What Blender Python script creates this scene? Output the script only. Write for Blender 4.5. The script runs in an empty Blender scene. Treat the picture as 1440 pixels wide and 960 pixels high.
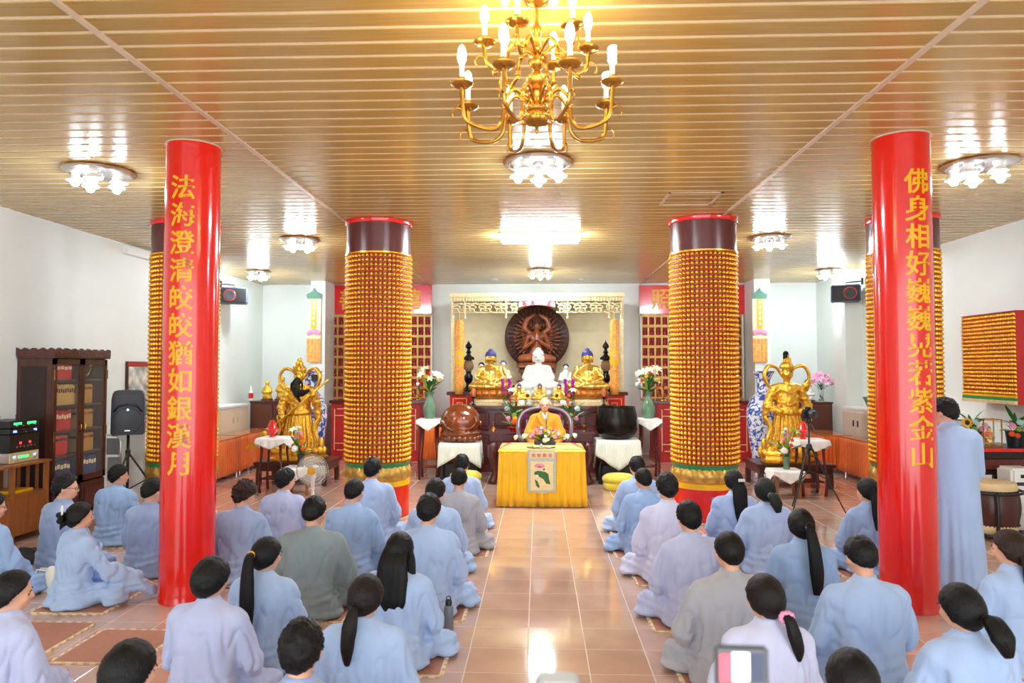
import bpy, bmesh, math, random
import numpy as np
from math import sin, cos, pi, radians, sqrt, atan2
from mathutils import Vector, Matrix, Euler, noise

# ------------------------------------------------------------------ camera, sky, exposure
scene = bpy.context.scene
COL = scene.collection
CAM_H, F_PX = 1.94, 1000.0
PITCH, YAW = radians(2.12), radians(2.12)
cam_data = bpy.data.cameras.new('camera')
cam_data.sensor_width = 36.0
cam_data.lens = 36.0 * F_PX / 1440.0
cam_data.clip_start, cam_data.clip_end = 0.05, 200
cam_data.dof.use_dof = True
cam_data.dof.focus_distance = 9.0
cam_data.dof.aperture_fstop = 3.2
camera = bpy.data.objects.new('camera', cam_data)
COL.objects.link(camera)
camera.location = (0, 0, CAM_H)
camera.rotation_euler = (pi / 2 + PITCH, 0, YAW)
scene.camera = camera
CAM_R = Euler((pi / 2 + PITCH, 0, YAW)).to_matrix()

def at(px, py, Y):
    """the place on the cross-plane Y of the hall that the photograph shows at a pixel"""
    d = CAM_R @ Vector(((px - 720) / F_PX, (480 - py) / F_PX, -1.0))
    t = Y / d.y
    return Vector((d.x * t, Y, CAM_H + d.z * t))

world = bpy.data.worlds.new('daylight'); scene.world = world
world.use_nodes = True
bg = world.node_tree.nodes['Background']
bg.inputs[0].default_value = (0.87, 0.94, 1.0, 1)
DAYLIGHT = 1.9
bg.inputs[1].default_value = DAYLIGHT
BULB_POWER = 190.0      # white lamps on the ceiling
CANDLE_POWER = 32.0     # warm chandelier bulbs
scene.view_settings.view_transform = 'Standard'
scene.view_settings.look = 'None'
scene.view_settings.gamma = 1.0
scene.view_settings.use_curve_mapping = False
scene.view_settings.exposure = 1.25

# ------------------------------------------------------------------ materials
MATS = {}
def srgb(r, g, b):
    f = lambda c: (c / 255 / 12.92) if c / 255 <= 0.04045 else ((c / 255 + 0.055) / 1.055) ** 2.4
    return (f(r), f(g), f(b), 1.0)

def mat(name, rgb, rough=0.5, metal=0.0, var=0.0, scale=8.0, stretch=(1, 1, 1), bump=0.0, bscale=None,
        emit=0.0, coat=0.0, sheen=0.0, trans=0.0, alpha=1.0, rnd=0.0, spec=0.5, rgb2=None):
    if name in MATS: return MATS[name]
    m = bpy.data.materials.new(name); m.use_nodes = True
    nt = m.node_tree; N = nt.nodes; L = nt.links
    p = N['Principled BSDF']
    c = srgb(*rgb)
    p.inputs['Base Color'].default_value = c
    p.inputs['Roughness'].default_value = rough
    p.inputs['Metallic'].default_value = metal
    p.inputs['Specular IOR Level'].default_value = spec
    p.inputs['Coat Weight'].default_value = coat
    p.inputs['Coat Roughness'].default_value = 0.08
    p.inputs['Sheen Weight'].default_value = sheen
    p.inputs['Transmission Weight'].default_value = trans
    p.inputs['Alpha'].default_value = alpha
    if emit:
        p.inputs['Emission Color'].default_value = c
        p.inputs['Emission Strength'].default_value = emit
    if var or bump or rnd or rgb2:
        tc = N.new('ShaderNodeTexCoord'); mp = N.new('ShaderNodeMapping')
        mp.inputs['Scale'].default_value = stretch
        L.new(tc.outputs['Object'], mp.inputs['Vector'])
        nz = N.new('ShaderNodeTexNoise'); nz.inputs['Scale'].default_value = scale; nz.inputs['Detail'].default_value = 5
        L.new(mp.outputs['Vector'], nz.inputs['Vector'])
        if var or rgb2:
            cr = N.new('ShaderNodeValToRGB')
            lo = srgb(*rgb2) if rgb2 else tuple(max(0, x * (1 - var)) for x in c[:3]) + (1,)
            hi = tuple(min(1, x * (1 + var * 0.6)) for x in c[:3]) + (1,)
            cr.color_ramp.elements[0].color = lo; cr.color_ramp.elements[0].position = 0.32
            cr.color_ramp.elements[1].color = hi; cr.color_ramp.elements[1].position = 0.68
            L.new(nz.outputs['Fac'], cr.inputs['Fac'])
            src = cr.outputs['Color']
            if rnd:
                oi = N.new('ShaderNodeObjectInfo'); hs = N.new('ShaderNodeHueSaturation')
                ma = N.new('ShaderNodeMapRange'); ma.inputs[3].default_value = 1 - rnd; ma.inputs[4].default_value = 1 + rnd
                L.new(oi.outputs['Random'], ma.inputs[0]); L.new(ma.outputs[0], hs.inputs['Value']); L.new(src, hs.inputs['Color'])
                src = hs.outputs['Color']
            L.new(src, p.inputs['Base Color'])
        if bump:
            n2 = nz
            if bscale:
                n2 = N.new('ShaderNodeTexNoise'); n2.inputs['Scale'].default_value = bscale; n2.inputs['Detail'].default_value = 4
                L.new(mp.outputs['Vector'], n2.inputs['Vector'])
            b = N.new('ShaderNodeBump'); b.inputs['Strength'].default_value = bump; b.inputs['Distance'].default_value = 0.02
            L.new(n2.outputs['Fac'], b.inputs['Height']); L.new(b.outputs['Normal'], p.inputs['Normal'])
    MATS[name] = m
    return m

M_WALL = mat('white_plaster', (228, 234, 228), 0.55, var=0.03, scale=1.5, bump=0.02, bscale=60)
M_TILE = mat('salmon_floor_tile', (200, 164, 144), 0.075, var=0.10, scale=3.0, rnd=0.05, coat=0.4)
M_GROUT = mat('pale_grout', (214, 196, 178), 0.6)
M_PLANK = mat('tan_vinyl_plank', (188, 158, 98), 0.18, var=0.10, scale=2.0, stretch=(1.0, 22, 1), rnd=0.04, rgb2=(176, 144, 82))
M_CHANNEL = mat('cream_channel', (246, 234, 204), 0.35)
M_STRIP = mat('beige_ceiling_strip', (206, 184, 156), 0.45)
M_WHITE = mat('white_paint', (238, 239, 236), 0.4)
M_RED = mat('red_lacquer', (222, 22, 10), 0.16, var=0.08, scale=2.5, coat=0.5)
M_REDM = mat('red_paint_matt', (176, 26, 28), 0.45, var=0.08, scale=4)
M_REDSIGN = mat('red_sign_acrylic', (226, 24, 26), 0.12, coat=0.4)
M_YEL = mat('yellow_gold_paint', (238, 182, 18), 0.35, var=0.08, scale=12)
M_GOLD = mat('gold_leaf', (250, 184, 40), 0.26, metal=0.6, var=0.10, scale=9, bump=0.05, bscale=40)
M_GOLD2 = mat('gold_leaf_bright', (236, 188, 70), 0.28, metal=0.85, var=0.22, scale=22, bump=0.55, bscale=34)
M_GOLDP = mat('pale_gold_carving', (226, 208, 158), 0.35, metal=0.3, var=0.15, scale=20, bump=0.1, bscale=60)
M_GOLDBUD = mat('gold_buddha', (228, 184, 84), 0.26, metal=0.8, var=0.06, scale=10)
M_LOTUS = mat('old_gold_lotus', (206, 164, 78), 0.32, metal=0.6, var=0.25, scale=16)
M_BRASS = mat('aged_brass', (198, 148, 66), 0.24, metal=0.95, var=0.25, scale=14)
M_DKRED = mat('dark_red_board', (120, 26, 22), 0.5)
M_BROWNCAP = mat('maroon_column_cap', (92, 42, 38), 0.28, var=0.08, scale=6)
M_GREEN = mat('green_paint', (30, 132, 72), 0.4)
M_ROSE = mat('rosewood', (86, 22, 18), 0.22, var=0.35, scale=5, stretch=(1, 1, 6), coat=0.3)
M_ROSEC = mat('carved_rosewood', (78, 26, 22), 0.3, var=0.35, scale=22, bump=0.6, bscale=38, coat=0.3)
M_WOODDK = mat('dark_walnut', (74, 36, 22), 0.3, var=0.35, scale=4, stretch=(6, 6, 0.7), coat=0.2)
M_WOODMD = mat('honey_wood', (150, 92, 46), 0.35, var=0.25, scale=4, stretch=(6, 6, 0.7))
M_WOODFISH = mat('glossy_brown_wood', (122, 58, 20), 0.18, var=0.35, scale=5, coat=0.6)
M_GUAN = mat('carved_red_brown_wood', (150, 80, 44), 0.28, var=0.3, scale=8, coat=0.3)
M_GUAND = mat('carved_dark_wood', (78, 42, 28), 0.35, var=0.3, scale=10)
M_BLACK = mat('black_plastic', (22, 22, 24), 0.4)
M_DKGREY = mat('dark_grey_plastic', (48, 50, 54), 0.45)
M_BRONZE = mat('dark_bronze', (34, 32, 30), 0.25, metal=0.7, var=0.2, scale=5)
M_CELADON = mat('celadon_glaze', (96, 132, 104), 0.12, var=0.15, scale=6, coat=0.6)
M_ORANGE = mat('orange_satin', (238, 112, 26), 0.4, var=0.10, scale=6, sheen=0.3)
M_ORTOP = mat('glossy_orange_tabletop', (196, 112, 58), 0.1, var=0.1, scale=3)
M_CLOTHY = mat('yellow_satin', (250, 196, 10), 0.5, var=0.06, scale=5, sheen=0.3)
M_CLOTHW = mat('white_lace', (236, 236, 230), 0.8, var=0.08, scale=40, bump=0.3, bscale=60)
M_CLOTHG = mat('pale_green_velvet', (222, 228, 214), 0.7, var=0.12, scale=14, stretch=(6, 6, 0.6), sheen=0.4)
M_BROC = mat('gold_brocade', (206, 182, 104), 0.6, var=0.2, scale=45)
M_HASSOCK = mat('yellow_green_satin', (224, 206, 62), 0.5, sheen=0.3)
M_SKIN = mat('skin', (222, 168, 138), 0.5, var=0.05, scale=10)
M_HAIR = mat('black_hair', (9, 8, 8), 0.42, spec=0.26, var=0.5, scale=30, stretch=(3, 3, 0.4), bump=0.35, bscale=90)
M_HAIRB = mat('brown_hair', (46, 26, 16), 0.42, spec=0.26, var=0.4, scale=30, stretch=(3, 3, 0.4), bump=0.35, bscale=90)
M_HAIRG = mat('dark_brown_hair', (24, 15, 12), 0.42, spec=0.26, var=0.4, scale=30, stretch=(3, 3, 0.4), bump=0.35, bscale=90)
M_HAIRGR = mat('green_black_hair', (14, 22, 18), 0.42, spec=0.26, var=0.4, scale=30, stretch=(3, 3, 0.4), bump=0.35, bscale=90)
def robe_mat(n, rgb): return mat('robe_' + n, rgb, 0.85, var=0.05, scale=7, sheen=0.15, stretch=(1, 1, .55), bump=0.55, bscale=7.5)
R_BLUE = robe_mat('sky_blue', (168, 193, 232))
R_BLUE2 = robe_mat('mid_blue', (150, 180, 222))
R_LILAC = robe_mat('pale_lilac', (182, 190, 224))
R_WHITE = robe_mat('lilac_white', (204, 208, 236))
R_GREY = robe_mat('warm_grey', (168, 170, 178))
R_GREEN = robe_mat('grey_green', (132, 146, 150))
R_SLATE = robe_mat('slate_blue', (148, 168, 204))
R_MONK = robe_mat('saffron', (226, 142, 22))
M_MAT = mat('brown_foam', (172, 118, 96), 0.75, var=0.08, scale=30, bump=0.1, bscale=200)
M_MATE = mat('cream_foam', (226, 206, 170), 0.8)
M_LEAF = mat('green_leaf', (52, 112, 46), 0.45, var=0.3, scale=10)
M_LEAFY = mat('light_green_leaf', (140, 178, 62), 0.45, var=0.2, scale=10)
M_LILY = mat('white_lily_petal', (246, 244, 226), 0.5, rgb2=(236, 238, 190), scale=9)
M_PINK = mat('pink_petal', (238, 156, 190), 0.5, var=0.15, scale=14)
M_MAG = mat('magenta_petal', (190, 20, 160), 0.5, var=0.1, scale=14)
M_FYEL = mat('sunflower_petal', (248, 190, 18), 0.5)
M_FOR = mat('orange_petal', (244, 96, 24), 0.5)
M_FWH = mat('white_petal', (244, 244, 240), 0.5)
M_FMINT = mat('mint_petal', (186, 220, 208), 0.5)
M_STEELW = mat('white_enamel', (236, 236, 230), 0.3)
M_CHROME = mat('chrome', (210, 212, 216), 0.15, metal=1.0)
M_GLASS = mat('clear_glass', (255, 255, 255), 0.02, trans=1.0)
M_PANE = mat('cabinet_glass', (236, 240, 236), 0.02, alpha=0.05, spec=0.6)
M_BULB = mat('white_lamp_glow', (234, 245, 255), 0.4, emit=BULB_POWER)
M_PANEL = mat('white_tube_glow', (242, 248, 255), 0.4, emit=BULB_POWER * 0.26)
M_BULB2 = mat('bright_white_lamp_glow', (234, 245, 255), 0.4, emit=BULB_POWER * 1.7)
M_DOWN = mat('downlight_glow', (246, 250, 255), 0.4, emit=BULB_POWER * 2.0)
M_WARM = mat('warm_lamp_glow', (255, 224, 158), 0.4, emit=CANDLE_POWER)
M_CFL = mat('cool_tube_glow', (255, 246, 228), 0.4, emit=CANDLE_POWER * 0.35)
M_SILVER = mat('brushed_silver', (196, 190, 188), 0.25, metal=0.8)

# ------------------------------------------------------------------ mesh builder
class MB:
    def __init__(s): s.v = []; s.f = []
    def add(s, vs, fs, M=None):
        n = len(s.v)
        s.v += [tuple(M @ Vector(q)) for q in vs] if M is not None else [tuple(q) for q in vs]
        s.f += [tuple(i + n for i in f) for f in fs]
        return s
    def box(s, c, d, rz=0.0, M=None):
        x, y, z = d[0] / 2, d[1] / 2, d[2] / 2
        vs = [(-x, -y, -z), (x, -y, -z), (x, y, -z), (-x, y, -z), (-x, -y, z), (x, -y, z), (x, y, z), (-x, y, z)]
        fs = [(3, 2, 1, 0), (4, 5, 6, 7), (0, 1, 5, 4), (1, 2, 6, 5), (2, 3, 7, 6), (3, 0, 4, 7)]
        T = Matrix.Translation(c) @ Matrix.Rotation(rz, 4, 'Z')
        if M is not None: T = T @ M
        return s.add(vs, fs, T)
    def bb(s, x0, x1, y0, y1, z0, z1):
        return s.box(((x0 + x1) / 2, (y0 + y1) / 2, (z0 + z1) / 2), (x1 - x0, y1 - y0, z1 - z0))
    def rings(s, R, cap=True, closed=True):
        n = len(R[0]); base = len(s.v)
        for r in R: s.v += [tuple(q) for q in r]
        m = n if closed else n - 1
        for k in range(len(R) - 1):
            for i in range(m):
                j = (i + 1) % n
                s.f.append((base + k * n + i, base + k * n + j, base + (k + 1) * n + j, base + (k + 1) * n + i))
        if cap and closed:
            s.f.append(tuple(base + i for i in reversed(range(n))))
            s.f.append(tuple(base + (len(R) - 1) * n + i for i in range(n)))
        return s
    def lathe(s, prof, c=(0, 0, 0), n=24, sx=1.0, sy=1.0, M=None, flute=None):
        R = []
        for (r, z) in prof:
            ring = []
            for i in range(n):
                a = 2 * pi * i / n
                rr = r * (flute(a) if flute else 1)
                q = Vector((rr * cos(a) * sx, rr * sin(a) * sy, z))
                if M is not None: q = M @ q
                ring.append((q.x + c[0], q.y + c[1], q.z + c[2]))
            R.append(ring)
        return s.rings(R)
    def tube(s, pts, rad, n=8, flat=1.0, up=None):
        pts = [Vector(p) for p in pts]
        if not hasattr(rad, '__len__'): rad = [rad] * len(pts)
        R = []; prev = None
        for i, p in enumerate(pts):
            t = (pts[min(i + 1, len(pts) - 1)] - pts[max(i - 1, 0)])
            if t.length < 1e-9: t = Vector((0, 0, 1))
            t.normalize()
            if prev is None:
                a = Vector(up) if up else (Vector((0, 0, 1)) if abs(t.z) < 0.9 else Vector((0, 1, 0)))
                u = (a - t * a.dot(t)).normalized()
            else:
                u = (prev - t * prev.dot(t))
                u = u.normalized() if u.length > 1e-6 else Vector((1, 0, 0))
            prev = u; w = t.cross(u)
            R.append([p + u * (rad[i] * cos(2 * pi * k / n)) * flat + w * (rad[i] * sin(2 * pi * k / n)) for k in range(n)])
        return s.rings(R)
    def ell(s, c, r, nu=14, nv=10, M=None):
        if not hasattr(r, '__len__'): r = (r, r, r)
        vs = [(0, 0, -r[2])]; fs = []
        for j in range(1, nv):
            t = pi * j / nv
            for i in range(nu):
                a = 2 * pi * i / nu
                vs.append((r[0] * sin(t) * cos(a), r[1] * sin(t) * sin(a), -r[2] * cos(t)))
        vs.append((0, 0, r[2]))
        for i in range(nu):
            fs.append((0, 1 + (i + 1) % nu, 1 + i))
            fs.append((len(vs) - 1, 1 + (nv - 2) * nu + i, 1 + (nv - 2) * nu + (i + 1) % nu))
        for j in range(nv - 2):
            for i in range(nu):
                fs.append((1 + j * nu + i, 1 + j * nu + (i + 1) % nu, 1 + (j + 1) * nu + (i + 1) % nu, 1 + (j + 1) * nu + i))
        T = Matrix.Translation(c)
        if M is not None: T = T @ M
        return s.add(vs, fs, T)
    def cap(s, a, b, ra, rb=None, n=12):
        rb = ra if rb is None else rb
        a = Vector(a); b = Vector(b)
        s.ell(a, ra, n, 8); s.ell(b, rb, n, 8)
        if (b - a).length > 1e-5: s.tube([a, b], [ra, rb], n)
        return s
    def caps(s, pts, rad, n=12):
        for i in range(len(pts) - 1): s.cap(pts[i], pts[i + 1], rad[i], rad[i + 1], n)
        return s
    def prism(s, poly, M, th):
        """2-D outline (x, z) extruded along local y"""
        n = len(poly)
        vs = [(x, -th / 2, z) for x, z in poly] + [(x, th / 2, z) for x, z in poly]
        fs = [tuple(range(n)), tuple(reversed(range(n, 2 * n)))] + [(i, i + n, (i + 1) % n + n, (i + 1) % n) for i in range(n)]
        return s.add(vs, fs, M)
    def xf(s, M):
        s.v = [tuple(M @ Vector(q)) for q in s.v]; return s
    def mesh(s, name, bevel=0.0, smooth=None, seg=2):
        me = bpy.data.meshes.new(name)
        me.from_pydata(s.v, [], s.f); me.update()
        if bevel:
            bm = bmesh.new(); bm.from_mesh(me)
            bmesh.ops.recalc_face_normals(bm, faces=bm.faces)
            bmesh.ops.bevel(bm, geom=[e for e in bm.edges if len(e.link_faces) == 2 and e.calc_face_angle(0) > 0.5],
                            offset=bevel, segments=seg, affect='EDGES', clamp_overlap=True)
            bm.to_mesh(me); bm.free()
        else:
            bm = bmesh.new(); bm.from_mesh(me); bmesh.ops.recalc_face_normals(bm, faces=bm.faces); bm.to_mesh(me); bm.free()
        if smooth:
            me.polygons.foreach_set('use_smooth', [True] * len(me.polygons))
            if smooth != 'all':
                me.set_sharp_from_angle(angle=radians(smooth))
        return me
    def build(s, name, m, parent=None, bevel=0.0, smooth=None, loc=None, rz=None):
        return link(name, s.mesh(name, bevel, smooth), m, parent, loc, rz)

def link(name, me, m, parent=None, loc=None, rz=None):
    if not me.materials: me.materials.append(m)
    o = bpy.data.objects.new(name, me)
    COL.objects.link(o)
    if me.materials[0] != m:
        o.material_slots[0].link = 'OBJECT'; o.material_slots[0].material = m
    if parent: o.parent = parent
    if loc is not None: o.location = loc
    if rz is not None: o.rotation_euler = (0, 0, rz)
    return o

def thing(name, label, cat, loc=(0, 0, 0), rz=0.0, group=None, scale=None):
    o = bpy.data.objects.new(name, None); COL.objects.link(o)
    o.empty_display_size = 0.1
    o.location = loc; o.rotation_euler = (0, 0, rz)
    if scale: o.scale = (scale,) * 3 if not hasattr(scale, '__len__') else scale
    return tag(o, label, cat, group)
def tag(o, label, cat, group=None):
    o['label'] = label; o['category'] = cat
    if group: o['group'] = group
    return o
def struct(o, label=None):
    o['kind'] = 'structure'
    if label: o['label'] = label
    return o
def copy_tree(o, parent=None):
    c = o.copy(); COL.objects.link(c); c.parent = parent
    for ch in list(o.children): copy_tree(ch, c)
    return c

TMP = bpy.data.scenes.new('sculpting')
def sculpt(mb, voxel, smooth=4, disp=None, zmin=None, name='sculpt', flat=None):
    """one continuous skin over overlapping solids"""
    me0 = bpy.data.meshes.new('t'); me0.from_pydata(mb.v, [], mb.f); me0.update()
    bm = bmesh.new(); bm.from_mesh(me0); bmesh.ops.recalc_face_normals(bm, faces=bm.faces); bm.to_mesh(me0); bm.free()
    o = bpy.data.objects.new('t', me0); TMP.collection.objects.link(o)
    r = o.modifiers.new('r', 'REMESH'); r.mode = 'VOXEL'; r.voxel_size = voxel
    if smooth:
        q = o.modifiers.new('s', 'SMOOTH'); q.factor = 0.5; q.iterations = smooth
    vl = TMP.view_layers[0]; vl.update()
    me = bpy.data.meshes.new_from_object(o.evaluated_get(vl.depsgraph)); me.name = name
    bpy.data.objects.remove(o); bpy.data.meshes.remove(me0)
    n = len(me.vertices)
    co = np.empty(n * 3); me.vertices.foreach_get('co', co); co = co.reshape(-1, 3)
    if disp is not None:
        no = np.empty(n * 3); me.vertices.foreach_get('normal', no); no = no.reshape(-1, 3)
        co = co + no * disp(co, no)[:, None]
    if zmin is not None:
        co[:, 2] = np.maximum(co[:, 2], zmin)
    me.vertices.foreach_set('co', co.ravel())
    me.polygons.foreach_set('use_smooth', [True] * len(me.polygons)); me.update()
    me.materials.clear()
    return me

def npnoise(co, sc, seed=0.0):
    return np.array([noise.noise(Vector((p[0] * sc[0] + seed, p[1] * sc[1] - seed * 0.7, p[2] * sc[2] + seed * 1.3))) for p in co])

def glyph(ch, size, th, bold=0.0):
    if bold:
        src = glyph(ch, size, th)
        vs = [v.co.copy() for v in src.vertices]; fs = [tuple(f.vertices) for f in src.polygons]
        mb = MB()
        for k, (dx, dz) in enumerate(((0, 0), (bold, 0), (-bold, 0), (0, bold), (0, -bold), (bold * .7, bold * .7), (-bold * .7, -bold * .7), (bold * .7, -bold * .7), (-bold * .7, bold * .7))):
            mb.add([(v.x + dx, v.y - k * .00012, v.z + dz) for v in vs], fs)
        return mb.mesh('character')
    return glyph_plain(ch, size, th)
def glyph_plain(ch, size, th, bold=0.0):
    """mesh of one written character, centred, in the x-z plane, facing -y"""
    cu = bpy.data.curves.new('g', 'FONT'); cu.body = ch; cu.size = size; cu.extrude = th / 2; cu.offset = bold
    cu.resolution_u = 3
    o = bpy.data.objects.new('g', cu); TMP.collection.objects.link(o)
    vl = TMP.view_layers[0]; vl.update()
    me = bpy.data.meshes.new_from_object(o.evaluated_get(vl.depsgraph))
    bpy.data.objects.remove(o); bpy.data.curves.remove(cu)
    co = np.array([v.co for v in me.vertices])
    mid = (co.max(0) + co.min(0)) / 2
    co = co - mid
    co = np.stack([co[:, 0], -co[:, 2], co[:, 1]], 1)
    me.vertices.foreach_set('co', co.ravel()); me.update(); me.materials.clear()
    return me

# ------------------------------------------------------------------ the hall
XL, XR, YB, YF, ZC = -6.37, 6.25, 16.2, -2.4, 3.85
rnd = random.Random(7)

def slab(name, x0, x1, y0, y1, z0, z1, m, parent=None, bevel=0.0):
    return MB().bb(x0, x1, y0, y1, z0, z1).build(name, m, parent, bevel=bevel)

struct(slab('wall_left', XL - .2, XL, YF, YB + .2, 0, ZC + .1, M_WALL), 'white plastered wall on the left')
struct(slab('wall_right', XR, XR + .2, YF, YB + .2, 0, ZC + .1, M_WALL), 'white plastered wall on the right')
struct(slab('wall_back', XL, XR, YB, YB + .2, 0, ZC + .1, M_WALL), 'white wall behind the altar')
# pilasters either side of the altar and on the side walls
w = struct(slab('wall_pilaster_left', -4.99, -4.67, 15.4, YB, 0, ZC, M_WALL), 'white pilaster carrying an embroidered banner')
w = struct(slab('wall_pilaster_right', 4.63, 4.97, 15.4, YB, 0, ZC, M_WALL), 'white pilaster carrying an embroidered banner')
struct(slab('wall_pier_right', XR - .32, XR, 13.95, 14.5, 0, ZC, M_WALL), 'shallow white pier on the right wall')
# surface conduits just under the ceiling
struct(slab('trim_1', XL, XL + .10, 10.6, 13.6, ZC - .16, ZC - .04, M_WHITE, bevel=.01), 'white surface box under the ceiling, left wall')
struct(slab('trim_2', XR - .10, XR, 11.2, 13.2, ZC - .16, ZC - .04, M_WHITE, bevel=.01), 'white surface box under the ceiling, right wall')

# floor: grout bed, the 300 tiles that show largest as single pieces, the others joined
TS, TX0, TY0 = 0.40, -0.075, 5.0
floor = struct(slab('floor', XL, XR, YF, YB, -0.12, -0.0012, M_GROUT), 'glossy salmon tiled floor with pale joints')
def tile_mesh():
    h = TS / 2 - 0.0042
    b = 0.001
    return MB().rings([[(-h, -h, -.01), (h, -h, -.01), (h, h, -.01), (-h, h, -.01)],
                       [(-h, -h, -b), (h, -h, -b), (h, h, -b), (-h, h, -b)],
                       [(-h + b, -h + b, 0), (h - b, -h + b, 0), (h - b, h - b, 0), (-h + b, h - b, 0)]])
tm = tile_mesh().mesh('tile')
cells = []
for i in range(int((XL - TX0) / TS) - 1, int((XR - TX0) / TS) + 2):
    for j in range(int((YF - TY0) / TS) - 1, int((YB - TY0) / TS) + 2):
        x, y = TX0 + (i + .5) * TS, TY0 + (j + .5) * TS
        if not (XL + .05 < x < XR - .05 and YF < y < YB - .1): continue
        vis = y > 3.9 and abs(x) < y * 0.76
        cells.append((0 if vis else 1, y + abs(x) * 0.25, x, y))
cells.sort()
rest = MB(); tb = tile_mesh()
for k, (_, _, x, y) in enumerate(cells):
    if k < 300:
        link('floor_tile', tm, M_TILE, floor, (x, y, rnd.uniform(-.0002, .0002)))
    else:
        rest.add([(a + x, b + y, c) for a, b, c in tb.v], tb.f)
o = rest.build('floor_tiles', M_TILE, floor); o['kind'] = 'stuff'

# ceiling: boards of vinyl plank running across the hall with pale channels between them
ceiling = struct(slab('ceiling', XL, XR, YF, YB, ZC + .005, ZC + .12, M_CHANNEL), 'ceiling of glossy tan planks with pale channels')
PW = 0.18
XS1, XS2 = at(105, 0, 3.69).x, at(1388, 0, 3.69).x
def plank_mesh(w):
    h = (PW - 0.034) / 2
    prof = [(-h, 0.006), (-h, .002), (-h + .003, 0), (h - .003, 0), (h, .002), (h, 0.006)]
    R = [[(x, y, z) for (y, z) in prof] for x in (-w / 2, w / 2)]
    return MB().rings(R).mesh('plank')
secs = [(XL, XS1 - .014), (XS1 + .014, XS2 - .014), (XS2 + .014, XR)]
pms = [plank_mesh(b - a) for a, b in secs]
yy = YF + PW / 2
pl = []
while yy < YB:
    for (a, b), pm in zip(secs, pms): pl.append(((a + b) / 2, yy, pm))
    yy += PW
for (x, y, pm) in pl:
    link('plank', pm, M_PLANK, ceiling, (x, y, ZC))
for k, x in enumerate((XS1, XS2)):
    link('ceiling_strip', MB().bb(x - .022, x + .022, YF, YB, ZC - .012, ZC + .012).mesh('strip', .003), M_STRIP, ceiling)
hb = MB()
for (a, b, c, d) in ((1.42, 2.02, 7.75, 7.78), (1.42, 2.02, 8.32, 8.35), (1.42, 1.45, 7.75, 8.35), (1.99, 2.02, 7.75, 8.35)):
    hb.bb(a, b, c, d, ZC - .006, ZC + .004)
hb.build('access_hatch_frame', M_STRIP, ceiling)
# cornice line where walls meet the ceiling
struct(slab('trim_3', XL, XL + .012, YF, YB, ZC - .012, ZC, M_WHITE), 'thin cornice strip along the left wall')
struct(slab('trim_4', XR - .012, XR, YF, YB, ZC - .012, ZC, M_WHITE), 'thin cornice strip along the right wall')
struct(slab('trim_5', XL, XR, YB - .012, YB, ZC - .012, ZC, M_WHITE), 'thin cornice strip along the back wall')
# ------------------------------------------------------------------ red pillars with calligraphy
def wrap(me, R, ang0, z0):
    """bend a flat character round a pillar of radius R"""
    n = len(me.vertices); co = np.empty(n * 3); me.vertices.foreach_get('co', co); co = co.reshape(-1, 3)
    a = ang0 + co[:, 0] / R
    r = R + 0.0015 - co[:, 1]
    out = np.stack([r * np.sin(a), -r * np.cos(a), co[:, 2] + z0], 1)
    me.vertices.foreach_set('co', out.ravel()); me.update()
    return me

def red_pillar(px, text, ang, ytop, ybot, label, tops):
    Y = 5.98; R = 0.22
    x = at(px, 500, Y).x
    t = thing('red_pillar', label, 'pillar', (x, Y, 0))
    prof = [(R + .004, 0.0), (R + .004, .012), (R, .02)] + [(R, z) for z in np.linspace(.1, ZC - .01, 12)]
    MB().lathe(prof, n=64).build('shaft', M_RED, t, smooth=40)
    MB().lathe([(R + .012, ZC - .012), (R + .012, ZC - .001)], n=48).build('ceiling_collar', M_STRIP, t, smooth=40)
    n = len(text)
    for i, ch in enumerate(text):
        py = ytop + (ybot - ytop) * i / (n - 1)
        z = at(px, py, Y - R).z
        size = 0.212
        me = glyph(ch, size, 0.003, 0.0042)
        wrap(me, R, ang, z)
        link('character', me, M_YEL, t)
    return t
red_pillar(268, '法海澄清皎皎猶如銀漢月', radians(4), 262, 652, 'red pillar with yellow calligraphy ending in the moon character, left side', None)
red_pillar(1272, '佛身相好巍巍晃若紫金山', radians(5), 254, 640, 'red pillar with yellow calligraphy ending in the mountain character, right side', None)

# ------------------------------------------------------------------ gilded columns of small Buddhas
CR = 0.415
def niche_cell(s, wdt=0.049, hgt=0.042, dep=0.036):
    """a small seated figure in relief, local x right, y outward, z up"""
    vs = []; fs = []
    nu, nv = 5, 4
    for j in range(nv + 1):
        t = j / nv
        w = wdt / 2 * (1.0 - 0.45 * t ** 2) ; z = hgt * t
        d = dep * sin(pi * (0.25 + 0.62 * t)) ** 1.0
        for i in range(nu + 1):
            u = -1 + 2 * i / nu
            vs.append((u * w, max(0.0, d * (1 - abs(u) ** 3) ** 0.6 if abs(u) < 1 else 0.0), z))
    for j in range(nv):
        for i in range(nu):
            a = j * (nu + 1) + i
            fs.append((a, a + 1, a + nu + 2, a + nu + 1))
    return vs, fs
ROWS, COLS = 45, 46
ZG0, ZG1 = 0.74, 3.40
rp = (ZG1 - ZG0) / ROWS
gm = MB(); cv, cf = niche_cell(1)
fm = MB()
for r in range(ROWS):
    for c in range(COLS):
        a = 2 * pi * c / COLS
        ca, sa = cos(a), sin(a)
        z = ZG0 + r * rp + .009
        gm.add([((CR - .012 + y) * sa + x * ca, -(CR - .012 + y) * ca + x * sa, z + zz) for (x, y, zz) in cv], cf)
me_cells = gm.mesh('relief', smooth='all')
fm.lathe([(CR - .015, ZG0)] + [(CR - .015, ZG1)], n=COLS)
for r in range(ROWS + 1):
    z = ZG0 + r * rp
    fm.lathe([(CR - .02, z - .0075), (CR + .006, z - .006), (CR + .006, z + .004), (CR - .02, z + .006)], n=COLS)
me_core = fm.mesh('core')
lm = MB()
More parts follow.
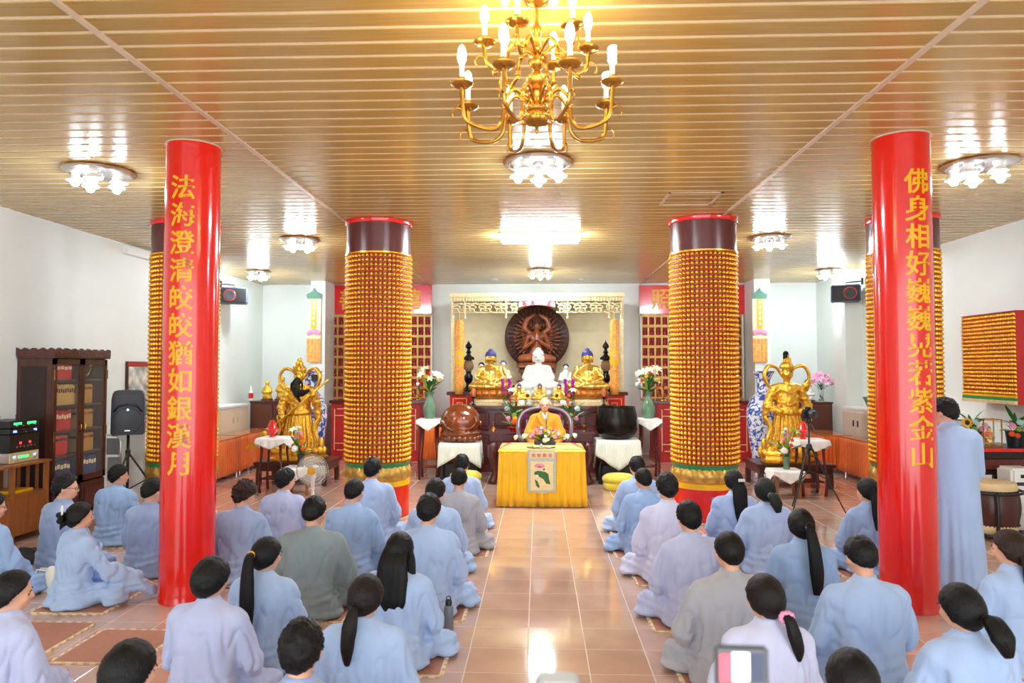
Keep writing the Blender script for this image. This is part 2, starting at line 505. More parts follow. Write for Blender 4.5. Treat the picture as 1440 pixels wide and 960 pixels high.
for c in range(COLS):
    a = 2 * pi * (c + .5) / COLS
    lm.box(((CR - .010) * sin(a), -(CR - .010) * cos(a), (ZG0 + ZG1) / 2), (.007, .03, ZG1 - ZG0), rz=a)
me_div = lm.mesh('dividers')
def petal(w, h, d):
    vs = []; fs = []
    nu, nv = 6, 6
    for j in range(nv + 1):
        t = j / nv
        ww = w / 2 * (1 - t ** 3) ** 0.6 * (0.75 + 0.5 * t * (1 - t))
        for i in range(nu + 1):
            u = -1 + 2 * i / nu
            vs.append((u * ww, d * (sin(pi * min(1, t * 0.9 + .1))) * (1 - 0.55 * u * u) + .012 * t, h * t))
    for j in range(nv):
        for i in range(nu):
            a = j * (nu + 1) + i
            fs.append((a, a + 1, a + nu + 2, a + nu + 1))
    return vs, fs
def around(vs, R, a, z=0, flip=1):
    ca, sa = cos(a), sin(a)
    return [((R + y) * sa + x * ca, -(R + y) * ca + x * sa, z + flip * zz) for (x, y, zz) in vs]
pv, pf = petal(.20, .19, .05)
me_petal = MB().add(pv, pf).mesh('petal', smooth='all')
me_capring = MB().lathe([(CR + .002, 3.415), (CR + .002, ZC - .03)], n=64).mesh('cap', smooth=40)
me_rim = MB().lathe([(CR + .018, ZC - .055), (CR + .022, ZC - .05), (CR + .022, ZC - .004), (CR, ZC - .002)], n=64).mesh('rim', smooth=40)
me_topg = MB().lathe([(CR - .01, 3.395), (CR + .016, 3.40), (CR + .016, 3.418), (CR - .01, 3.424)], n=64).mesh('topring', smooth=40)
me_grn = MB().lathe([(CR - .02, .50), (CR - .025, .60), (CR - .005, .70), (CR + .012, .735)], n=64).mesh('green', smooth=40)
me_ring = MB().lathe([(CR - .01, .43), (CR + .005, .435), (CR + .005, .50), (CR - .015, .505)], n=64).mesh('ring', smooth=40)
me_base = MB().lathe([(CR + .0, 0.03), (CR + .0, .435)], n=64).mesh('base', smooth=40)
me_foot = MB().lathe([(CR + .02, 0.0), (CR + .02, .025), (CR, .032)], n=64).mesh('foot', smooth=40)
def gilded_column(px, Y, label, plate=None):
    x = at(px, 500, Y).x
    t = thing('gilded_column', label, 'column', (x, Y, 0), group='gilded columns of small Buddhas')
    link('core', me_core, M_REDM, t)
    o = link('small_buddhas', me_cells, M_GOLD, t); o['kind'] = 'stuff'
    o = link('dividers', me_div, M_DKRED, t); o['kind'] = 'stuff'
    link('column_cap', me_capring, M_BROWNCAP, t); link('cap_rim', me_rim, M_REDSIGN, t); link('top_ring', me_topg, M_GOLD, t)
    link('green_band', me_grn, M_GREEN, t); link('gold_ring', me_ring, M_YEL, t)
    link('red_base', me_base, M_RED, t); link('foot_ring', me_foot, M_STRIP, t)
    for k in range(16):
        a = 2 * pi * k / 16
        link('lotus_petal', me_petal, M_LOTUS, t, ((CR - .025) * sin(a), -(CR - .025) * cos(a), .502), a + pi)
        a += pi / 16
        o = link('lotus_petal', me_petal, M_LOTUS, t, ((CR - .036) * sin(a), -(CR - .036) * cos(a), .515), a + pi); o.scale = (.9, .8, 1.05)
    if plate is not None:
        a = plate
        p = MB().box((0, 0, 0), (.095, .012, .062)).build('socket_plate', M_SILVER, t, bevel=.003,
            loc=((CR + .006) * sin(a), -(CR + .006) * cos(a), .325), rz=a)
        MB().box((0, -.007, 0), (.05, .006, .032)).build('socket', M_BRASS, p)
    return t
YC = 9.28
gilded_column(532, YC, 'gilded column of tiny Buddhas left of the aisle, beside the left red sign')
gilded_column(990, YC, 'gilded column of tiny Buddhas right of the aisle with a metal socket plate', plate=radians(3))
gilded_column(259, YC, 'gilded column of tiny Buddhas mostly hidden behind the left red pillar')
gilded_column(1272, YC, 'gilded column of tiny Buddhas mostly hidden behind the right red pillar')

# ------------------------------------------------------------------ ceiling lamps
def bulb_mesh():
    return MB().lathe([(0.0, -.075), (.022, -.070), (.036, -.05), (.04, -.03), (.036, -.01), (.028, .0)], n=14).mesh('bulb', smooth='all')
me_bulb = bulb_mesh()
me_sock = MB().lathe([(.048, 0.0), (.05, .012), (.038, .02), (.036, .05), (.045, .055), (.045, .075)], n=18).mesh('socket', smooth=40)
me_shade = MB().lathe([(.078, -.022), (.082, -.018), (.05, .012), (.02, .016)], n=20).mesh('shade', smooth=40)
def ceiling_lamp(px, py, label, dia=.64, nb=5, rot=0.0, bm=None):
    d = CAM_R @ Vector(((px - 720) / F_PX, (480 - py) / F_PX, -1.0)); tt = (ZC - CAM_H) / d.z
    x, y = d.x * tt, d.y * tt
    r = dia / 2
    t = thing('ceiling_lamp', label, 'ceiling lamp', (x, y, ZC), group='round ceiling lamps')
    MB().lathe([(r - .05, 0), (r, -.003), (r, -.018), (r - .02, -.03), (r - .05, -.034), (r - .055, -.03), (.03, -.03)], n=48).build('base_plate', M_SILVER, t, smooth=40)
    MB().lathe([(r + .004, -.004), (r + .008, -.010), (r + .002, -.016)], n=48).build('plate_rim', M_BRASS, t, smooth=40)
    MB().lathe([(.0, -.085), (.03, -.075), (.05, -.05), (.05, -.03)], n=20).build('centre_boss', M_SILVER, t, smooth=40)
    for k in range(nb):
        a = rot + 2 * pi * k / nb
        q = (r * .62 * cos(a), r * .62 * sin(a), -.105)
        link('lamp_socket', me_sock, M_STEELW, t, q)
        link('bulb', me_bulb, bm or M_BULB, t, q)
        link('bulb_shade', me_shade, M_STEELW, t, q)
    return t
ceiling_lamp(140, 240, 'round ceiling lamp with lit bulbs beside the top of the left red pillar')
ceiling_lamp(757, 227, 'round ceiling lamp with lit bulbs just below the chandelier', rot=.3)
ceiling_lamp(1376, 230, 'round ceiling lamp with lit bulbs beside the top of the right red pillar')
ceiling_lamp(422, 336, 'round ceiling lamp left of the left gilded column', .58, 5)
ceiling_lamp(1082, 333, 'round ceiling lamp right of the right gilded column', .58, 5)
ceiling_lamp(363, 381, 'small round ceiling lamp above the left wall speaker', .48, 4, bm=M_BULB2)
ceiling_lamp(1165, 379, 'small round ceiling lamp above the right wall speaker', .48, 4, bm=M_BULB2)
ceiling_lamp(760, 379, 'small round ceiling lamp just before the altar canopy', .5, 4, bm=M_BULB2)
t = thing('fluorescent_lamp', 'white boxed fluorescent lamp on the ceiling before the altar', 'ceiling lamp', (.03, 10.15, ZC))
MB().bb(-.585, .585, -.22, .22, -.03, -.002).build('housing', M_STEELW, t, bevel=.005)
MB().bb(-.56, .56, -.2, .2, -.10, -.031).build('diffuser', M_PANEL, t, bevel=.02)
for px, lab in ((696, 'small downlight in the ceiling above the left gold Buddha'), (818, 'small downlight in the ceiling above the right gold Buddha')):
    p = at(px, 393, 15.3)
    t = thing('downlight', lab, 'ceiling lamp', (p.x, 15.3, ZC))
    MB().lathe([(.06, 0), (.085, -.002), (.085, -.012), (.06, -.016)], n=24).build('trim_ring', M_STEELW, t, smooth=40)
    MB().lathe([(.058, -.006), (.0, -.008)], n=20).build('lens', M_DOWN, t)

# ------------------------------------------------------------------ chandelier
cx = at(755, 140, 3.6).x
ch = thing('chandelier', 'large brass candle-arm chandelier with warm lit bulbs', 'chandelier', (cx, 3.6, 0))
prof = [(0.0, 3.135), (.008, 3.14), (.011, 3.15), (.005, 3.162), (.012, 3.172), (.045, 3.182), (.062, 3.205), (.062, 3.225), (.05, 3.245),
        (.058, 3.252), (.062, 3.262), (.056, 3.275), (.05, 3.29), (.052, 3.34), (.062, 3.35), (.05, 3.36), (.036, 3.38), (.055, 3.395),
        (.057, 3.42), (.03, 3.445), (.018, 3.465), (.034, 3.485), (.045, 3.51), (.034, 3.535), (.018, 3.55), (.032, 3.56), (.034, 3.575), (.02, 3.585),
        (.016, 3.63), (.022, 3.65), (.03, 3.67), (.022, 3.69), (.012, 3.71), (.008, 3.73), (.008, ZC - .06), (.06, ZC - .03), (.07, ZC)]
MB().lathe(prof, n=28).build('stem', M_BRASS, ch, smooth=50)
fl = MB().lathe([(.01, 3.176), (.048, 3.184), (.066, 3.206), (.066, 3.226), (.052, 3.244)], n=48, flute=lambda a: 1 + .05 * (sin(a * 12)))
fl.build('fluted_finial', M_BRASS, ch, smooth=50)
def arm_pts(R, zroot, zdip, zcup, r0=.05):
    P = []
    ctrl = [(r0, zroot), (r0 + .07, zroot + .05), (r0 + .125, zroot + .0), (r0 + .135, zroot - .07), (r0 + .15, zdip + .035), (r0 + .2, zdip), (R - .06, zdip + .012), (R - .012, zdip + .05), (R, zcup - .03), (R, zcup)]
    n = len(ctrl)
    for i in range(n - 1):
        p0 = ctrl[max(i - 1, 0)]; p1 = ctrl[i]; p2 = ctrl[i + 1]; p3 = ctrl[min(i + 2, n - 1)]
        for k in range(5):
            u = k / 5
            f = lambda a, b, c, d: 0.5 * (2 * b + (c - a) * u + (2 * a - 5 * b + 4 * c - d) * u * u + (3 * b - a - 3 * c + d) * u ** 3)
            P.append((f(p0[0], p1[0], p2[0], p3[0]), 0, f(p0[1], p1[1], p2[1], p3[1])))
    P.append((ctrl[-1][0], 0, ctrl[-1][1]))
    return P
def arm_meshes(R, zr, zd, zc, r0):
    A = MB().tube(arm_pts(R, zr, zd, zc, r0), .0105, 10)
    s = [(R - .012 + .06 * (1 - cos(a)) * .5, 0, zd + .055 + .03 * sin(a)) for a in np.linspace(0, 4.2, 12)]
    A.tube(s, list(np.linspace(.007, .003, 12)), 8)
    A.lathe([(.010, -.012), (.015, -.008), (.015, .008), (.010, .012)], (r0 + .133, 0, zr - .05), 12)
    a = A.mesh('arm', smooth='all')
    C = MB().lathe([(.008, zc - .012), (.03, zc - .01), (.055, zc + .004), (.058, zc + .012), (.05, zc + .012), (.02, zc + .004), (.018, zc + .03), (.021, zc + .034), (.018, zc + .04)], (R, 0, 0), 24)
    c = C.mesh('drip_cup', smooth=50)
    S = MB().lathe([(.0135, zc + .035), (.0135, zc + .105)], (R, 0, 0), 14).mesh('candle', smooth=40)
    B = MB().lathe([(.010, zc + .105), (.019, zc + .125), (.023, zc + .15), (.018, zc + .18), (.008, zc + .2), (.0, zc + .205)], (R, 0, 0), 14).mesh('bulb', smooth='all')
    sp = [(R + .016 * cos(a), .016 * sin(a), zc + .105 + .075 * a / (8 * pi)) for a in np.linspace(0, 8 * pi, 70)]
    K = MB().tube(sp, .0065, 6).mesh('spiral', smooth='all')
    return a, c, S, B, K
for tier, (R, zr, zd, zc, r0, n, off) in enumerate(((.40, 3.30, 3.13, 3.33, .045, 8, 22.5), (.27, 3.55, 3.44, 3.585, .025, 6, 10))):
    a_, c_, s_, b_, k_ = arm_meshes(R, zr, zd, zc, r0)
    for k in range(n):
        an = radians(off + 360 * k / n)
        A = link('arm', a_, M_BRASS, ch, rz=an)
        link('drip_cup', c_, M_BRASS, A); link('candle_sleeve', s_, M_STEELW, A)
        spiral = tier == 0 and k in (0, 7)
        link('bulb', k_ if spiral else b_, M_CFL if spiral else M_WARM, A)
# ------------------------------------------------------------------ builders for furniture and ornaments
def wavy_skirt(path, z0, z1, pitch=.07, amp=.012, closed=False, flare=1.0, top_amp=.35):
    """pleated cloth hanging along a floor path; the wave grows towards the hem"""
    P = [Vector((x, y, 0)) for x, y in path]
    if closed: P.append(P[0].copy())
    pts = []; nor = []; acc = 0.0
    for a, b in zip(P[:-1], P[1:]):
        L = (b - a).length; n = max(2, int(L / pitch * 8)); d = (b - a).normalized(); o = Vector((d.y, -d.x, 0))
        for k in range(n):
            pts.append(a + (b - a) * (k / n)); nor.append((o, acc + L * k / n))
        acc += L
    pts.append(P[-1]); nor.append((nor[-1][0], acc))
    mb = MB(); R = []
    rr = random.Random(int(acc * 1000)); ph = [rr.uniform(-1, 1) for _ in range(400)]
    for t in (0, .12, .35, .6, .8, 1.0):
        z = z1 + (z0 - z1) * t; row = []
        for p, (o, s) in zip(pts, nor):
            k = s / pitch
            w = -1.6 * abs(sin(pi * k + .35 * sin(k * .7))) ** 3 * (.8 + .35 * ph[(int(k) + 7) % 400])
            row.append(p + o * (amp * w * (top_amp + (1 - top_amp) * t) + .02 * flare * t) + Vector((0, 0, z)))
        R.append(row)
    n = len(pts); vs = [tuple(q) for r in R for q in r]; fs = []
    for j in range(len(R) - 1):
        for i in range(n - 1): fs.append((j * n + i, j * n + i + 1, (j + 1) * n + i + 1, (j + 1) * n + i))
    mb.add(vs, fs)
    return mb
def smooth_path(ctrl, m=6):
    C = [Vector(c) for c in ctrl]; n = len(C); out = []
    for i in range(n - 1):
        p0, p1, p2, p3 = C[max(i - 1, 0)], C[i], C[i + 1], C[min(i + 2, n - 1)]
        for k in range(m):
            u = k / m
            out.append(0.5 * (2 * p1 + (p2 - p0) * u + (2 * p0 - 5 * p1 + 4 * p2 - p3) * u * u + (3 * p1 - p0 - 3 * p2 + p3) * u ** 3))
    out.append(C[-1]); return out
def thick(o, t=.004):
    md = o.modifiers.new('cloth thickness', 'SOLIDIFY'); md.thickness = t; md.offset = 0
    return o
def drape(w, d, drop, corner=1.0, scallop=.012, nx=28, fall=None, round_=False):
    """cloth lying over a table top with hanging sides; z=0 is the table top"""
    N = nx; vs = []; fs = []
    ext = drop
    for j in range(N + 1):
        for i in range(N + 1):
            u = -1 + 2 * i / N; v = -1 + 2 * j / N
            X = u * (w / 2 + ext); Y = v * (d / 2 + ext)
            ox = max(0, abs(X) - w / 2); oy = max(0, abs(Y) - d / 2)
            h = max(ox, oy) if corner else sqrt(ox * ox + oy * oy)
            x = math.copysign(min(abs(X), w / 2 + .012 + .12 * ox), X); y = math.copysign(min(abs(Y), d / 2 + .012 + .12 * oy), Y)
            z = -h * 0.98
            if h > 0:
                wv = scallop * sin((x + y * 1.3) * 60) * min(1, h / drop)
                if ox >= oy: x += wv
                else: y += wv
            vs.append((x, y, z))
    for j in range(N):
        for i in range(N):
            a = j * (N + 1) + i; fs.append((a, a + 1, a + N + 2, a + N + 1))
    return MB().add(vs, fs)
def point_drape(w, d, drop_mid, drop_corner, nx=36, wave=.012):
    """square cloth turned on a table: long points at the middle of each side or corners"""
    vs = []; fs = []; rings_ = [0.0, .5, 1.0]
    n = 4 * nx; hang = 7
    per = []
    for k in range(n):
        s = k / n * 4; e = int(s) % 4; f = s - int(s)
        x, y = [(-1 + 2 * f, -1), (1, -1 + 2 * f), (1 - 2 * f, 1), (-1, 1 - 2 * f)][e]
        mid = 1 - abs(2 * f - 1)
        per.append((x * w / 2, y * d / 2, drop_corner + (drop_mid - drop_corner) * mid, k))
    R = [[(x * q, y * q, 0) for x, y, _, _ in per] for q in (.02, .5, .95, 1.0)]
    for h in range(1, hang + 1):
        t = h / hang; row = []
        for x, y, dr, k in per:
            L = sqrt(x * x + y * y); ox, oy = x / L, y / L
            o = .012 + wave * sin(k * 2 * pi / 9) * t + .02 * t
            row.append((x + ox * o, y + oy * o, -dr * t))
        R.append(row)
    mb = MB().rings(R, cap=False)
    mb.f.append(tuple(reversed(range(n))))
    return mb
def curved_leg(x, y, z0, z1, r=.022, bow=.03, sx=1, sy=1):
    pts = []
    for k in range(11):
        t = k / 10
        o = bow * (sin(pi * t * 1.0) * .2 + .9 * sin(2 * pi * t) * .5)
        pts.append((x + sx * (o + .012 * (1 - t)), y + sy * (o + .012 * (1 - t)), z0 + (z1 - z0) * t))
    rad = [r * (1.25 - .5 * min(1, t * 2) + .45 * max(0, t - .5) * 2) for t in np.linspace(0, 1, 11)]
    return MB().tube(pts, rad, 10)
def tall_stand(label, x, y, w, d, h, cloth=True, m=None, shelf=.2, cup=None):
    m = m or M_ROSE
    t = thing('flower_stand', label, 'stand', (x, y, 0))
    MB().bb(-w / 2, w / 2, -d / 2, d / 2, h - .03, h).build('stand_top', m, t, bevel=.008)
    MB().bb(-w / 2 + .02, w / 2 - .02, -d / 2 + .02, d / 2 - .02, h - .075, h - .03).build('apron', M_ROSEC, t, bevel=.006)
    for sx in (-1, 1):
        for sy in (-1, 1):
            curved_leg(sx * (w / 2 - .045), sy * (d / 2 - .045), 0, h - .03, .02, .03, sx, sy).build('leg', m, t, smooth='all')
    MB().bb(-w / 2 + .04, w / 2 - .04, -d / 2 + .04, d / 2 - .04, shelf, shelf + .02).build('stretcher_shelf', m, t, bevel=.005)
    return t
def lathe_thing(name, label, cat, loc, prof, m, n=36, part='body'):
    o = MB().lathe(prof, n=n).build(name, m, smooth=50, loc=loc)
    return tag(o, label, cat)
# --- flowers
def leaf_mesh(L, w, curl):
    vs = []; fs = []; n = 7
    for k in range(n + 1):
        t = k / n; ww = w * sin(pi * min(.98, t * .9 + .07)) ; y = L * t; z = curl * t * t
        vs += [(-ww / 2, y, z + .08 * ww), (0, y, z), (ww / 2, y, z + .08 * ww)]
    for k in range(n):
        for i in range(2):
            a = k * 3 + i; fs.append((a, a + 1, a + 4, a + 3))
    return MB().add(vs, fs).mesh('leaf', smooth='all')
def lily_mesh(r):
    mb = MB()
    for k in range(6):
        a = 2 * pi * k / 6; T = Matrix.Rotation(a, 4, 'Z')
        vs = []; n = 5
        for j in range(n + 1):
            t = j / n; rad = r * (.12 + t * .95); z = r * (.75 * t - .55 * t ** 3); w = r * .48 * sin(pi * (t * .88 + .08))
            vs += [(rad, -w / 2, z + .03 * r), (rad, 0, z - .03 * r), (rad, w / 2, z + .03 * r)]
        fs = []
        for j in range(n):
            for i in range(2):
                q = j * 3 + i; fs.append((q, q + 1, q + 4, q + 3))
        mb.add(vs, fs, T)
    mb.lathe([(.02 * r, -.4 * r), (.12 * r, 0), (.16 * r, .1 * r)], n=6)
    return mb.mesh('lily', smooth='all')
def mum_mesh(r):
    mb = MB()
    for lay, (rr, zz, n, tilt) in enumerate(((1.0, 0, 12, .1), (.8, .25, 11, .5), (.55, .45, 9, .95), (.3, .58, 6, 1.3))):
        for k in range(n):
            a = 2 * pi * (k + .5 * lay) / n
            mb.ell((rr * r * .6 * cos(a), rr * r * .6 * sin(a), zz * r), (r * .36, r * .15, r * .08), 6, 4,
                   Matrix.Rotation(a, 4, 'Z') @ Matrix.Rotation(-tilt, 4, 'Y'))
    mb.ell((0, 0, .2 * r), (.5 * r, .5 * r, .35 * r), 8, 6)
    return mb.mesh('mum', smooth='all')
def sun_mesh(r):
    mb = MB()
    for k in range(16):
        a = 2 * pi * k / 16
        mb.ell((r * .72 * cos(a), r * .72 * sin(a), .03 * r * (k % 2)), (r * .36, r * .12, r * .04), 6, 4, Matrix.Rotation(a, 4, 'Z'))
    return mb.mesh('petals', smooth='all')
me_leafL = leaf_mesh(.30, .05, -.05); me_leafS = leaf_mesh(.16, .045, -.03)
me_lily = lily_mesh(.09); me_mum = mum_mesh(.05); me_sun = sun_mesh(.07)
me_sunc = MB().ell((0, 0, .012), (.033, .033, .015), 10, 6).mesh('centre', smooth='all')
M_SUNC = mat('sunflower_disc', (60, 34, 18), 0.8, var=.3, scale=60)
def aim(o, p, d, s=1.0):
    o.location = p
    o.rotation_mode = 'QUATERNION'; o.rotation_quaternion = Vector(d).to_track_quat('Z', 'Y'); o.scale = (s, s, s)
def bouquet(name, label, loc, spec, leaves=18, spread=.22, height=.3, seed=1, leafm=None, scale=1.0, leafbig=True):
    """spec: list of (mesh kind, material, x, y, z, size, part name)"""
    t = thing(name, label, 'flowers', loc, scale=scale)
    rr = random.Random(seed)
    for k in range(leaves):
        a = 2 * pi * k / leaves + rr.uniform(-.2, .2); el = rr.uniform(.25, 1.25)
        o = link('leaf', me_leafL if (leafbig and k % 2) else me_leafS, leafm or (M_LEAF if rr.random() < .75 else M_LEAFY), t)
        o.rotation_euler = (el, rr.uniform(-.3, .3), a); h = rr.uniform(0, height * .55)
        o.location = (-sin(a) * .02, cos(a) * .02, h); o.scale = (1, rr.uniform(.7, 1.05) * (spread / .22), 1)
    for (kind, m, x, y, z, s, nm) in spec:
        d = Vector((x * 1.6, y * 1.6 - .28, .35 + z * .6))
        MB().tube([(0, 0, -.02), (x * .5, y * .5, z * .55), (x, y, z)], .004, 5).build('flower_stem', M_LEAF, t)
        if kind == 'lily': o = link(nm, me_lily, m, t); aim(o, (x, y, z), d, s)
        elif kind == 'mum': o = link(nm, me_mum, m, t); aim(o, (x, y, z), d, s)
        elif kind == 'sun':
            o = link(nm, me_sun, m, t); aim(o, (x, y, z), Vector((x * .5, -1, .15)), s); link('flower_centre', me_sunc, M_SUNC, o)
    return t

# --- seated Buddha statue with lotus base, about 1 m tall, front towards -y
def buddha(name, label, loc, H, bodym, hairm, lotusm, plinthm, cat='statue', petalsm=None, voxel=.014, jewel=True, hand='meditate', det=True):
    t = thing(name, label, cat, loc, scale=H / 1.06)
    b = MB()
    b.caps([(0, .0, .44), (0, .01, .58), (0, .012, .67)], [.16, .15, .11])
    b.cap((-.11, .01, .685), (.11, .01, .685), .060, .060)
    b.cap((0, .0, .70), (0, -.005, .80), .055, .05)
    HS = Matrix.Translation((0, 0, .77)) @ Matrix.Scale(1.22, 4) @ Matrix.Translation((0, 0, -.77))
    hd = MB(); hd.ell((0, -.01, .86), (.078, .085, .10), 18, 14); hd.ell((0, -.03, .815), (.052, .052, .045))
    hd.caps([(0, -.095, .865), (0, -.104, .84)], [.009, .014])
    for s in (-1, 1): hd.ell((s * .082, .0, .835), (.013, .022, .06)); hd.ell((s * .036, -.07, .835), (.026, .022, .026))
    hd.xf(HS); b.add(hd.v, hd.f)
    for s in (-1, 1):
        b.caps([(s * .175, .01, .67), (s * .25, -.02, .50), (s * .10, -.17, .43)], [.066, .062, .045])
        b.caps([(s * .12, .0, .36), (s * .34, -.12, .345), (-s * .08, -.22, .34)], [.10, .075, .055])
        b.ell((s * .24, .03, .37), (.13, .16, .075))
    b.ell((0, -.18, .415), (.09, .055, .03)); b.ell((0, -.05, .35), (.30, .2, .06))
    def disp(co, no):
        n = npnoise(co, (9, 9, 5), 2.0)
        f = np.sin(co[:, 2] * 60 + np.abs(co[:, 0]) * 45) * .004 * (np.abs(co[:, 0]) > .06) * (co[:, 2] < .70)
        return n * .003 + f * .6
    body = link('body', sculpt(b, voxel, 3, disp, name='buddha_body'), bodym, t)
    h = MB(); h.ell((0, -.004, .898), (.090, .098, .084), 18, 12); h.ell((0, .012, .965), (.045, .048, .045), 14, 10)
    hm = sculpt(h, .010, 2, lambda co, no: npnoise(co, (60, 60, 60), 1) * .004, name='buddha_hair')
    n = len(hm.vertices); co = np.empty(n * 3); hm.vertices.foreach_get('co', co); co = co.reshape(-1, 3)
    fr = (co[:, 1] < -.02) & (co[:, 2] < .893)
    co[fr, 1] = np.maximum(co[fr, 1], -.02); lo = co[:, 2] < .855; co[lo, 2] = .855
    co[:, 2] -= .77; co *= 1.22; co[:, 2] += .77
    hm.vertices.foreach_set('co', co.ravel()); hm.update()
    link('hair', hm, hairm, t)
    if jewel: MB().ell((0, -.068, .945), (.020, .012, .014)).xf(HS).build('hair_jewel', M_RED, t, smooth='all')
    for s in (-1, 1): MB().tube([(s * .030 + u * .020, -.085 - .004 * (1 - u * u), .868 - .004 * (1 - u * u)) for u in np.linspace(-1, 1, 6)], .0032, 5).xf(HS).build('eye', M_GUAND, t)
    MB().tube([(u * .022, -.083 - .003 * (1 - u * u), .812 - .004 * (1 - u * u)) for u in np.linspace(-1, 1, 6)], .0035, 5).xf(HS).build('mouth', M_LIP2, t)
    MB().lathe([(.26, .115), (.34, .13), (.36, .18), (.34, .24), (.36, .285), (.0, .30)], n=40, sy=.72).build('lotus_seat', lotusm, t, smooth=50)
    pv, pf = petal(.15, .13, .05); pm = MB().add(pv, pf).mesh('lotus_petal', smooth='all')
    for k in range(16):
        a = 2 * pi * (k + .5) / 16
        o = link('lotus_petal', pm, petalsm or lotusm, t, (.345 * sin(a), -.345 * .72 * cos(a), .155), a + pi)
    MB().lathe([(.40, 0), (.40, .02), (.37, .03), (.37, .05), (.34, .06), (.33, .10), (.30, .12), (.0, .125)], n=8, sy=.72).build('plinth', plinthm, t)
    return t
M_LIP2 = mat('painted_lips', (150, 60, 50), .4)
M_BLUEH = mat('blue_hair_paint', (46, 58, 130), .5)
M_MARBLE = mat('white_marble', (226, 230, 222), .3, var=.06, scale=5)
M_LOTUSO = mat('orange_gold_lotus', (206, 128, 48), .35, metal=.4, var=.25, scale=12)

# ------------------------------------------------------------------ altar
A = thing('red_altar', 'tall red altar platform under the golden canopy', 'altar', (-.03, 14.75, 0))
MB().bb(-1.72, 1.72, -.72, .72, 0, 1.40).build('altar_body', M_RED, A)
MB().bb(-1.78, 1.78, -.78, .74, 1.40, 1.47).build('altar_top', M_ROSE, A, bevel=.012)
for s in (-1, 1):
    fr = MB()
    for r_ in (.14, .06):
        for (a, b, c, d) in ((-r_, r_, r_ - .012, r_), (-r_, r_, -r_, -r_ + .012), (-r_, -r_ + .012, -r_, r_), (r_ - .012, r_, -r_, r_)):
            fr.bb(s * 1.52 + a, s * 1.52 + b, -.735, -.715, 1.2 + c, 1.2 + d)
    fr.build('fret_ornament', M_GOLDP, A)
B = thing('rosewood_altar', 'dark rosewood altar carrying the three large Buddhas', 'altar', (-.02, 13.5, 0))
MB().bb(-1.42, 1.42, -.26, .46, 0, 1.14).build('altar_body', M_ROSE, B)
MB().bb(-1.47, 1.47, -.33, .5, 1.18, 1.235).build('altar_top', M_ROSE, B, bevel=.012)
MB().bb(-1.44, 1.44, -.30, .48, 1.14, 1.18).build('moulding', M_ROSEC, B, bevel=.01)
for k in range(5):
    x = -1.12 + k * .56
    MB().bb(x - .23, x + .23, -.275, -.255, .86, 1.10).build('carved_panel', M_ROSEC, B, bevel=.012)
    MB().bb(x - .23, x + .23, -.275, -.255, .25, .80).build('carved_panel', M_ROSEC, B, bevel=.012)
C = thing('carved_altar_table', 'carved rosewood offering table behind the monk', 'table', (.04, 12.2, 0))
MB().bb(-.90, .90, -.30, .30, .83, .87).build('table_top', M_ROSE, C, bevel=.01)
MB().bb(-.86, .86, -.27, .27, .70, .83).build('drawer_frieze', M_ROSE, C, bevel=.008)
for k in range(3): MB().bb(-.84 + k * .57, -.30 + k * .57, -.285, -.268, .72, .81).build('frieze_panel', M_ROSEC, C, bevel=.006)
for sx in (-1, 1):
    for sy in (-1, 1):
        pts = [(sx * .76, sy * .2, .70), (sx * .80, sy * .22, .62), (sx * .81, sy * .225, .48), (sx * .77, sy * .21, .28), (sx * .76, sy * .2, .14), (sx * .80, sy * .22, .05), (sx * .81, sy * .225, .0)]
        MB().tube(pts, [.07, .095, .085, .06, .05, .07, .085], 12).build('leg', M_ROSEC, C, smooth='all')
    MB().bb(sx * .80 - .03, sx * .80 + .03, -.2, .2, .25, .62).build('side_panel', M_ROSEC, C)
MB().prism([(-.72, .70), (.72, .70), (.72, .58), (.5, .60), (.3, .52), (.0, .60), (-.3, .52), (-.5, .60), (-.72, .58)], Matrix.Translation((0, -.25, 0)), .03).build('carved_apron', M_ROSEC, C)

# canopy with backdrop
K = thing('golden_canopy', 'golden carved altar canopy with pale gold backdrop', 'canopy', (-.03, 14.3, 0))
def canopy_beam(z0, z1, y, out, nm, m):
    MB().bb(-1.73 - out, 1.73 + out, y - out, y + 1.75, z0, z1).build(nm, m, K, bevel=.01)
canopy_beam(3.36, 3.44, -.05, .03, 'cornice', M_GOLDP)
canopy_beam(3.29, 3.36, -.03, .0, 'cornice_band', M_GOLDP)
for k in range(58):
    x = -1.71 + k * .06
    MB().bb(x - .018, x + .018, -.065, -.03, 3.275, 3.355).build('dentil', M_GOLDP, K) if False else None
dm = MB().bb(-.018, .018, -.02, .02, -.04, .04).mesh('dentil')
for k in range(58): link('dentil', dm, M_GOLDP, K, (-1.71 + k * .06, -.05, 3.315))
# carved scrolls: spirals of tubing between little hanging posts
def scroll(cx, cz, r, s):
    pts = [(cx + s * r * (1 - .72 * t) * cos(5.2 * t - .6), 0, cz + r * .62 * (1 - .72 * t) * sin(5.2 * t - .6)) for t in np.linspace(0, 1.35, 22)]
    return MB().tube(pts, list(np.linspace(.030, .014, 22)), 6, flat=.7)
for k in range(21):
    x = -1.60 + k * .16
    if abs(x) < .34: continue
    s = 1 if k % 2 else -1
    a = scroll(x, 3.15, .095, s); b2 = scroll(x + .05 * s, 3.10, .07, -s)
    a.add(b2.v, b2.f)
    a.tube([(x - .09, 0, 3.25), (x - .04, 0, 3.215), (x + .05, 0, 3.24), (x + .09, 0, 3.21)], .02, 6)
    a.tube([(x - .09, 0, 3.065), (x - .04, 0, 3.045), (x + .05, 0, 3.06), (x + .09, 0, 3.04)], .018, 6)
    a.build('carved_scroll', M_GOLDP, K, smooth='all', loc=(0, -.03, 0))
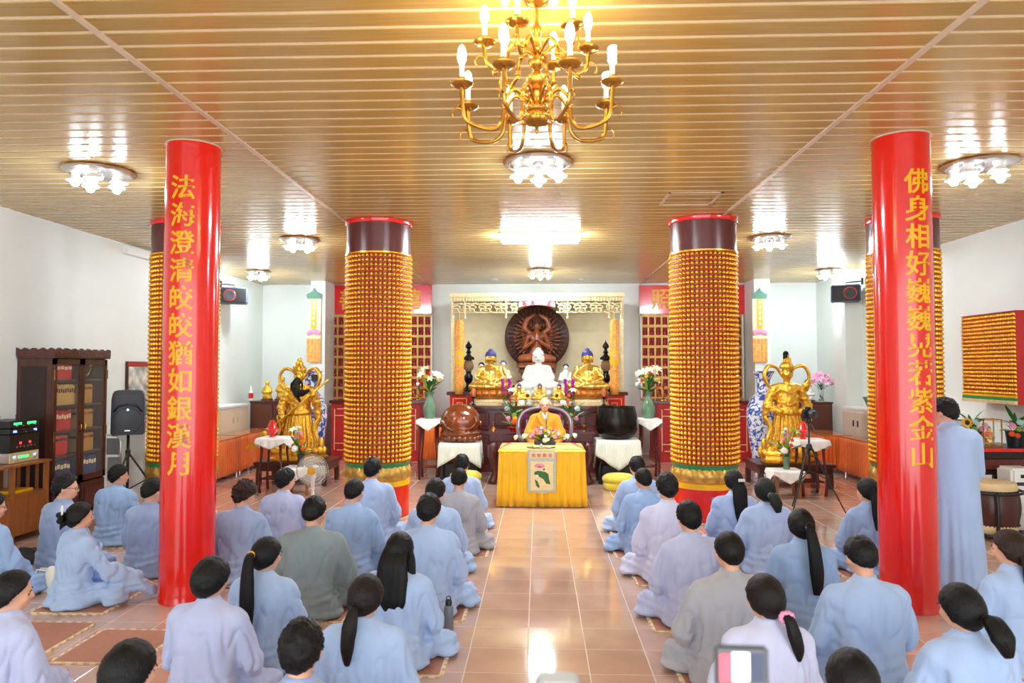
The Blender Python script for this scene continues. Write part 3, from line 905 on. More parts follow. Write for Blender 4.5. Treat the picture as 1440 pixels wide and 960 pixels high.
for x in (-1.70, -1.45, -.62, .62, 1.45, 1.70):
    MB().lathe([(.0, 2.92), (.022, 2.93), (.026, 2.96), (.014, 2.985), (.022, 3.0), (.022, 3.28)], (x, -.03, 0), 12).build('hanging_post', M_GOLDP, K, smooth=50)
for s in (-1, 1):
    MB().bb(s * 1.70 - .035, s * 1.70 + .035, -.02, .05, 1.47, 3.3).build('post', M_GOLDP, K, bevel=.01)
MB().bb(-1.70, 1.70, 1.56, 1.6, 1.47, 3.3).build('backdrop', mat('pale_gold_silk', (240, 228, 184), .5, metal=.1, var=.06, scale=5), K)
# curved white name plaque with four red characters
pq = [(.36 * u, .05 * (1 - u * u)) for u in np.linspace(-1, 1, 13)]
poly = [(x, 3.15 + z) for x, z in pq] + [(x * 1.02, 3.255 + z) for x, z in reversed(pq)]
pl_ = MB().prism(poly, Matrix.Translation((0, -.06, 0)), .02).build('name_plaque', M_WHITE, K)
rim = MB()
for dz in (0.0, .105): rim.tube([(x * (1 + dz * .2), -.072, 3.15 + z + dz) for x, z in pq], .008, 6)
rim.build('plaque_border', M_REDM, pl_)
for i, chh in enumerate('殿寶光圓'):
    x = -.245 + i * .163; u = x / .36
    link('plaque_character', glyph(chh, .088, .004, .003), M_REDM, pl_, (x, -.074, 3.20 + .05 * (1 - u * u)))

# hanging streamers in front of the posts and banners on the pilasters
M_BAN = mat('orange_yellow_embroidery', (232, 178, 72), .6, var=.3, scale=30, rgb2=(222, 120, 60))
for px, lab in ((646, 'long orange embroidered streamer at the left canopy post'), (864, 'long orange embroidered streamer at the right canopy post')):
    p = at(px, 500, 13.98)
    t = thing('streamer', lab, 'banner', (p.x, 13.98, 0))
    MB().lathe([(.075, 1.42), (.085, 1.6), (.08, 2.2), (.085, 2.75), (.075, 2.86), (.02, 2.9)], n=24, flute=lambda a: 1 + .12 * sin(a * 8)).build('brocade_tube', M_BAN, t, smooth='all')
    MB().lathe([(.088, 2.0), (.092, 2.05), (.092, 2.22), (.088, 2.26)], n=24).build('yellow_band', M_YEL, t, smooth=40)
    MB().ell((0, -.09, 2.16), (.03, .01, .035)).build('rosette', M_PINK, t, smooth='all')
    MB().lathe([(.0, 2.89), (.01, 2.9), (.01, 3.05)], n=8).build('cord', M_YEL, t)
M_BANP = mat('pale_gold_brocade', (242, 224, 176), .6, var=.25, scale=45, rgb2=(226, 196, 176))
for px, lab in ((441, 'embroidered temple banner on the left pilaster'), (1069, 'embroidered temple banner on the right pilaster')):
    p = at(px, 500, 15.37)
    t = thing('temple_banner', lab, 'banner', (p.x, 15.37, 0))
    z = lambda y: at(px, y, 15.37).z
    MB().bb(-.155, .155, -.01, .01, z(508), z(420)).build('banner_cloth', M_BANP, t)
    MB().bb(-.06, .06, -.018, -.008, z(462), z(420)).build('yellow_panel', M_YEL, t)
    for k in range(5):
        MB().box((0, -.02, z(425 + k * 7.5)), (.05, .004, .07)).build('embroidered_character', mat('lilac_thread', (206, 202, 218), .6), t, bevel=.004)
    MB().prism([(-.15, z(420)), (.15, z(420)), (.165, z(414)), (.09, z(411.5)), (.03, z(409)), (0, z(404)), (-.03, z(409)), (-.09, z(411.5)), (-.165, z(414))], Matrix.Translation((0, -.012, 0)), .02).build('green_hood', mat('teal_brocade', (84, 140, 118), .6), t)
    lot = MB()
    for k in range(7):
        lot.ell((-.12 + .04 * k, -.02, z(468) + .012 * (3 - abs(k - 3))), (.035, .012, .06), 8, 6)
    lot.build('lotus_ornament', M_PINK, t, smooth='all')
    for k in range(4):
        MB().bb(-.15 + k * .078, -.085 + k * .078, -.016, -.008, z(509), z(476)).build('tail_strip', M_BAN, t)

# ------------------------------------------------------------------ red sign boards and niche panels
def sign(pl, prr, lab, chars):
    a = at(pl, 401, YB - .08); b = at(prr, 441, YB - .08)
    t = thing('red_sign', lab, 'sign', ((a.x + b.x) / 2, YB - .06, 0))
    w = b.x - a.x
    MB().bb(-w / 2, w / 2, -.03, .03, b.z, a.z).build('board', M_REDSIGN, t, bevel=.006)
    for c, fx in chars:
        link('character', glyph(c, .50, .012, .006), M_YEL, t, (fx * w / 2, -.036, (a.z + b.z) / 2))
    return t
sign(463, 607, 'red sign board with gold characters behind the left gilded column', (('善', -.60), ('禧', .60)))
sign(899, 1047, 'red sign board with a gold character behind the right gilded column', (('照', -.58),))
fig = MB(); fig.ell((0, 0, .045), (.038, .025, .045), 8, 6); fig.ell((0, 0, .105), (.018, .018, .024), 8, 6); fig.ell((0, -.005, .02), (.05, .03, .022), 8, 5)
me_fig = fig.mesh('figurine', smooth='all')
M_FIG = mat('rose_red_figure', (190, 50, 66), .35, metal=.3)
M_NICHE = mat('niche_gold_frame', (204, 160, 84), .4, metal=.3, var=.15, scale=20)
def niche_panel(pl, prr, lab):
    a = at(pl, 444, YB - .1); b = at(prr, 560, YB - .1)
    w = b.x - a.x; h = a.z - b.z
    t = thing('niche_panel', lab, 'wall panel', ((a.x + b.x) / 2, YB - .002, b.z))
    nc, nr = 15, 8
    MB().bb(-w / 2, w / 2, -.03, 0, 0, h).build('back_board', M_REDM, t)
    MB().bb(-w / 2 - .03, -w / 2, -.14, 0, 0, h).build('side_rail', M_WHITE, t); MB().bb(w / 2, w / 2 + .03, -.14, 0, 0, h).build('side_rail', M_WHITE, t)
    um = MB().bb(-.02, .02, -.125, -.03, 0, h).mesh('upright'); sm_ = MB().bb(-w / 2, w / 2, -.13, -.03, -.03, .03).mesh('shelf')
    for c in range(nc + 1): link('upright', um, M_NICHE, t, (-w / 2 + w * c / nc, 0, 0))
    for r in range(nr + 1): link('shelf', sm_, M_NICHE, t, (0, 0, h * r / nr))
    for c in range(nc):
        for r in range(nr):
            link('figurine', me_fig, M_FIG, t, (-w / 2 + w * (c + .5) / nc, -.075, h * r / nr + .03))
niche_panel(466, 606, 'gold lattice of red niches with figurines behind the left gilded column')
niche_panel(902, 1044, 'gold lattice of red niches with figurines behind the right gilded column')
def red_cabinet(x0, x1, lab, fx):
    t = thing('red_cabinet', lab, 'cabinet', ((x0 + x1) / 2, 15.3, 0)); w = x1 - x0
    MB().bb(-w / 2, w / 2, -.45, .7, 0, 1.2).build('body', M_REDM, t)
    MB().bb(-w / 2 - .04, w / 2 + .04, -.5, .72, 1.2, 1.26).build('top', M_ROSE, t, bevel=.01)
    MB().bb(-w / 2 - .02, w / 2 + .02, -.47, .7, 0, .1).build('plinth', M_REDM, t)
    g = MB(); L = w / 2 - .12
    for sx in (-1, 1):
        for (z0, s2) in ((.22, 1), (1.08, -1)):
            g.bb(min(sx * L, sx * (L - .2)), max(sx * L, sx * (L - .2)), -.462, -.448, z0 - .008, z0 + .008)
            g.bb(min(sx * (L - .2), sx * (L - .188)), max(sx * (L - .2), sx * (L - .188)), -.462, -.448, min(z0, z0 + s2 * .14), max(z0, z0 + s2 * .14))
            g.bb(min(sx * (L - .2), sx * (L + .05)), max(sx * (L - .2), sx * (L + .05)), -.462, -.448, z0 + s2 * .14 - .008, z0 + s2 * .14 + .008)
        g.bb(sx * (L + .05) - .008, sx * (L + .05) + .008, -.462, -.448, .22, 1.08)
    g.build('gold_fretwork', M_GOLDP, t)
red_cabinet(-4.35, -2.5, 'red cabinet with gold fretwork behind the left gilded column', 1)
red_cabinet(2.48, 4.35, 'red cabinet with gold fretwork behind the right gilded column', -1)

# ------------------------------------------------------------------ statues on the altar
buddha('gold_buddha', 'seated gold Buddha with blue hair on the left of the altar', (at(690, 520, 13.6).x, 13.62, 1.237), 1.07, M_GOLDBUD, M_BLUEH, M_LOTUSO, M_GOLDP)
buddha('gold_buddha', 'seated gold Buddha with blue hair on the right of the altar', (at(826, 520, 13.6).x, 13.62, 1.237), 1.08, M_GOLDBUD, M_BLUEH, M_LOTUSO, M_GOLDP)
buddha('white_buddha', 'white marble Buddha at the centre of the altar', (at(757, 520, 13.7).x, 13.67, 1.237), 1.09, M_MARBLE, M_MARBLE, M_MARBLE, M_MARBLE, jewel=False)
for px, lab in ((730, 'small gold Buddha with halo left of the white Buddha'), (759, 'small gold Buddha with halo in front of the white Buddha'), (786, 'small gold Buddha with halo right of the white Buddha')):
    p = at(px, 545, 13.30)
    t = buddha('small_gold_buddha', lab, (p.x, 13.25, 1.237), .42, M_GOLDBUD, M_BLUEH, M_GOLDP, M_GOLDP, jewel=False, voxel=.022)
    hal = [(.28 * cos(a) * (1 - .12 * sin(a)), .66 + .40 * sin(a)) for a in np.linspace(0, 2 * pi, 29)[:-1]]
    MB().prism(hal, Matrix.Translation((0, .13, 0)), .03).build('halo', M_GOLDP, t, bevel=.008)
# thousand-armed Guanyin
G = thing('thousand_armed_guanyin', 'brown carved wooden many-armed statue with round halo of arms', 'statue', (at(755, 500, 15.0).x, 15.05, 1.47))
b = MB()
b.caps([(0, 0, .74), (0, .0, .98), (0, .01, 1.12)], [.17, .13, .14]); b.cap((-.14, 0, 1.14), (.14, 0, 1.14), .07)
b.cap((0, 0, 1.15), (0, -.01, 1.28), .05); b.ell((0, -.015, 1.34), (.075, .08, .10), 16, 12); b.ell((0, -.04, 1.30), (.05, .05, .045)); b.caps([(0, -.09, 1.345), (0, -.1, 1.325)], [.008, .012])
for s in (-1, 1):
    b.caps([(s * .20, .0, 1.11), (s * .25, -.08, .90), (s * .02, -.22, 1.06)], [.06, .05, .032]); b.cap((s * .018, -.22, 1.06), (s * .01, -.21, 1.20), .026, .014)
    b.caps([(s * .12, 0, .68), (s * .32, -.10, .66), (-s * .06, -.2, .66)], [.10, .08, .06])
    b.caps([(s * .13, .02, 1.20), (s * .27, .0, 1.30), (s * .20, .0, 1.50), (s * .06, .0, 1.58)], [.05, .06, .055, .04])
    b.ell((s * .083, 0, 1.32), (.014, .02, .05))
link('body', sculpt(b, .014, 3, lambda co, no: npnoise(co, (10, 10, 8), 4) * .012, name='guanyin'), M_GUAN, G)
cr = MB().lathe([(.07, 1.41), (.095, 1.45), (.085, 1.50), (.06, 1.56), (.03, 1.60), (.0, 1.62)], (0, 0, 0), 20, flute=lambda a: 1 + .12 * sin(a * 9))
cr.build('crown', M_GUAND, G, smooth=50)
for s in (-1, 1):
    for k in range(8): pass
    bd = MB()
    for k in range(12): bd.ell((s * (.29 + .02 * sin(k)), -.06, 1.30 - .05 * k), (.026, .026, .022), 8, 6)
    bd.build('bead_string', M_GUAN, G, smooth='all')
hal = MB().lathe([(.0, -.02), (.66, -.02), (.69, .0), (.66, .02), (.0, .02)], (0, .16, 1.12), 64, M=Matrix.Rotation(pi / 2, 4, 'X'))
hal.build('halo_disc', M_GUAND, G, smooth=50)
for ring, (rr_, n_) in enumerate(((.60, 34), (.47, 28), (.35, 22))):
    am = MB().caps([(0, 0, .16), (.02, -.02, rr_ - .12), (0, -.05, rr_ - .03)], [.034 - ring * .004, .022, .015], 8); am.ell((0, -.06, rr_), (.022, .014, .034), 8, 6)
    ame = am.mesh('halo_arm', smooth='all')
    for k in range(n_):
        a = radians(-142 + 284 * k / (n_ - 1))
        o = link('halo_arm', ame, M_GUAND if ring != 1 else M_GUAN, G, (0, .12 - ring * .02, 1.12)); o.rotation_euler = (0, a, 0)
for (r0, z0, z1, m_) in ((.52, 0, .12, M_GUAND), (.44, .12, .22, M_GUAN), (.34, .22, .36, M_GUAND), (.40, .36, .46, M_GUAN), (.44, .46, .58, M_GUAN)):
    MB().lathe([(r0 * .9, z0), (r0, z0 + .02), (r0 * .96, (z0 + z1) / 2), (r0, z1 - .02), (r0 * .85, z1)], n=40, sy=.7, flute=lambda a: 1 + .035 * sin(a * 16)).build('pedestal_tier', m_, G, smooth=60)

# lamps, orchids and small figures on the altar
for px, lab in ((659, 'tall black pagoda lamp left of the left gold Buddha'), (852, 'tall black pagoda lamp right of the right gold Buddha')):
    p = at(px, 520, 14.35)
    t = thing('pagoda_lamp', lab, 'lamp', (p.x, 14.35, 1.47))
    MB().lathe([(.10, 0), (.10, .06), (.06, .1), (.05, .16), (.085, .22), (.09, .30), (.05, .36), (.06, .40)], n=24).build('vase_base', M_BRONZE, t, smooth=50)
    MB().lathe([(.05, .40), (.10, .46), (.105, .52), (.08, .60), (.05, .63)], n=20).build('lamp_globe', mat('smoked_glass', (130, 96, 60), .1, alpha=.75), t, smooth=50)
    MB().lathe([(.06, .62), (.12, .64), (.11, .68), (.05, .72), (.035, .76), (.06, .78), (.03, .82), (.03, .85), (.07, .89), (.05, .94), (.02, .98), (.0, 1.03)], n=8).build('roof_finial', M_BRONZE, t)
def orchid(px, py, lab, seed):
    p = at(px, py, 13.35)
    t = thing('orchid', lab, 'flowers', (p.x, 13.35, 1.237))
    rr = random.Random(seed)
    for s in (-1, 1):
        pts = [(0, 0, .0), (s * .03, 0, .25), (s * .05, -.02, .45), (s * .06, -.08, .42), (s * .05, -.1, .25)]
        MB().tube(pts, .006, 6).build('flower_stem', M_LEAF, t)
        for k in range(6):
            u = k / 5
            o = link('orchid_flower', me_mum, M_MAG, t); aim(o, (s * (.065 - .02 * u) + rr.uniform(-.015, .015), -.09, .47 - .24 * u), (s * .2, -1, .1), .85 - .25 * u)
    for k in range(5):
        o = link('leaf', me_leafS, M_LEAF, t); o.rotation_euler = (.5, 0, k * 1.256)
    MB().lathe([(.045, 0), (.06, .06), (.062, .08), (.05, .08), (.0, .07)], n=16).build('pot', M_WHITE, t, smooth=50)
orchid(712, 545, 'magenta orchid right of the left gold Buddha', 3)
orchid(800, 545, 'magenta orchid left of the right gold Buddha', 4)
def small_figure(name, lab, px, Y, z, h, bm, hm, black=True):
    p = at(px, 540, Y)
    t = thing(name, lab, 'figurine', (p.x, Y, z), scale=h)
    b = MB(); b.ell((0, 0, .12), (.26, .2, .12)); b.caps([(0, 0, .2), (0, 0, .55), (0, 0, .68)], [.22, .16, .12]); b.ell((0, -.01, .84), (.095, .10, .12)); b.cap((0, 0, .6), (0, 0, .8), .05)
    for s in (-1, 1): b.caps([(s * .14, 0, .62), (s * .22, -.05, .42), (s * .06, -.18, .4)], [.07, .07, .05])
    link('body', sculpt(b, .025, 2, lambda co, no: npnoise(co, (12, 12, 8), 4) * .02, name='fig'), bm, t)
    MB().ell((0, .02, .90), (.105, .105, .10)).build('hair', hm, t, smooth='all')
    MB().lathe([(.3, 0), (.3, .06), (.24, .09), (.0, .1)], n=20).build('base', M_ROSE, t, smooth=50)
    return t
small_figure('standing_figurine', 'white-robed figurine beside the left pagoda lamp', 677, 14.1, 1.472, .58, M_MARBLE, M_HAIR)
small_figure('standing_figurine', 'white-robed figurine behind the right orchid', 796, 14.12, 1.472, .55, M_MARBLE, M_HAIR)
small_figure('small_gold_figure', 'small gold figure behind the left orchid', 708, 14.2, 1.472, .62, M_GOLDP, M_BLUEH)
# candle lamps at the altar corners
for px, lab in ((666, 'red glass oil lamp at the left end of the rosewood altar'), (849, 'red glass oil lamp at the right end of the rosewood altar')):
    p = at(px, 560, 13.3)
    t = thing('oil_lamp', lab, 'lamp', (p.x, 13.28, 1.236))
    MB().lathe([(.05, 0), (.045, .02), (.012, .04), (.012, .13), (.035, .15), (.035, .17)], n=16).build('lamp_stem', M_BRONZE, t, smooth=50)
    MB().lathe([(.03, .17), (.04, .2), (.04, .3), (.03, .32), (.026, .32)], n=16).build('glass_cup', mat('orange_glass', (206, 110, 70), .15, alpha=.85), t, smooth=50)

# ------------------------------------------------------------------ monk, chair and front table
def monk():
    Y = 11.32; p = at(766, 560, Y); s = .98
    ztop = p.z
    seat = ztop - .87 * s
    mb = MB(); HM = head_matrix(0, radians(4)); head_solids(mb, HM)
    mb.caps([(0, 0, .60), (0, -.01, .42), (0, -.01, .14)], [.055, .11, .12])
    for k in (-1, 1):
        mb.caps([(k * .05, 0, .55), (k * .155, 0, .53), (k * .215, .05, .29), (k * .07, .29, .27)], [.05, .042, .035, .026])
        hand_solids(mb, (k * .06, .30, .27), (-k * .75, .5, -.05), (0, .3, 1))
        mb.caps([(k * .09, .0, .09), (k * .12, .34, .06), (k * .12, .36, -.36)], [.08, .06, .05]); mb.cap((k * .12, .36, -.42), (k * .13, .5, -.44), .04, .035)
    o = bpy.data.objects.new('person', sculpt(mb, .008, 3, name='monk_body')); COL.objects.link(o); o.data.materials.append(M_SKIN)
    tag(o, 'monk with shaved head and glasses in saffron robe behind the yellow table', 'person')
    o.location = (p.x, Y, seat); o.rotation_euler = (0, 0, pi); o.scale = (s, s, s)
    r = MB()
    R = []
    for (z, rx, ry) in ((-.02, .21, .17), (.1, .2, .16), (.25, .185, .14), (.42, .2, .138), (.51, .205, .128), (.57, .185, .11), (.61, .125, .09), (.645, .08, .074)):
        R.append([(rx * cos(a), ry * sin(a), z) for a in np.linspace(0, 2 * pi, 29)[:-1]])
    r.rings(R); r.lathe([(.074, .61), (.074, .64), (.068, .672), (.045, .672)], (0, .014, 0), 20)
    for k in (-1, 1):
        r.cap((k * .05, 0, .60), (k * .165, 0, .56), .05, .066)
        r.caps([(k * .185, 0, .54), (k * .255, .06, .30), (k * .10, .25, .27)], [.07, .085, .08]); r.cap((k * .25, .08, .25), (k * .14, .25, .16), .08, .09)
        r.caps([(k * .10, 0, .08), (k * .12, .36, .05), (k * .13, .36, -.38)], [.12, .1, .11])
    r.ell((0, .2, .05), (.2, .2, .09)); r.bb(-.2, .2, .26, .44, -.4, .06)
    r.caps([(.13, .11, .60), (.03, .145, .44), (-.1, .13, .28)], [.02, .02, .02])
    link('robe', sculpt(r, .0125, 3, lambda co, no: npnoise(co, (8, 8, 4), 2) * .014 + np.sin(co[:, 0] * 42 + co[:, 2] * 25) * .004 * (co[:, 2] < .55), name='monk_robe'), R_MONK, o)
    dress_head(o, 0, radians(4), 0, None, None, 3, True, True)
    MB().prism([(-.05, .64), (.0, .52), (.05, .64), (.03, .655), (0, .59), (-.03, .655)], Matrix.Translation((0, .115, 0)), .02).build('inner_collar', M_WHITE, o)
    return p.x, Y, seat
# ------------------------------------------------------------------ people
HEAD_PIVOT = Vector((0, .015, .66))
def head_matrix(turn, bow, tilt=0.0):
    return (Matrix.Translation(HEAD_PIVOT) @ Matrix.Rotation(turn, 4, 'Z') @ Matrix.Rotation(-bow, 4, 'X') @ Matrix.Rotation(tilt, 4, 'Y') @ Matrix.Translation(-HEAD_PIVOT))
SK_C = Vector((0, .018, .785)); SK_R = Vector((.080, .098, .100))
def head_solids(mb, HM, jaw=1.0):
    h = MB()
    h.ell(SK_C, SK_R, 20, 14)
    h.ell((0, .052, .735), (.060, .062, .078 * jaw), 16, 12)
    h.ell((0, .068, .70), (.040, .04, .036), 14, 10)                  # chin
    h.ell((0, .105, .782), (.05, .016, .012), 12, 8)                  # brow
    h.caps([(0, .112, .778), (0, .128, .748)], [.009, .014])          # nose
    for s in (-1, 1):
        h.ell((s * .040, .092, .745), (.022, .022, .026), 12, 8)      # cheek
        h.ell((s * .012, .120, .744), (.009, .009, .008), 8, 6)
        h.ell((s * .081, .018, .765), (.012, .022, .034), 10, 8)      # ear
    h.ell((0, .110, .712), (.024, .012, .006), 10, 6)
    h.ell((0, .106, .701), (.021, .012, .007), 10, 6)
    h.cap((0, .0, .60), (0, .012, .72), .052, .050)                   # neck
    h.xf(HM)
    mb.add(h.v, h.f)
def hand_solids(mb, w, d, side, up=(0, 0, 1)):
    """palm at w pointing along d, thumb towards 'side'"""
    d = Vector(d).normalized(); s = Vector(side).normalized(); u = d.cross(s).normalized()
    w = Vector(w)
    for k, (o, L) in enumerate(((-.030, .060), (-.010, .072), (.010, .068), (.030, .052))):
        a = w + s * -o + d * .015; b = w + s * -o + d * .075; c = b + d * L * .55 - u * .012; e = c + d * L * .35 - u * .022
        mb.cap(a, b, .016, .012, 8); mb.cap(b, c, .0095, .009, 8); mb.cap(c, e, .009, .0075, 8)
    a = w + s * .03 + d * .015; b = w + s * .058 + d * .045; c = w + s * .06 + d * .078
    mb.cap(a, b, .014, .011, 8); mb.cap(b, c, .011, .009, 8)
BODY = {}
def seated_body(turn, bow, tilt, voxel=.0105, arm='lap'):
    key = (round(turn, 2), round(bow, 2), round(tilt, 2), voxel, arm)
    if key in BODY: return BODY[key]
    mb = MB()
    head_solids(mb, head_matrix(turn, bow, tilt))
    mb.caps([(0, .0, .60), (0, -.01, .42), (0, -.01, .14)], [.055, .11, .12])
    for s in (-1, 1):
        if arm == 'lap' or s < 0:
            mb.caps([(s * .05, 0, .55), (s * .155, .0, .53), (s * .215, .05, .29), (s * .085, .275, .185)], [.05, .042, .035, .026])
            hand_solids(mb, (s * .075, .285, .18), (-s * .75, .5, -.12), (0, .3, 1))
        else:
            mb.caps([(s * .05, 0, .56), (s * .16, .0, .54), (s * .26, .13, .34), (s * .31, .42, .16)], [.05, .042, .035, .024])
            hand_solids(mb, (s * .32, .44, .15), (s * .1, .9, -.3), (-s, 0, .3))
        mb.caps([(s * .08, .02, .11), (s * .25, .24, .09), (-s * .02, .32, .075)], [.075, .05, .04])
    me = sculpt(mb, voxel, 3, name='body')
    BODY[key] = me
    return me
ROBE = {}
def seated_robe(seed, lean=0.0, spread=1.0, arm='lap', voxel=.0135, wide=1.0):
    key = (seed, lean, spread, arm, wide)
    if key in ROBE: return ROBE[key]
    mb = MB(); W = wide
    prof = [(-.01, .215, .175, -.01), (.05, .22, .175, -.015), (.12, .205, .16, -.02), (.22, .185, .14, -.015), (.32, .185, .135, -.008),
            (.42, .200, .138, -.004), (.51, .208, .128, -.002), (.57, .19, .112, .0), (.61, .13, .092, .0), (.645, .08, .074, .006)]
    R = []
    for (z, rx, ry, cy) in prof:
        ring = []
        for i in range(28):
            a = 2 * pi * i / 28
            ca, sa = cos(a), sin(a)
            e = 0.8
            ring.append((W * rx * math.copysign(abs(ca) ** e, ca), cy + ry * math.copysign(abs(sa) ** e, sa), z))
        R.append(ring)
    mb.rings(R)
    mb.lathe([(.072, .62), (.070, .64), (.064, .680), (.045, .680)], (0, .014, 0), 20)      # stand-up collar
    for s in (-1, 1):
        mb.cap((s * .05, 0, .60), (s * .165 * W, .0, .56), .050, .066)
        if arm == 'lap' or s < 0:
            mb.caps([(s * .185 * W, .0, .54), (s * .245 * W, .05, .30), (s * .11, .245, .19)], [.068, .075, .072])
            mb.cap((s * .245 * W, .06, .27), (s * .15, .22, .15), .07, .075)
        else:   # arm stretched over the raised knee
            mb.caps([(s * .185, .0, .54), (s * .26, .13, .34), (s * .30, .40, .20)], [.068, .068, .06])
            mb.caps([(s * .26, .15, .28), (s * .31, .40, .13), (s * .34, .52, .06)], [.06, .07, .045])
        kx = .285 * spread
        mb.caps([(s * .10, .03, .10), (s * kx, .25, .085)], [.11, .082])
        mb.caps([(s * kx, .25, .075), (-s * .03, .36, .06)], [.078, .07])
        mb.ell((s * (kx + .01), .22, .03), (.10, .12, .04))
    mb.ell((0, .22, .06), (.30 * spread, .2, .07)); mb.ell((0, -.04, .03), (.25 * W, .19, .055))
    rr = random.Random(seed); ph = rr.uniform(0, 9)
    def disp(co, no):
        n1 = npnoise(co, (7, 7, 3.2), seed * 3.1)
        n2 = npnoise(co, (16, 16, 7), seed * 5.3 + 9)
        low = np.clip((.42 - co[:, 2]) / .4, 0, 1)
        waist = np.exp(-((co[:, 2] - .17) / .09) ** 2) * np.sin(co[:, 2] * 95 + 3.5 * np.sin(co[:, 0] * 6 + ph))
        skirt = np.where(co[:, 2] < .14, np.sin((co[:, 0] * 34 + 12 * co[:, 1]) + ph) * .006, 0)
        fold = np.sin(co[:, 0] * 38 + n1 * 5 + ph) * .003 * np.clip(co[:, 2] * 3, 0, 1) * np.clip((.55 - co[:, 2]) * 6, 0, 1)
        n3 = npnoise(co, (11, 11, 4.5), seed * 2.7 + 4)
        crease = (1 - np.minimum(1, np.abs(n3) * 3.2)) ** 2 * np.clip(co[:, 2] * 4, .2, 1) * np.clip((.6 - co[:, 2]) * 8, 0, 1)
        return n1 * .010 - crease * .017 + n2 * .008 * (0.4 + low) + waist * .006 + skirt * 1.4 + fold * 2
    me = sculpt(mb, voxel, 4, disp, zmin=.006, name='robe')
    if lean:
        n = len(me.vertices); co = np.empty(n * 3); me.vertices.foreach_get('co', co); co = co.reshape(-1, 3)
    ROBE[key] = me
    return me
HAIRM = {}
def skull_r(d): return 1.0 / sqrt((d.x / SK_R.x) ** 2 + (d.y / SK_R.y) ** 2 + (d.z / SK_R.z) ** 2)
def hair_cap(style, seed):
    key = (style, seed)
    if key in HAIRM: return HAIRM[key]
    nu, nv = 56, 40
    back, side, front, th, rough = {'short': (-.97, -.42, .50, .15, .012), 'fade': (-.80, -.25, .45, .13, .008), 'tousled': (-.93, -.40, .40, .18, .035),
                                    'bowl': (-.98, -.62, .25, .19, .006), 'long': (-.99, -.66, .52, .13, .005), 'crop': (-.90, -.30, .55, .11, .006)}[style]
    vs = []; fs = []
    for j in range(nv + 1):
        t = pi * j / nv
        for i in range(nu):
            a = 2 * pi * i / nu
            d = Vector((sin(t) * cos(a), sin(t) * sin(a), cos(t)))
            az = math.acos(max(-1, min(1, -d.y / max(1e-6, sqrt(d.x ** 2 + d.y ** 2)))))   # 0 at the back, pi at the face
            u = az / pi
            zl = back + (side - back) * min(1, u * 2) ** 2.2 if u < .5 else side + (front - side) * min(1, (u - .5) * 2.6) ** 0.8
            zl += 0.035 * noise.noise(Vector((a * 3, seed, 1)))
            m = max(0, min(1, (d.z - zl) / .14))
            m = m * m * (3 - 2 * m)
            nn = noise.noise(d * 5 + Vector((seed * 3.3, 0, 0))) * .6 + noise.noise(d * 14 + Vector((0, seed, 0))) * .6
            base = skull_r(d)
            crown = 1 + .10 * max(0, d.z) * (0.6 if style != 'crop' else .2)
            r = base * (.90 + m * (.10 + th)) * (1 + (crown - 1) * m) + rough * nn * m
            if style in ('bowl', 'long'): r += .014 * m * max(0, min(1, (.75 - d.z) / 1.3))
            vs.append(SK_C + d * r)
    for j in range(nv):
        for i in range(nu):
            a = j * nu + i; b = j * nu + (i + 1) % nu
            fs.append((a, b, b + nu, a + nu))
    me = MB().add(vs, fs).mesh('hair', smooth='all')
    HAIRM[key] = me
    return me
def strand_lock(pts, rad, seed, flat=.55, n=22, steps=18):
    """a hank of hair following a path, grooved lengthwise"""
    P = [Vector(p) for p in pts]; Q = []; RR = []
    for k in range(steps + 1):
        u = k / steps * (len(P) - 1); i = min(int(u), len(P) - 2); f = u - i
        p0 = P[max(i - 1, 0)]; p1 = P[i]; p2 = P[i + 1]; p3 = P[min(i + 2, len(P) - 1)]
        Q.append(0.5 * (2 * p1 + (p2 - p0) * f + (2 * p0 - 5 * p1 + 4 * p2 - p3) * f * f + (3 * p1 - p0 - 3 * p2 + p3) * f ** 3))
        RR.append(rad[i] + (rad[i + 1] - rad[i]) * f)
    R = []
    for k, q in enumerate(Q):
        t = (Q[min(k + 1, steps)] - Q[max(k - 1, 0)]).normalized()
        x = Vector((1, 0, 0)); x = (x - t * x.dot(t)).normalized(); y = t.cross(x)
        ring = []
        for i in range(n):
            a = 2 * pi * i / n
            g = 1 + .10 * sin(a * 7 + seed) + .08 * noise.noise(Vector((cos(a) * 3, sin(a) * 3 + seed, k * .12)))
            ring.append(q + x * (RR[k] * g * cos(a)) + y * (RR[k] * g * flat * sin(a)))
        R.append(ring)
    return MB().rings(R)

me_eye = MB().ell((0, 0, 0), (.011, .006, .0055), 10, 8).mesh('eye', smooth='all')
me_brow = MB().tube([(-.019, -.003, 0), (0, .003, .004), (.019, -.004, -.001)], [.002, .0032, .0018], 6).mesh('brow', smooth='all')
me_lip = MB().ell((0, 0, 0), (.021, .006, .0045), 12, 6).mesh('lip', smooth='all')
M_EYE = mat('dark_eye', (30, 22, 20), 0.2); M_LIP = mat('lips', (190, 104, 96), 0.45)
def glasses_mesh():
    g = MB()
    for s in (-1, 1):
        g.tube([(s * .036 + .025 * cos(a), .128, .775 + .018 * sin(a)) for a in np.linspace(0, 2 * pi, 21)], .0018, 6)
        g.tube([(s * .061, .126, .778), (s * .082, .08, .782), (s * .088, .012, .775)], .0018, 6)
    g.tube([(-.011, .128, .778), (0, .131, .781), (.011, .128, .778)], .0018, 6)
    return g.mesh('glasses', smooth='all')
me_glasses = glasses_mesh()
M_WIRE = mat('dark_wire', (50, 46, 44), 0.3, metal=0.6)

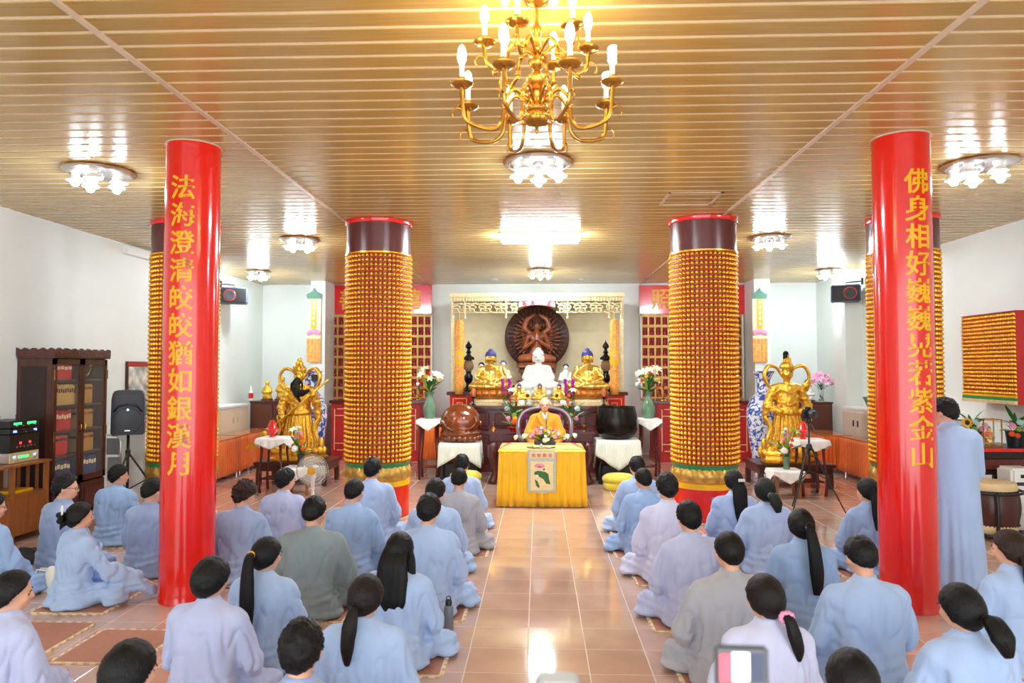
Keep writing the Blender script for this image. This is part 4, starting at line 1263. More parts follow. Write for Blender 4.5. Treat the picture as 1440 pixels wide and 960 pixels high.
def dress_head(t, turn, bow, tilt, hair, hmat, seed, face=True, glasses=False, extras=None):
    HM = head_matrix(turn, bow, tilt)
    def put(name, me, m, par=None):
        o = link(name, me, m, par or t)
        if par is None: o.matrix_basis = HM
        return o
    h = None
    if hair:
        style = hair if hair in ('short', 'fade', 'tousled', 'bowl', 'crop') else 'long'
        h = put('hair', hair_cap(style, seed % 5), hmat)
    if face:
        for s in (-1, 1):
            e = link('eye', me_eye, M_EYE, t); e.matrix_basis = HM @ Matrix.Translation((s * .035, .107, .766))
            b = link('eyebrow', me_brow, hmat or M_HAIRG, t); b.matrix_basis = HM @ Matrix.Translation((s * .035, .116, .786))
        l = link('mouth', me_lip, M_LIP, t); l.matrix_basis = HM @ Matrix.Translation((0, .117, .706))
    if glasses: put('glasses', me_glasses, M_WIRE)
    if hair == 'ponytail_long':
        a = HM @ Vector((0, -.10, .80)); 
        pts = [a, a + Vector((.0, -.045, -.03)), a + Vector((.01, -.085, -.16)), a + Vector((.02, -.105, -.34)), a + Vector((.025, -.10, -.50))]
        strand_lock(pts, [.022, .034, .046, .05, .03], seed).build('ponytail', hmat, t, smooth='all')
        MB().tube([a + Vector((.024 * cos(k), -.012, .024 * sin(k) - .008)) for k in np.linspace(0, 2 * pi, 15)], .006, 6).build('hair_tie', extras or M_BLACK, t, smooth='all')
    elif hair == 'ponytail':
        a = HM @ Vector((0, -.088, .745))
        pts = [a, a + Vector((.0, -.04, -.02)), a + Vector((-.01, -.07, -.10)), a + Vector((-.02, -.078, -.21)), a + Vector((-.022, -.072, -.30))]
        strand_lock(pts, [.02, .03, .042, .036, .012], seed).build('ponytail', hmat, t, smooth='all')
        MB().tube([a + Vector((.022 * cos(k), -.014, .022 * sin(k) - .008)) for k in np.linspace(0, 2 * pi, 15)], .006, 6).build('hair_tie', extras or M_BLACK, t, smooth='all')
    elif hair == 'ponytail_scrunchie':
        a = HM @ Vector((.03, -.085, .715))
        pts = [a, a + Vector((.015, -.045, -.02)), a + Vector((.035, -.06, -.09)), a + Vector((.055, -.062, -.17)), a + Vector((.06, -.055, -.23))]
        strand_lock(pts, [.02, .028, .034, .028, .008], seed).build('ponytail', hmat, t, smooth='all')
        sc = MB(); b = a + Vector((.008, -.022, -.012))
        for k in range(11):
            an = 2 * pi * k / 11
            sc.ell(b + Vector((.030 * cos(an), -.004 * (k % 2), .024 * sin(an))), (.015, .016, .013), 8, 6)
        sc.build('scrunchie', extras, t, smooth='all')
    elif hair == 'low_pony':
        a = HM @ Vector((0, -.098, .745))
        pts = [a, a + Vector((.01, -.05, -.005)), a + Vector((.02, -.10, -.06)), a + Vector((.03, -.12, -.14))]
        strand_lock(pts, [.025, .05, .055, .02], seed, flat=.8).build('ponytail', hmat, t, smooth='all')
        MB().tube([a + Vector((.026 * cos(k), -.014, .026 * sin(k))) for k in np.linspace(0, 2 * pi, 15)], .005, 6).build('hair_tie', extras or M_BLACK, t, smooth='all')
    elif hair == 'half_up':
        a = HM @ Vector((0, -.06, .80))
        pts = [a, a + Vector((0, -.055, -.10)), a + Vector((.0, -.07, -.22)), a + Vector((.01, -.085, -.36)), a + Vector((.015, -.08, -.45))]
        strand_lock(pts, [.05, .075, .075, .065, .04], seed, flat=.42).build('long_hair', hmat, t, smooth='all')
        c = MB()
        for k in range(5): c.box((.0 + .014 * (k - 2), 0, .003 * (k % 2)), (.012, .016, .03))
        o = c.build('hair_clip', extras or M_WHITE, t, bevel=.002); o.matrix_basis = Matrix.Translation(HM @ Vector((.015, -.116, .80)))
    elif hair == 'long_loose':
        a = HM @ Vector((0, -.04, .80))
        pts = [a, a + Vector((0, -.062, -.10)), a + Vector((.0, -.075, -.22)), a + Vector((.0, -.092, -.36)), a + Vector((.0, -.085, -.44))]
        strand_lock(pts, [.075, .10, .11, .10, .03], seed, flat=.38, n=32).build('long_hair', hmat, t, smooth='all')
        for s in (-1, 1):
            pts = [HM @ Vector((s * .075, .0, .78)), HM @ Vector((s * .095, .005, .70)), Vector((s * .105, -.03, .57)), Vector((s * .085, -.105, .45))]
            strand_lock(pts, [.03, .035, .03, .012], seed + s).build('hair_lock', hmat, t, smooth='all')
    elif hair == 'bun_clip':
        b = MB(); 
        for k in range(5):
            an = k * 1.25
            b.ell((.028 * cos(an), -.125 + .012 * sin(an * 2), .775 + .03 * sin(an)), (.032, .028, .026), 10, 8)
        b.cap((-.02, -.10, .72), (-.03, -.12, .67), .03, .008)
        put('hair_bun', b.mesh('bun', smooth='all'), hmat)
        for k, (x, z) in enumerate(((-.032, .845), (.032, .83))):
            c = MB()
            ring = [(x + .026 * cos(q), -.122 + .05 * (z + .03 * sin(q) - .79), z + .024 * sin(q)) for q in np.linspace(0, 2 * pi, 13)]
            c.tube(ring, .009, 6)
            put('hair_clip', c.mesh('clip', smooth='all'), M_WHITE)

MAT_MESH = {}
def foam_mat_mesh():
    """0.6 m puzzle mat with toothed pale edge"""
    h = .30
    pts = []
    def side(a, b):
        n = 15
        A = Vector(a); B = Vector(b); d = (B - A) / n; o = Vector((d.y, -d.x)).normalized()
        out = []
        for k in range(n):
            off = .009 if k % 2 else -.009
            out += [A + d * (k + .08) + o * off, A + d * (k + .92) + o * off]
        return out
    for a, b in (((-h, -h), (h, -h)), ((h, -h), (h, h)), ((h, h), (-h, h)), ((-h, h), (-h, -h))): pts += side(a, b)
    R = [[(p.x, p.y, z) for p in pts] for z in (0.0, .0115)]
    return MB().rings(R)
fm_mesh = foam_mat_mesh().mesh('mat_edge')
fm_top = MB().bb(-.283, .283, -.283, .283, .0108, .0132).mesh('mat_top')
def foam_mat(x, y, rz, label):
    t = thing('foam_mat', label, 'floor mat', (x, y, 0), rz, group='brown foam mats on the floor')
    link('mat_edge', fm_mesh, M_MATE, t); link('mat_top', fm_top, M_MAT, t)
    return t

H0 = 0.89
def sitter(px, ytop, Y, robe, hair, label, yaw=0, turn=0, bow=12, tilt=0, hmat=None, seed=1, glasses=False, arm='lap',
           extras=None, who='', wide=1.0, sx=1.0, matlab=None, zs=None, mat_rz=0):
    p = at(px, ytop, Y)
    hgt = zs if zs else max(.74, min(1.0, p.z - .013))
    s = hgt / H0
    turn, bow, tilt = radians(turn), radians(bow), radians(tilt)
    top = head_matrix(turn, bow, tilt) @ Vector((0, .01, .89))
    o = bpy.data.objects.new('person', seated_body(turn, bow, tilt, arm=arm))
    if not o.data.materials: o.data.materials.append(M_SKIN)
    COL.objects.link(o); tag(o, label, 'person')
    off = Matrix.Rotation(radians(yaw), 3, 'Z') @ Vector((top.x, top.y, 0)) * s
    o.location = (p.x - off.x, Y, .0135); o.rotation_euler = (0, 0, radians(yaw)); o.scale = (s * sx, s * sx, s)
    link('robe', seated_robe(seed % 6, 0, 1.0, arm, wide=wide), robe, o)
    dress_head(o, turn, bow, tilt, hair, hmat or M_HAIR, seed, True, glasses, extras)
    c = Matrix.Rotation(radians(yaw), 3, 'Z') @ Vector((0, .12, 0)) * s
    foam_mat(o.location.x + c.x, Y + c.y, radians(mat_rz), 'brown foam mat under ' + (matlab or who))
    return o

P = sitter
# --- left of the aisle, from the aisle outwards
P(649, 640, 8.5, R_BLUE, 'short', 'person in sky-blue robe seated nearest the altar, left edge of aisle', yaw=-5, turn=-8, seed=1, who='the front sitter left of the aisle')
P(645, 660, 7.5, R_GREY, 'fade', 'person in grey robe seated second from altar, left edge of aisle', yaw=-5, turn=4, seed=2, who='the grey-robed sitter by the left aisle')
P(612, 675, 6.65, R_BLUE, 'short', 'person in blue robe behind the grey-robed sitter, left edge of aisle', yaw=-3, turn=-12, seed=3, who='the sitter behind the left grey robe')
P(602, 697, 5.65, R_BLUE, 'short', 'short-haired person in sky-blue robe just before the long-haired sitter, left aisle', yaw=-3, turn=-4, seed=4, who='the sitter ahead of the long loose hair')
P(561, 751, 4.7, R_BLUE, 'long_loose', 'person with long loose black hair beside a grey bottle', yaw=-8, turn=-5, seed=5, bow=6, who='the sitter with long loose hair')
P(513, 812, 3.75, R_BLUE, 'ponytail', 'person with brown ponytail behind the one with long loose hair', yaw=-3, turn=-14, seed=6, hmat=M_HAIRG, bow=6, extras=M_HAIRG, who='the brown ponytail')
P(523, 645, 7.9, R_BLUE, 'short', 'person in blue robe seated right against the left gilded column', yaw=2, turn=-14, seed=7, bow=5, who='the sitter against the left gilded column')
P(497, 674, 6.6, R_BLUE2, 'crop', 'crop-haired person in blue robe seated behind the one at the left gilded column', yaw=-4, turn=-10, seed=8, who='the crop-haired sitter in the second left file')
P(440, 700, 5.6, R_GREEN, 'fade', 'broad person in grey-green robe on the left', yaw=0, turn=-8, seed=9, wide=1.12, bow=8, who='the grey-green robe')
P(373, 758, 4.6, R_BLUE, 'ponytail_long', 'person with long black ponytail and yellow hair tie on the left', yaw=-6, turn=-28, seed=10, bow=4, extras=M_YEL, who='the ponytail with yellow tie')
P(294, 788, 4.0, R_LILAC, 'bowl', 'person with bobbed bowl-cut hair in lilac robe beside the left red pillar', yaw=-2, turn=-20, seed=11, bow=3, who='the bowl-cut hair')
P(421, 878, 2.95, R_SLATE, 'short', 'short-haired person cut off by the bottom edge, head only, left of centre', yaw=0, turn=0, seed=12, bow=4, who='the short-haired head at the bottom edge')
P(400, 660, 7.3, R_LILAC, 'short', 'person in pale lilac robe seated next to the standing fan', yaw=-4, turn=-28, seed=13, bow=5, who='the sitter next to the fan')
P(342, 678, 6.45, R_SLATE, 'tousled', 'person with tousled brown hair and glasses right of the left red pillar', yaw=-4, turn=-22, seed=14, hmat=M_HAIRB, glasses=True, bow=14, who='the tousled brown hair')
P(213, 674, 6.6, R_SLATE, 'fade', 'person in slate-blue robe half hidden behind the left red pillar', yaw=-8, turn=-24, seed=15, bow=8, who='the sitter half behind the left red pillar')
P(165, 655, 7.75, R_BLUE2, 'short', 'person in blue robe seated below the loudspeaker stand', yaw=-10, turn=-38, seed=16, bow=4, wide=1.1, who='the sitter below the loudspeaker')
P(90, 668, 6.6, R_SLATE, 'short', 'person with glasses in profile seated before the bookcase', yaw=-24, turn=-42, seed=17, glasses=True, bow=4, who='the sitter with glasses by the bookcase')
P(110, 708, 5.75, R_BLUE, 'bun_clip', 'person with white hair clips, sleeve stretched over the knee, on the left', yaw=-34, turn=-18, seed=18, arm='knee', bow=2, who='the sitter with white hair clips')
P(-14, 694, 5.9, R_BLUE2, 'long', 'person at the left edge, only face and sleeve in view', yaw=-16, turn=-30, seed=19, glasses=True, bow=6, who='the sitter cut by the left edge')
P(14, 806, 3.8, R_LILAC, 'long', 'person in lilac robe in profile at the lower left edge', yaw=-22, turn=-36, seed=20, bow=6, who='the lower-left profile sitter')
P(176, 908, 2.75, R_LILAC, 'long', 'person with smooth black hair, only the head showing at the lower left bottom edge', yaw=-6, turn=-18, seed=21, bow=8, who='the smooth black hair at lower left')
# --- right of the aisle
P(896, 643, 8.4, R_BLUE, 'short', 'person in blue robe seated nearest the altar, right edge of aisle', yaw=8, turn=6, seed=22, who='the front sitter right of the aisle')
P(905, 659, 7.5, R_BLUE2, 'crop', 'person in blue robe second from the altar, right edge of aisle', yaw=10, turn=8, seed=23, who='the second sitter right of the aisle')
P(939, 667, 6.6, R_WHITE, 'short', 'person in whitish lilac robe at the right edge of the aisle', yaw=6, turn=4, seed=24, bow=8, who='the whitish robe by the right aisle')
P(970, 707, 5.5, R_LILAC, 'short', 'person in pale blue robe behind the whitish robe, right of aisle', yaw=8, turn=6, seed=25, bow=10, who='the sitter behind the whitish robe')
P(1033, 662, 7.5, R_BLUE, 'half_up', 'person with long hair held by a white clip beside the right gilded column', yaw=4, turn=10, seed=26, bow=2, who='the long hair with white clip')
P(1077, 674, 6.85, R_BLUE, 'low_pony', 'person with green-tinted low ponytail on the right', yaw=2, turn=4, seed=27, hmat=M_HAIRGR, bow=4, extras=M_FMINT, who='the green-tinted ponytail')
P(1027, 750, 4.5, R_GREY, 'crop', 'broad crop-haired person in warm grey robe, right of aisle', yaw=6, turn=4, seed=28, wide=1.15, bow=6, who='the broad grey robe')
P(1128, 718, 5.45, R_BLUE2, 'ponytail_long', 'person with very long black ponytail down the back, right side', yaw=2, turn=2, seed=29, bow=2, who='the very long ponytail')
P(1078, 812, 3.75, R_WHITE, 'ponytail_scrunchie', 'person with pink scrunchie and dark ponytail, lower right of centre', yaw=2, turn=18, seed=30, hmat=M_HAIRG, extras=M_PINK, bow=4, who='the pink scrunchie')
P(1222, 674, 6.9, R_BLUE2, 'half_up', 'person with long black hair half hidden behind the right red pillar', yaw=6, turn=26, seed=31, bow=4, extras=M_BLACK, who='the sitter half behind the right red pillar')
P(1215, 757, 4.4, R_BLUE, 'fade', 'person with faded haircut in sky-blue robe left of the right red pillar', yaw=3, turn=2, seed=32, wide=1.08, bow=14, who='the faded haircut')
P(1356, 826, 3.6, R_BLUE, 'low_pony', 'person with short black ponytail at the lower right', yaw=4, turn=20, seed=33, bow=6, who='the short ponytail at lower right')
P(1204, 922, 2.75, R_BLUE, 'long', 'person with black hair, only the crown showing at the bottom edge, right side', yaw=0, turn=0, seed=34, bow=8, who='the crown of black hair at the bottom edge')
P(1424, 748, 4.75, R_BLUE, 'half_up', 'person with long brown hair at the right edge', yaw=16, turn=24, seed=35, hmat=M_HAIRB, bow=2, extras=M_WHITE, who='the brown hair at the right edge')

# --- empty mats
foam_mat(at(160, 912, 4.85).x, 4.92, 0, 'empty brown foam mat left of the bowl-cut sitter')
foam_mat(at(36, 900, 5.0).x, 5.05, 0, 'empty brown foam mat at the left edge before the lower-left sitter')

# --- standing person at the right
def standing():
    Y = 5.95 + .25
    p = at(1337, 558, Y)
    s = (p.z) / 1.70
    t0 = radians(32); b0 = radians(16)
    PV = Vector((0, .02, 1.46))
    off = PV - HEAD_PIVOT
    HM = Matrix.Translation(off) @ head_matrix(t0, b0)
    mb = MB(); head_solids(mb, HM)
    mb.caps([(0, .01, 1.40), (0, 0, 1.2), (0, 0, .95)], [.055, .12, .12])
    for k in (-1, 1):
        mb.caps([(k * .05, 0, 1.36), (k * .17, 0, 1.34), (k * .23, .06, 1.08), (k * .06, .28, 1.10)], [.05, .045, .036, .028])
        hand_solids(mb, (k * .045, .30, 1.10), (-k * .2, .6, .6), (-k * .2, -.5, .8))
        mb.caps([(k * .09, 0, .92), (k * .09, .02, .5), (k * .09, 0, .10)], [.09, .06, .042])
        mb.caps([(k * .09, -.02, .045), (k * .10, .16, .03)], [.038, .032])
    o = bpy.data.objects.new('person', sculpt(mb, .011, 3, name='body')); COL.objects.link(o); o.data.materials.append(M_SKIN)
    tag(o, 'standing person in long sky-blue robe behind the right red pillar', 'person')
    o.location = (p.x, Y, .0); o.scale = (s, s, s); o.rotation_euler = (0, 0, radians(6))
    r = MB(); R = []
    for (z, rx, ry) in ((.14, .25, .20), (.3, .245, .19), (.6, .235, .17), (.9, .225, .155), (1.1, .215, .145), (1.25, .222, .14), (1.33, .215, .125), (1.38, .16, .10), (1.42, .085, .08)):
        z = z + max(0, z - 1.1) * .12
        R.append([(rx * cos(a), ry * sin(a), z) for a in np.linspace(0, 2 * pi, 33)[:-1]])
    r.rings(R); r.lathe([(.074, 1.42), (.072, 1.45), (.066, 1.495), (.045, 1.495)], (0, .018, 0), 20)
    for k in (-1, 1):
        r.cap((k * .06, 0, 1.40), (k * .18, 0, 1.36), .055, .07)
        r.caps([(k * .20, 0, 1.335), (k * .255, .06, 1.06), (k * .10, .25, 1.08)], [.072, .078, .08])
        r.cap((k * .24, .07, 1.02), (k * .13, .25, .93), .07, .075)
    def disp(co, no):
        n1 = npnoise(co, (5, 5, 1.0), 3.3); n2 = npnoise(co, (11, 11, 3), 7)
        return n1 * .016 + n2 * .006 + np.where(co[:, 2] < 1.0, np.sin(np.arctan2(co[:, 1], co[:, 0]) * 13 + n1 * 3) * .010 * np.clip((1.0 - co[:, 2]) * 1.6, 0, 1), 0)
    link('robe', sculpt(r, .0135, 4, disp, name='robe'), R_BLUE, o)
    tr = MB()
    for k in (-1, 1): tr.caps([(k * .09, 0, .3), (k * .09, 0, .085)], [.085, .075])
    link('trousers', sculpt(tr, .013, 3, name='trousers'), R_WHITE, o)
    for k in (-1, 1):
        so = MB(); so.caps([(k * .09, -.03, .045), (k * .10, .16, .035)], [.046, .04]); so.cap((k * .09, -.01, .05), (k * .09, 0, .12), .045, .05)
        link('sock', sculpt(so, .01, 3, zmin=.0, name='sock'), M_WHITE, o)
    h = link('hair', hair_cap('short', 2), M_HAIR, o); h.matrix_basis = HM
    return o
standing()
# (people helpers are defined before this point)
mx, my, mz = monk()
t = thing('monk_chair', 'purple-brown round-backed armchair the monk sits in', 'chair', (mx, my, 0))
M_CHAIR = mat('purple_brown_lacquer', (92, 70, 78), .3, var=.2, scale=10)
MB().bb(-.32, .32, -.26, .28, mz - .09, mz - .03).build('seat', M_CHAIR, t, bevel=.015)
for sx in (-1, 1):
    for sy in (-1, 1): MB().tube([(sx * .28, sy * .23, 0), (sx * .28, sy * .23, mz - .06)], .03, 10).build('leg', M_CHAIR, t, smooth='all')
    MB().tube([(sx * .29, -.22, mz - .05), (sx * .33, -.23, mz + .2)], .022, 10).build('arm_post', M_CHAIR, t, smooth='all')
pts = [(-.34, -.28, mz + .20), (-.40, -.05, mz + .24), (-.42, .08, mz + .34), (-.41, .20, mz + .50), (-.33, .29, mz + .61), (-.17, .33, mz + .67), (0, .34, mz + .68), (.17, .33, mz + .67), (.33, .29, mz + .61), (.41, .20, mz + .50), (.42, .08, mz + .34), (.40, -.05, mz + .24), (.34, -.28, mz + .20)]
MB().tube(smooth_path(pts), .038, 12).build('curved_back_rail', M_CHAIR, t, smooth='all')
MB().bb(-.09, .09, .27, .30, mz - .04, mz + .57).build('back_splat', M_CHAIR, t, bevel=.008)
for s in (-1, 1): MB().tube([(s * .27, .2, mz - .05), (s * .29, .24, mz + .5)], .02, 10).build('back_post', M_CHAIR, t, smooth='all')

fx = at(762, 700, 9.98).x
t = thing('lecture_table', 'table with pleated yellow satin skirt in front of the monk', 'table', (fx, 10.4, 0))
MB().bb(-.60, .60, -.40, .45, .765, .79).build('table_top', M_WOODDK, t)
for sx in (-1, 1):
    for sy in (-1, 1): MB().bb(sx * .55 - .025, sx * .55 + .025, sy * .38 - .025, sy * .38 + .025, 0, .765).build('leg', M_WOODDK, t)
thick(wavy_skirt([(-.60, .45), (-.60, -.42), (.60, -.42), (.60, .45)], .012, .795, .105, .030, flare=1.8, top_amp=.3).build('pleated_skirt', M_CLOTHY, t, smooth='all'), .004)
c = drape(1.20, .86, .03, scallop=.0); c.build('yellow_cover', M_CLOTHY, t, smooth='all', loc=(0, .015, .80))
tag(thick(MB().add([(-.585, -.40, 0), (.585, -.40, 0), (.44, .42, 0), (-.44, .42, 0)], [(0, 1, 2, 3)]).build('brocade_runner', M_BROC, loc=(fx, 10.4, .806)), .006), 'gold brocade runner on the yellow table', 'cloth')
rb = MB()
for s in (-1, 1): rb.add([(s * .585, -.36, 0), (s * .44, .42, 0), (s * .50, .42, 0), (s * .60, -.30, 0)], [(0, 1, 2, 3)])
rb.bb(-.50, .50, .40, .44, -.002, .004)
tag(thick(rb.build('red_table_runner', mat('crimson_cloth', (214, 40, 62), .6), loc=(fx, 10.4, .8045)), .003), 'crimson cloth edging under the brocade runner', 'cloth')
# banner hanging over the front of the table
bt = thing('lotus_banner', 'cream silk banner embroidered with a pink lotus, hung over the yellow table', 'banner', (fx, 9.925, 0))
M_CREAM = mat('cream_silk', (240, 222, 164), .6, var=.08, scale=25); M_SAGE = mat('sage_braid', (190, 202, 184), .6, var=.12, scale=60)
MB().prism([(-.195, .80), (.195, .80), (.195, .225), (0, .205), (-.195, .225)], Matrix.Translation((0, .01, 0)), .008).build('braid_border', M_SAGE, bt)
MB().bb(-.155, .155, -.002, .008, .245, .645).build('silk_panel', M_CREAM, bt); MB().bb(-.17, .17, -.002, .008, .69, .765).build('title_panel', M_CREAM, bt)
for i, c in enumerate('南無觀音'): link('banner_character', glyph(c, .058, .003, .001), mat('pale_red_thread', (222, 110, 96), .6), bt, (-.115 + i * .077, -.005, .728))
lf = MB(); lf.prism([(-.10, .50), (-.05, .515), (.05, .50), (.09, .47), (.10, .40), (.12, .33), (.06, .34), (.02, .40), (-.05, .44), (-.11, .47)], Matrix.Translation((0, -.004, 0)), .004)
lf.build('lotus_leaf', M_LEAF, bt)
MB().prism([(-.10, .40), (-.06, .37), (-.03, .30), (-.04, .275), (-.08, .31)], Matrix.Translation((0, -.004, 0)), .004).build('lotus_leaf', M_LEAF, bt)
lo = MB()
for k in range(7):
    a = radians(20 + k * 23); lo.ell((-.03 + .045 * cos(a), -.006, .565 + .022 * sin(a)), (.034, .003, .013), 8, 4, Matrix.Rotation(-a, 4, 'Y'))
lo.build('lotus_flower', M_PINK, bt, smooth='all')
MB().ell((-.03, -.01, .572), (.03, .003, .01)).build('lotus_heart', mat('deep_pink', (214, 50, 110), .5), bt, smooth='all')
MB().ell((-.065, -.007, .445), (.02, .003, .016)).build('lotus_bud', M_FWH, bt, smooth='all')
MB().ell((.03, -.007, .535), (.012, .003, .012)).build('dragonfly', M_DKGREY, bt, smooth='all')
for s in (-1, 1):
    tl = MB()
    for k in range(6): tl.box((s * .20, 0, .75 - k * .022), (.014, .006, .012))
    tl.build('pink_edging', M_PINK, bt)
t = thing('incense_stand', 'small dark ornament stand on the edge of the yellow table', 'ornament', (fx - .01, 10.03, .809))
MB().tube([(-.2, 0, .02), (-.1, 0, .008), (0, 0, .016), (.1, 0, .008), (.2, 0, .02)], .009, 8).build('base_bar', M_CHAIR, t, smooth='all')
MB().lathe([(.035, 0), (.03, .02), (.012, .035), (.022, .05), (.008, .06), (.0, .075)], n=12).build('finial', M_SILVER, t, smooth='all')
for s in (-1, 1): link('flower', me_mum, M_LEAFY if s < 0 else M_FWH, t, (s * .12, -.01, .018)).scale = (.5, .5, .5)

# flowers on the lecture table
rr = random.Random(5); spec = []
for k in range(46):
    a = rr.uniform(0, 2 * pi); r = sqrt(rr.random()); x = .30 * r * cos(a); y = .12 * r * sin(a); z = .20 - .16 * r * r + rr.uniform(-.02, .03)
    m, s = rr.choice(((M_PINK, 1.0), (M_PINK, .9), (M_FWH, .8), (M_LEAFY, .7), (M_FYEL, .8), (M_FWH, .7), (M_MAG, .6), (M_LEAFY, .6)))
    spec.append(('mum', m, x, y, z, s * .8, 'flower'))
for (x, z) in ((-.42, .06), (.43, .09), (.0, .02), (-.3, .08), (.32, .08)): spec.append(('mum', M_LILY, x, -.1, z, .95, 'flower'))
bouquet('table_flowers', 'low arrangement of pink and white flowers on the yellow table', (mx - .005, 10.56, .86), spec, 16, .2, .1, 2, leafbig=False)
o = MB().bb(-.16, .16, -.07, .07, 0, .055).build('flower_tray', M_DKGREY, bevel=.01, loc=(mx - .005, 10.56, .811)); tag(o, 'dark tray under the table flowers', 'tray')
t = thing('microphone', 'silver microphone in front of the monk', 'microphone', (mx + .03, 10.95, .80))
MB().tube([(0, 0, -.0), (0, 0, .18), (-.01, -.03, .33)], .008, 8).build('gooseneck', M_DKGREY, t, smooth='all')
MB().lathe([(.035, 0), (.03, .015), (.0, .02)], n=16).build('mic_base', M_DKGREY, t)
MB().ell((-.012, -.035, .36), (.026, .026, .036)).build('mic_head', M_SILVER, t, smooth='all')

# ------------------------------------------------------------------ wooden fish and bowl bell
wx = at(648, 600, 12.4).x; sx_, sz_ = .36, .32
t = thing('wooden_fish', 'large glossy brown wooden fish drum on a cloth-covered stand', 'drum', (wx, 12.4, .66))
b = MB(); b.ell((0, 0, .33), (.35, .27, .33), 30, 20); b.ell((0, -.05, .16), (.36, .25, .14), 24, 12)
link('body', sculpt(b, .016, 4, lambda co, no: np.where((np.abs(co[:, 2] - .20) < .025) & (co[:, 1] < 0), -.03, 0) + npnoise(co, (6, 6, 6), 2) * .008, name='fish'), M_WOODFISH, t)
for k in range(11):
    a = pi + pi * (k + .5) / 11
    MB().ell((.33 * cos(a), .25 * sin(a), .06 + .012 * (k % 2)), (.055, .045, .05)).build('carved_scale', M_WOODFISH, t, smooth='all')
for s in (-1, 1):
    MB().tube([(s * .1, -.25, .20), (s * .22, -.23, .26), (s * .30, -.16, .36), (s * .24, -.17, .44), (s * .17, -.21, .38)], .022, 8).build('carved_scroll', M_WOODFISH, t, smooth='all')
    MB().ell((s * .345, .0, .30), (.03, .08, .06)).build('carved_ear', M_WOODFISH, t, smooth='all')
def drum_stand(lab, x, y, h, w, d, m, lab2, drop=(.34, .5)):
    t = thing('drum_stand', lab, 'stand', (x, y, 0))
    MB().bb(-w / 2, w / 2, -d / 2, d / 2, h - .05, h - .012).build('stand_top', M_BLACK, t, bevel=.005)
    for a in (-1, 1):
        for b_ in (-1, 1): curved_leg(a * (w / 2 - .06), b_ * (d / 2 - .06), 0, h - .05, .03, .04, a, b_).build('leg', M_BLACK, t, smooth='all')
    MB().bb(-w / 2 + .08, w / 2 - .08, -d / 2 + .06, d / 2 - .06, .05, .30).build('drum_box', M_BLACK, t, bevel=.02)
    c = point_drape(w + .03, d + .03, drop[0], drop[1]).build('table_cloth', m, smooth='all', loc=(x, y, h)); thick(c, .004)
    tag(c, lab2, 'tablecloth')
drum_stand('black stand under the wooden fish', wx, 12.4, .655, .66, .5, M_CLOTHG, 'pale green velvet cloth under the wooden fish', (.20, .42))
bx = at(867, 590, 12.2).x
drum_stand('black stand under the bronze bowl bell', bx, 12.2, .735, .68, .5, M_CLOTHG, 'pale green velvet cloth under the bronze bowl bell', (.50, .24))
lathe_thing('bowl_bell', 'large dark bronze bowl bell on a cloth-covered stand', 'bell', (bx, 12.2, .742),
            [(.0, .0), (.20, .0), (.28, .03), (.345, .14), (.36, .26), (.345, .40), (.32, .50), (.315, .53), (.33, .54), (.305, .54), (.30, .50), (.32, .38), (.0, .05)], M_BRONZE, 56)
for px, Y, lab in ((870, 11.5, 'round yellow kneeling cushion right of the yellow table'), (655, 11.7, 'round yellow kneeling cushion left of the yellow table')):
    p = at(px, 688, Y)
    t = thing('kneeling_cushion', lab, 'cushion', (p.x, Y, 0))
    MB().lathe([(.22, .0), (.24, .02), (.245, .14), (.0, .15)], n=72, flute=lambda a: 1 + .02 * sin(a * 30)).build('pleated_side', M_HASSOCK, t, smooth='all')
    MB().lathe([(.25, .13), (.262, .16), (.255, .20), (.2, .24), (.1, .255), (.0, .26)], n=48).build('padded_top', M_HASSOCK, t, smooth='all')

# ------------------------------------------------------------------ flower stands with celadon vases
def lily_spec(seed, n=9, m=None):
    r = random.Random(seed); out = []
    for k in range(n):
        a = 2 * pi * k / n + r.uniform(-.3, .3); q = .10 + .14 * ((k * 7) % 5) / 4
        out.append(('lily', m or M_LILY, q * cos(a), q * .7 * sin(a), .26 + r.uniform(-.06, .16), r.uniform(.85, 1.15), 'lily'))
    return out
for px, Y, side in ((604, 12.5, 'left'), (912, 12.7, 'right')):
    x = at(px, 620, Y).x; h = 1.04
    tall_stand('tall rosewood flower stand with lace cloth on the %s of the altar' % side, x, Y, .36, .36, h)
    c = point_drape(.38, .38, .20, .06, wave=.006).build('lace_cloth', M_CLOTHW, smooth='all', loc=(x, Y, h + .005)); thick(c, .003); tag(c, 'white lace cloth on the flower stand %s of the altar' % side, 'cloth')
    lathe_thing('celadon_vase', 'green celadon vase on the flower stand %s of the altar' % side, 'vase', (x, Y, h + .009),
                [(0, 0), (.08, 0), (.085, .01), (.11, .08), (.12, .15), (.11, .22), (.075, .30), (.055, .37), (.055, .41), (.09, .47), (.08, .47), (.045, .40), (0, .3)], M_CELADON)
    sp = lily_spec(11 if side == 'left' else 12, 10)
    sp += [('mum', M_FOR, -.12, -.08, .22, .8, 'flower'), ('mum', M_FOR, .02, -.12, .36, .6, 'flower'), ('mum', M_FYEL, -.05, -.14, .30, .9, 'flower'), ('mum', M_FYEL, .16, -.1, .24, .9, 'flower'), ('mum', M_FWH, -.2, -.05, .16, .9, 'flower')]
    bouquet('lily_bouquet', 'bouquet of white lilies in the celadon vase %s of the altar' % side, (x, Y, h + .45), sp, 26, .28, .3, 5)
o = thick(wavy_skirt([(-.2, 0), (.2, 0)], .25, .85, .07, .012).build('orange_curtain', M_ORANGE, smooth='all', loc=(at(606, 630, 13.1).x, 13.1, 0)), .004)
o.location.z = .0; tag(o, 'orange cloth hanging behind the left flower stand', 'cloth')
t = thing('low_box', 'low table behind the orange cloth at the left flower stand', 'table', (at(606, 630, 13.35).x, 13.35, 0))
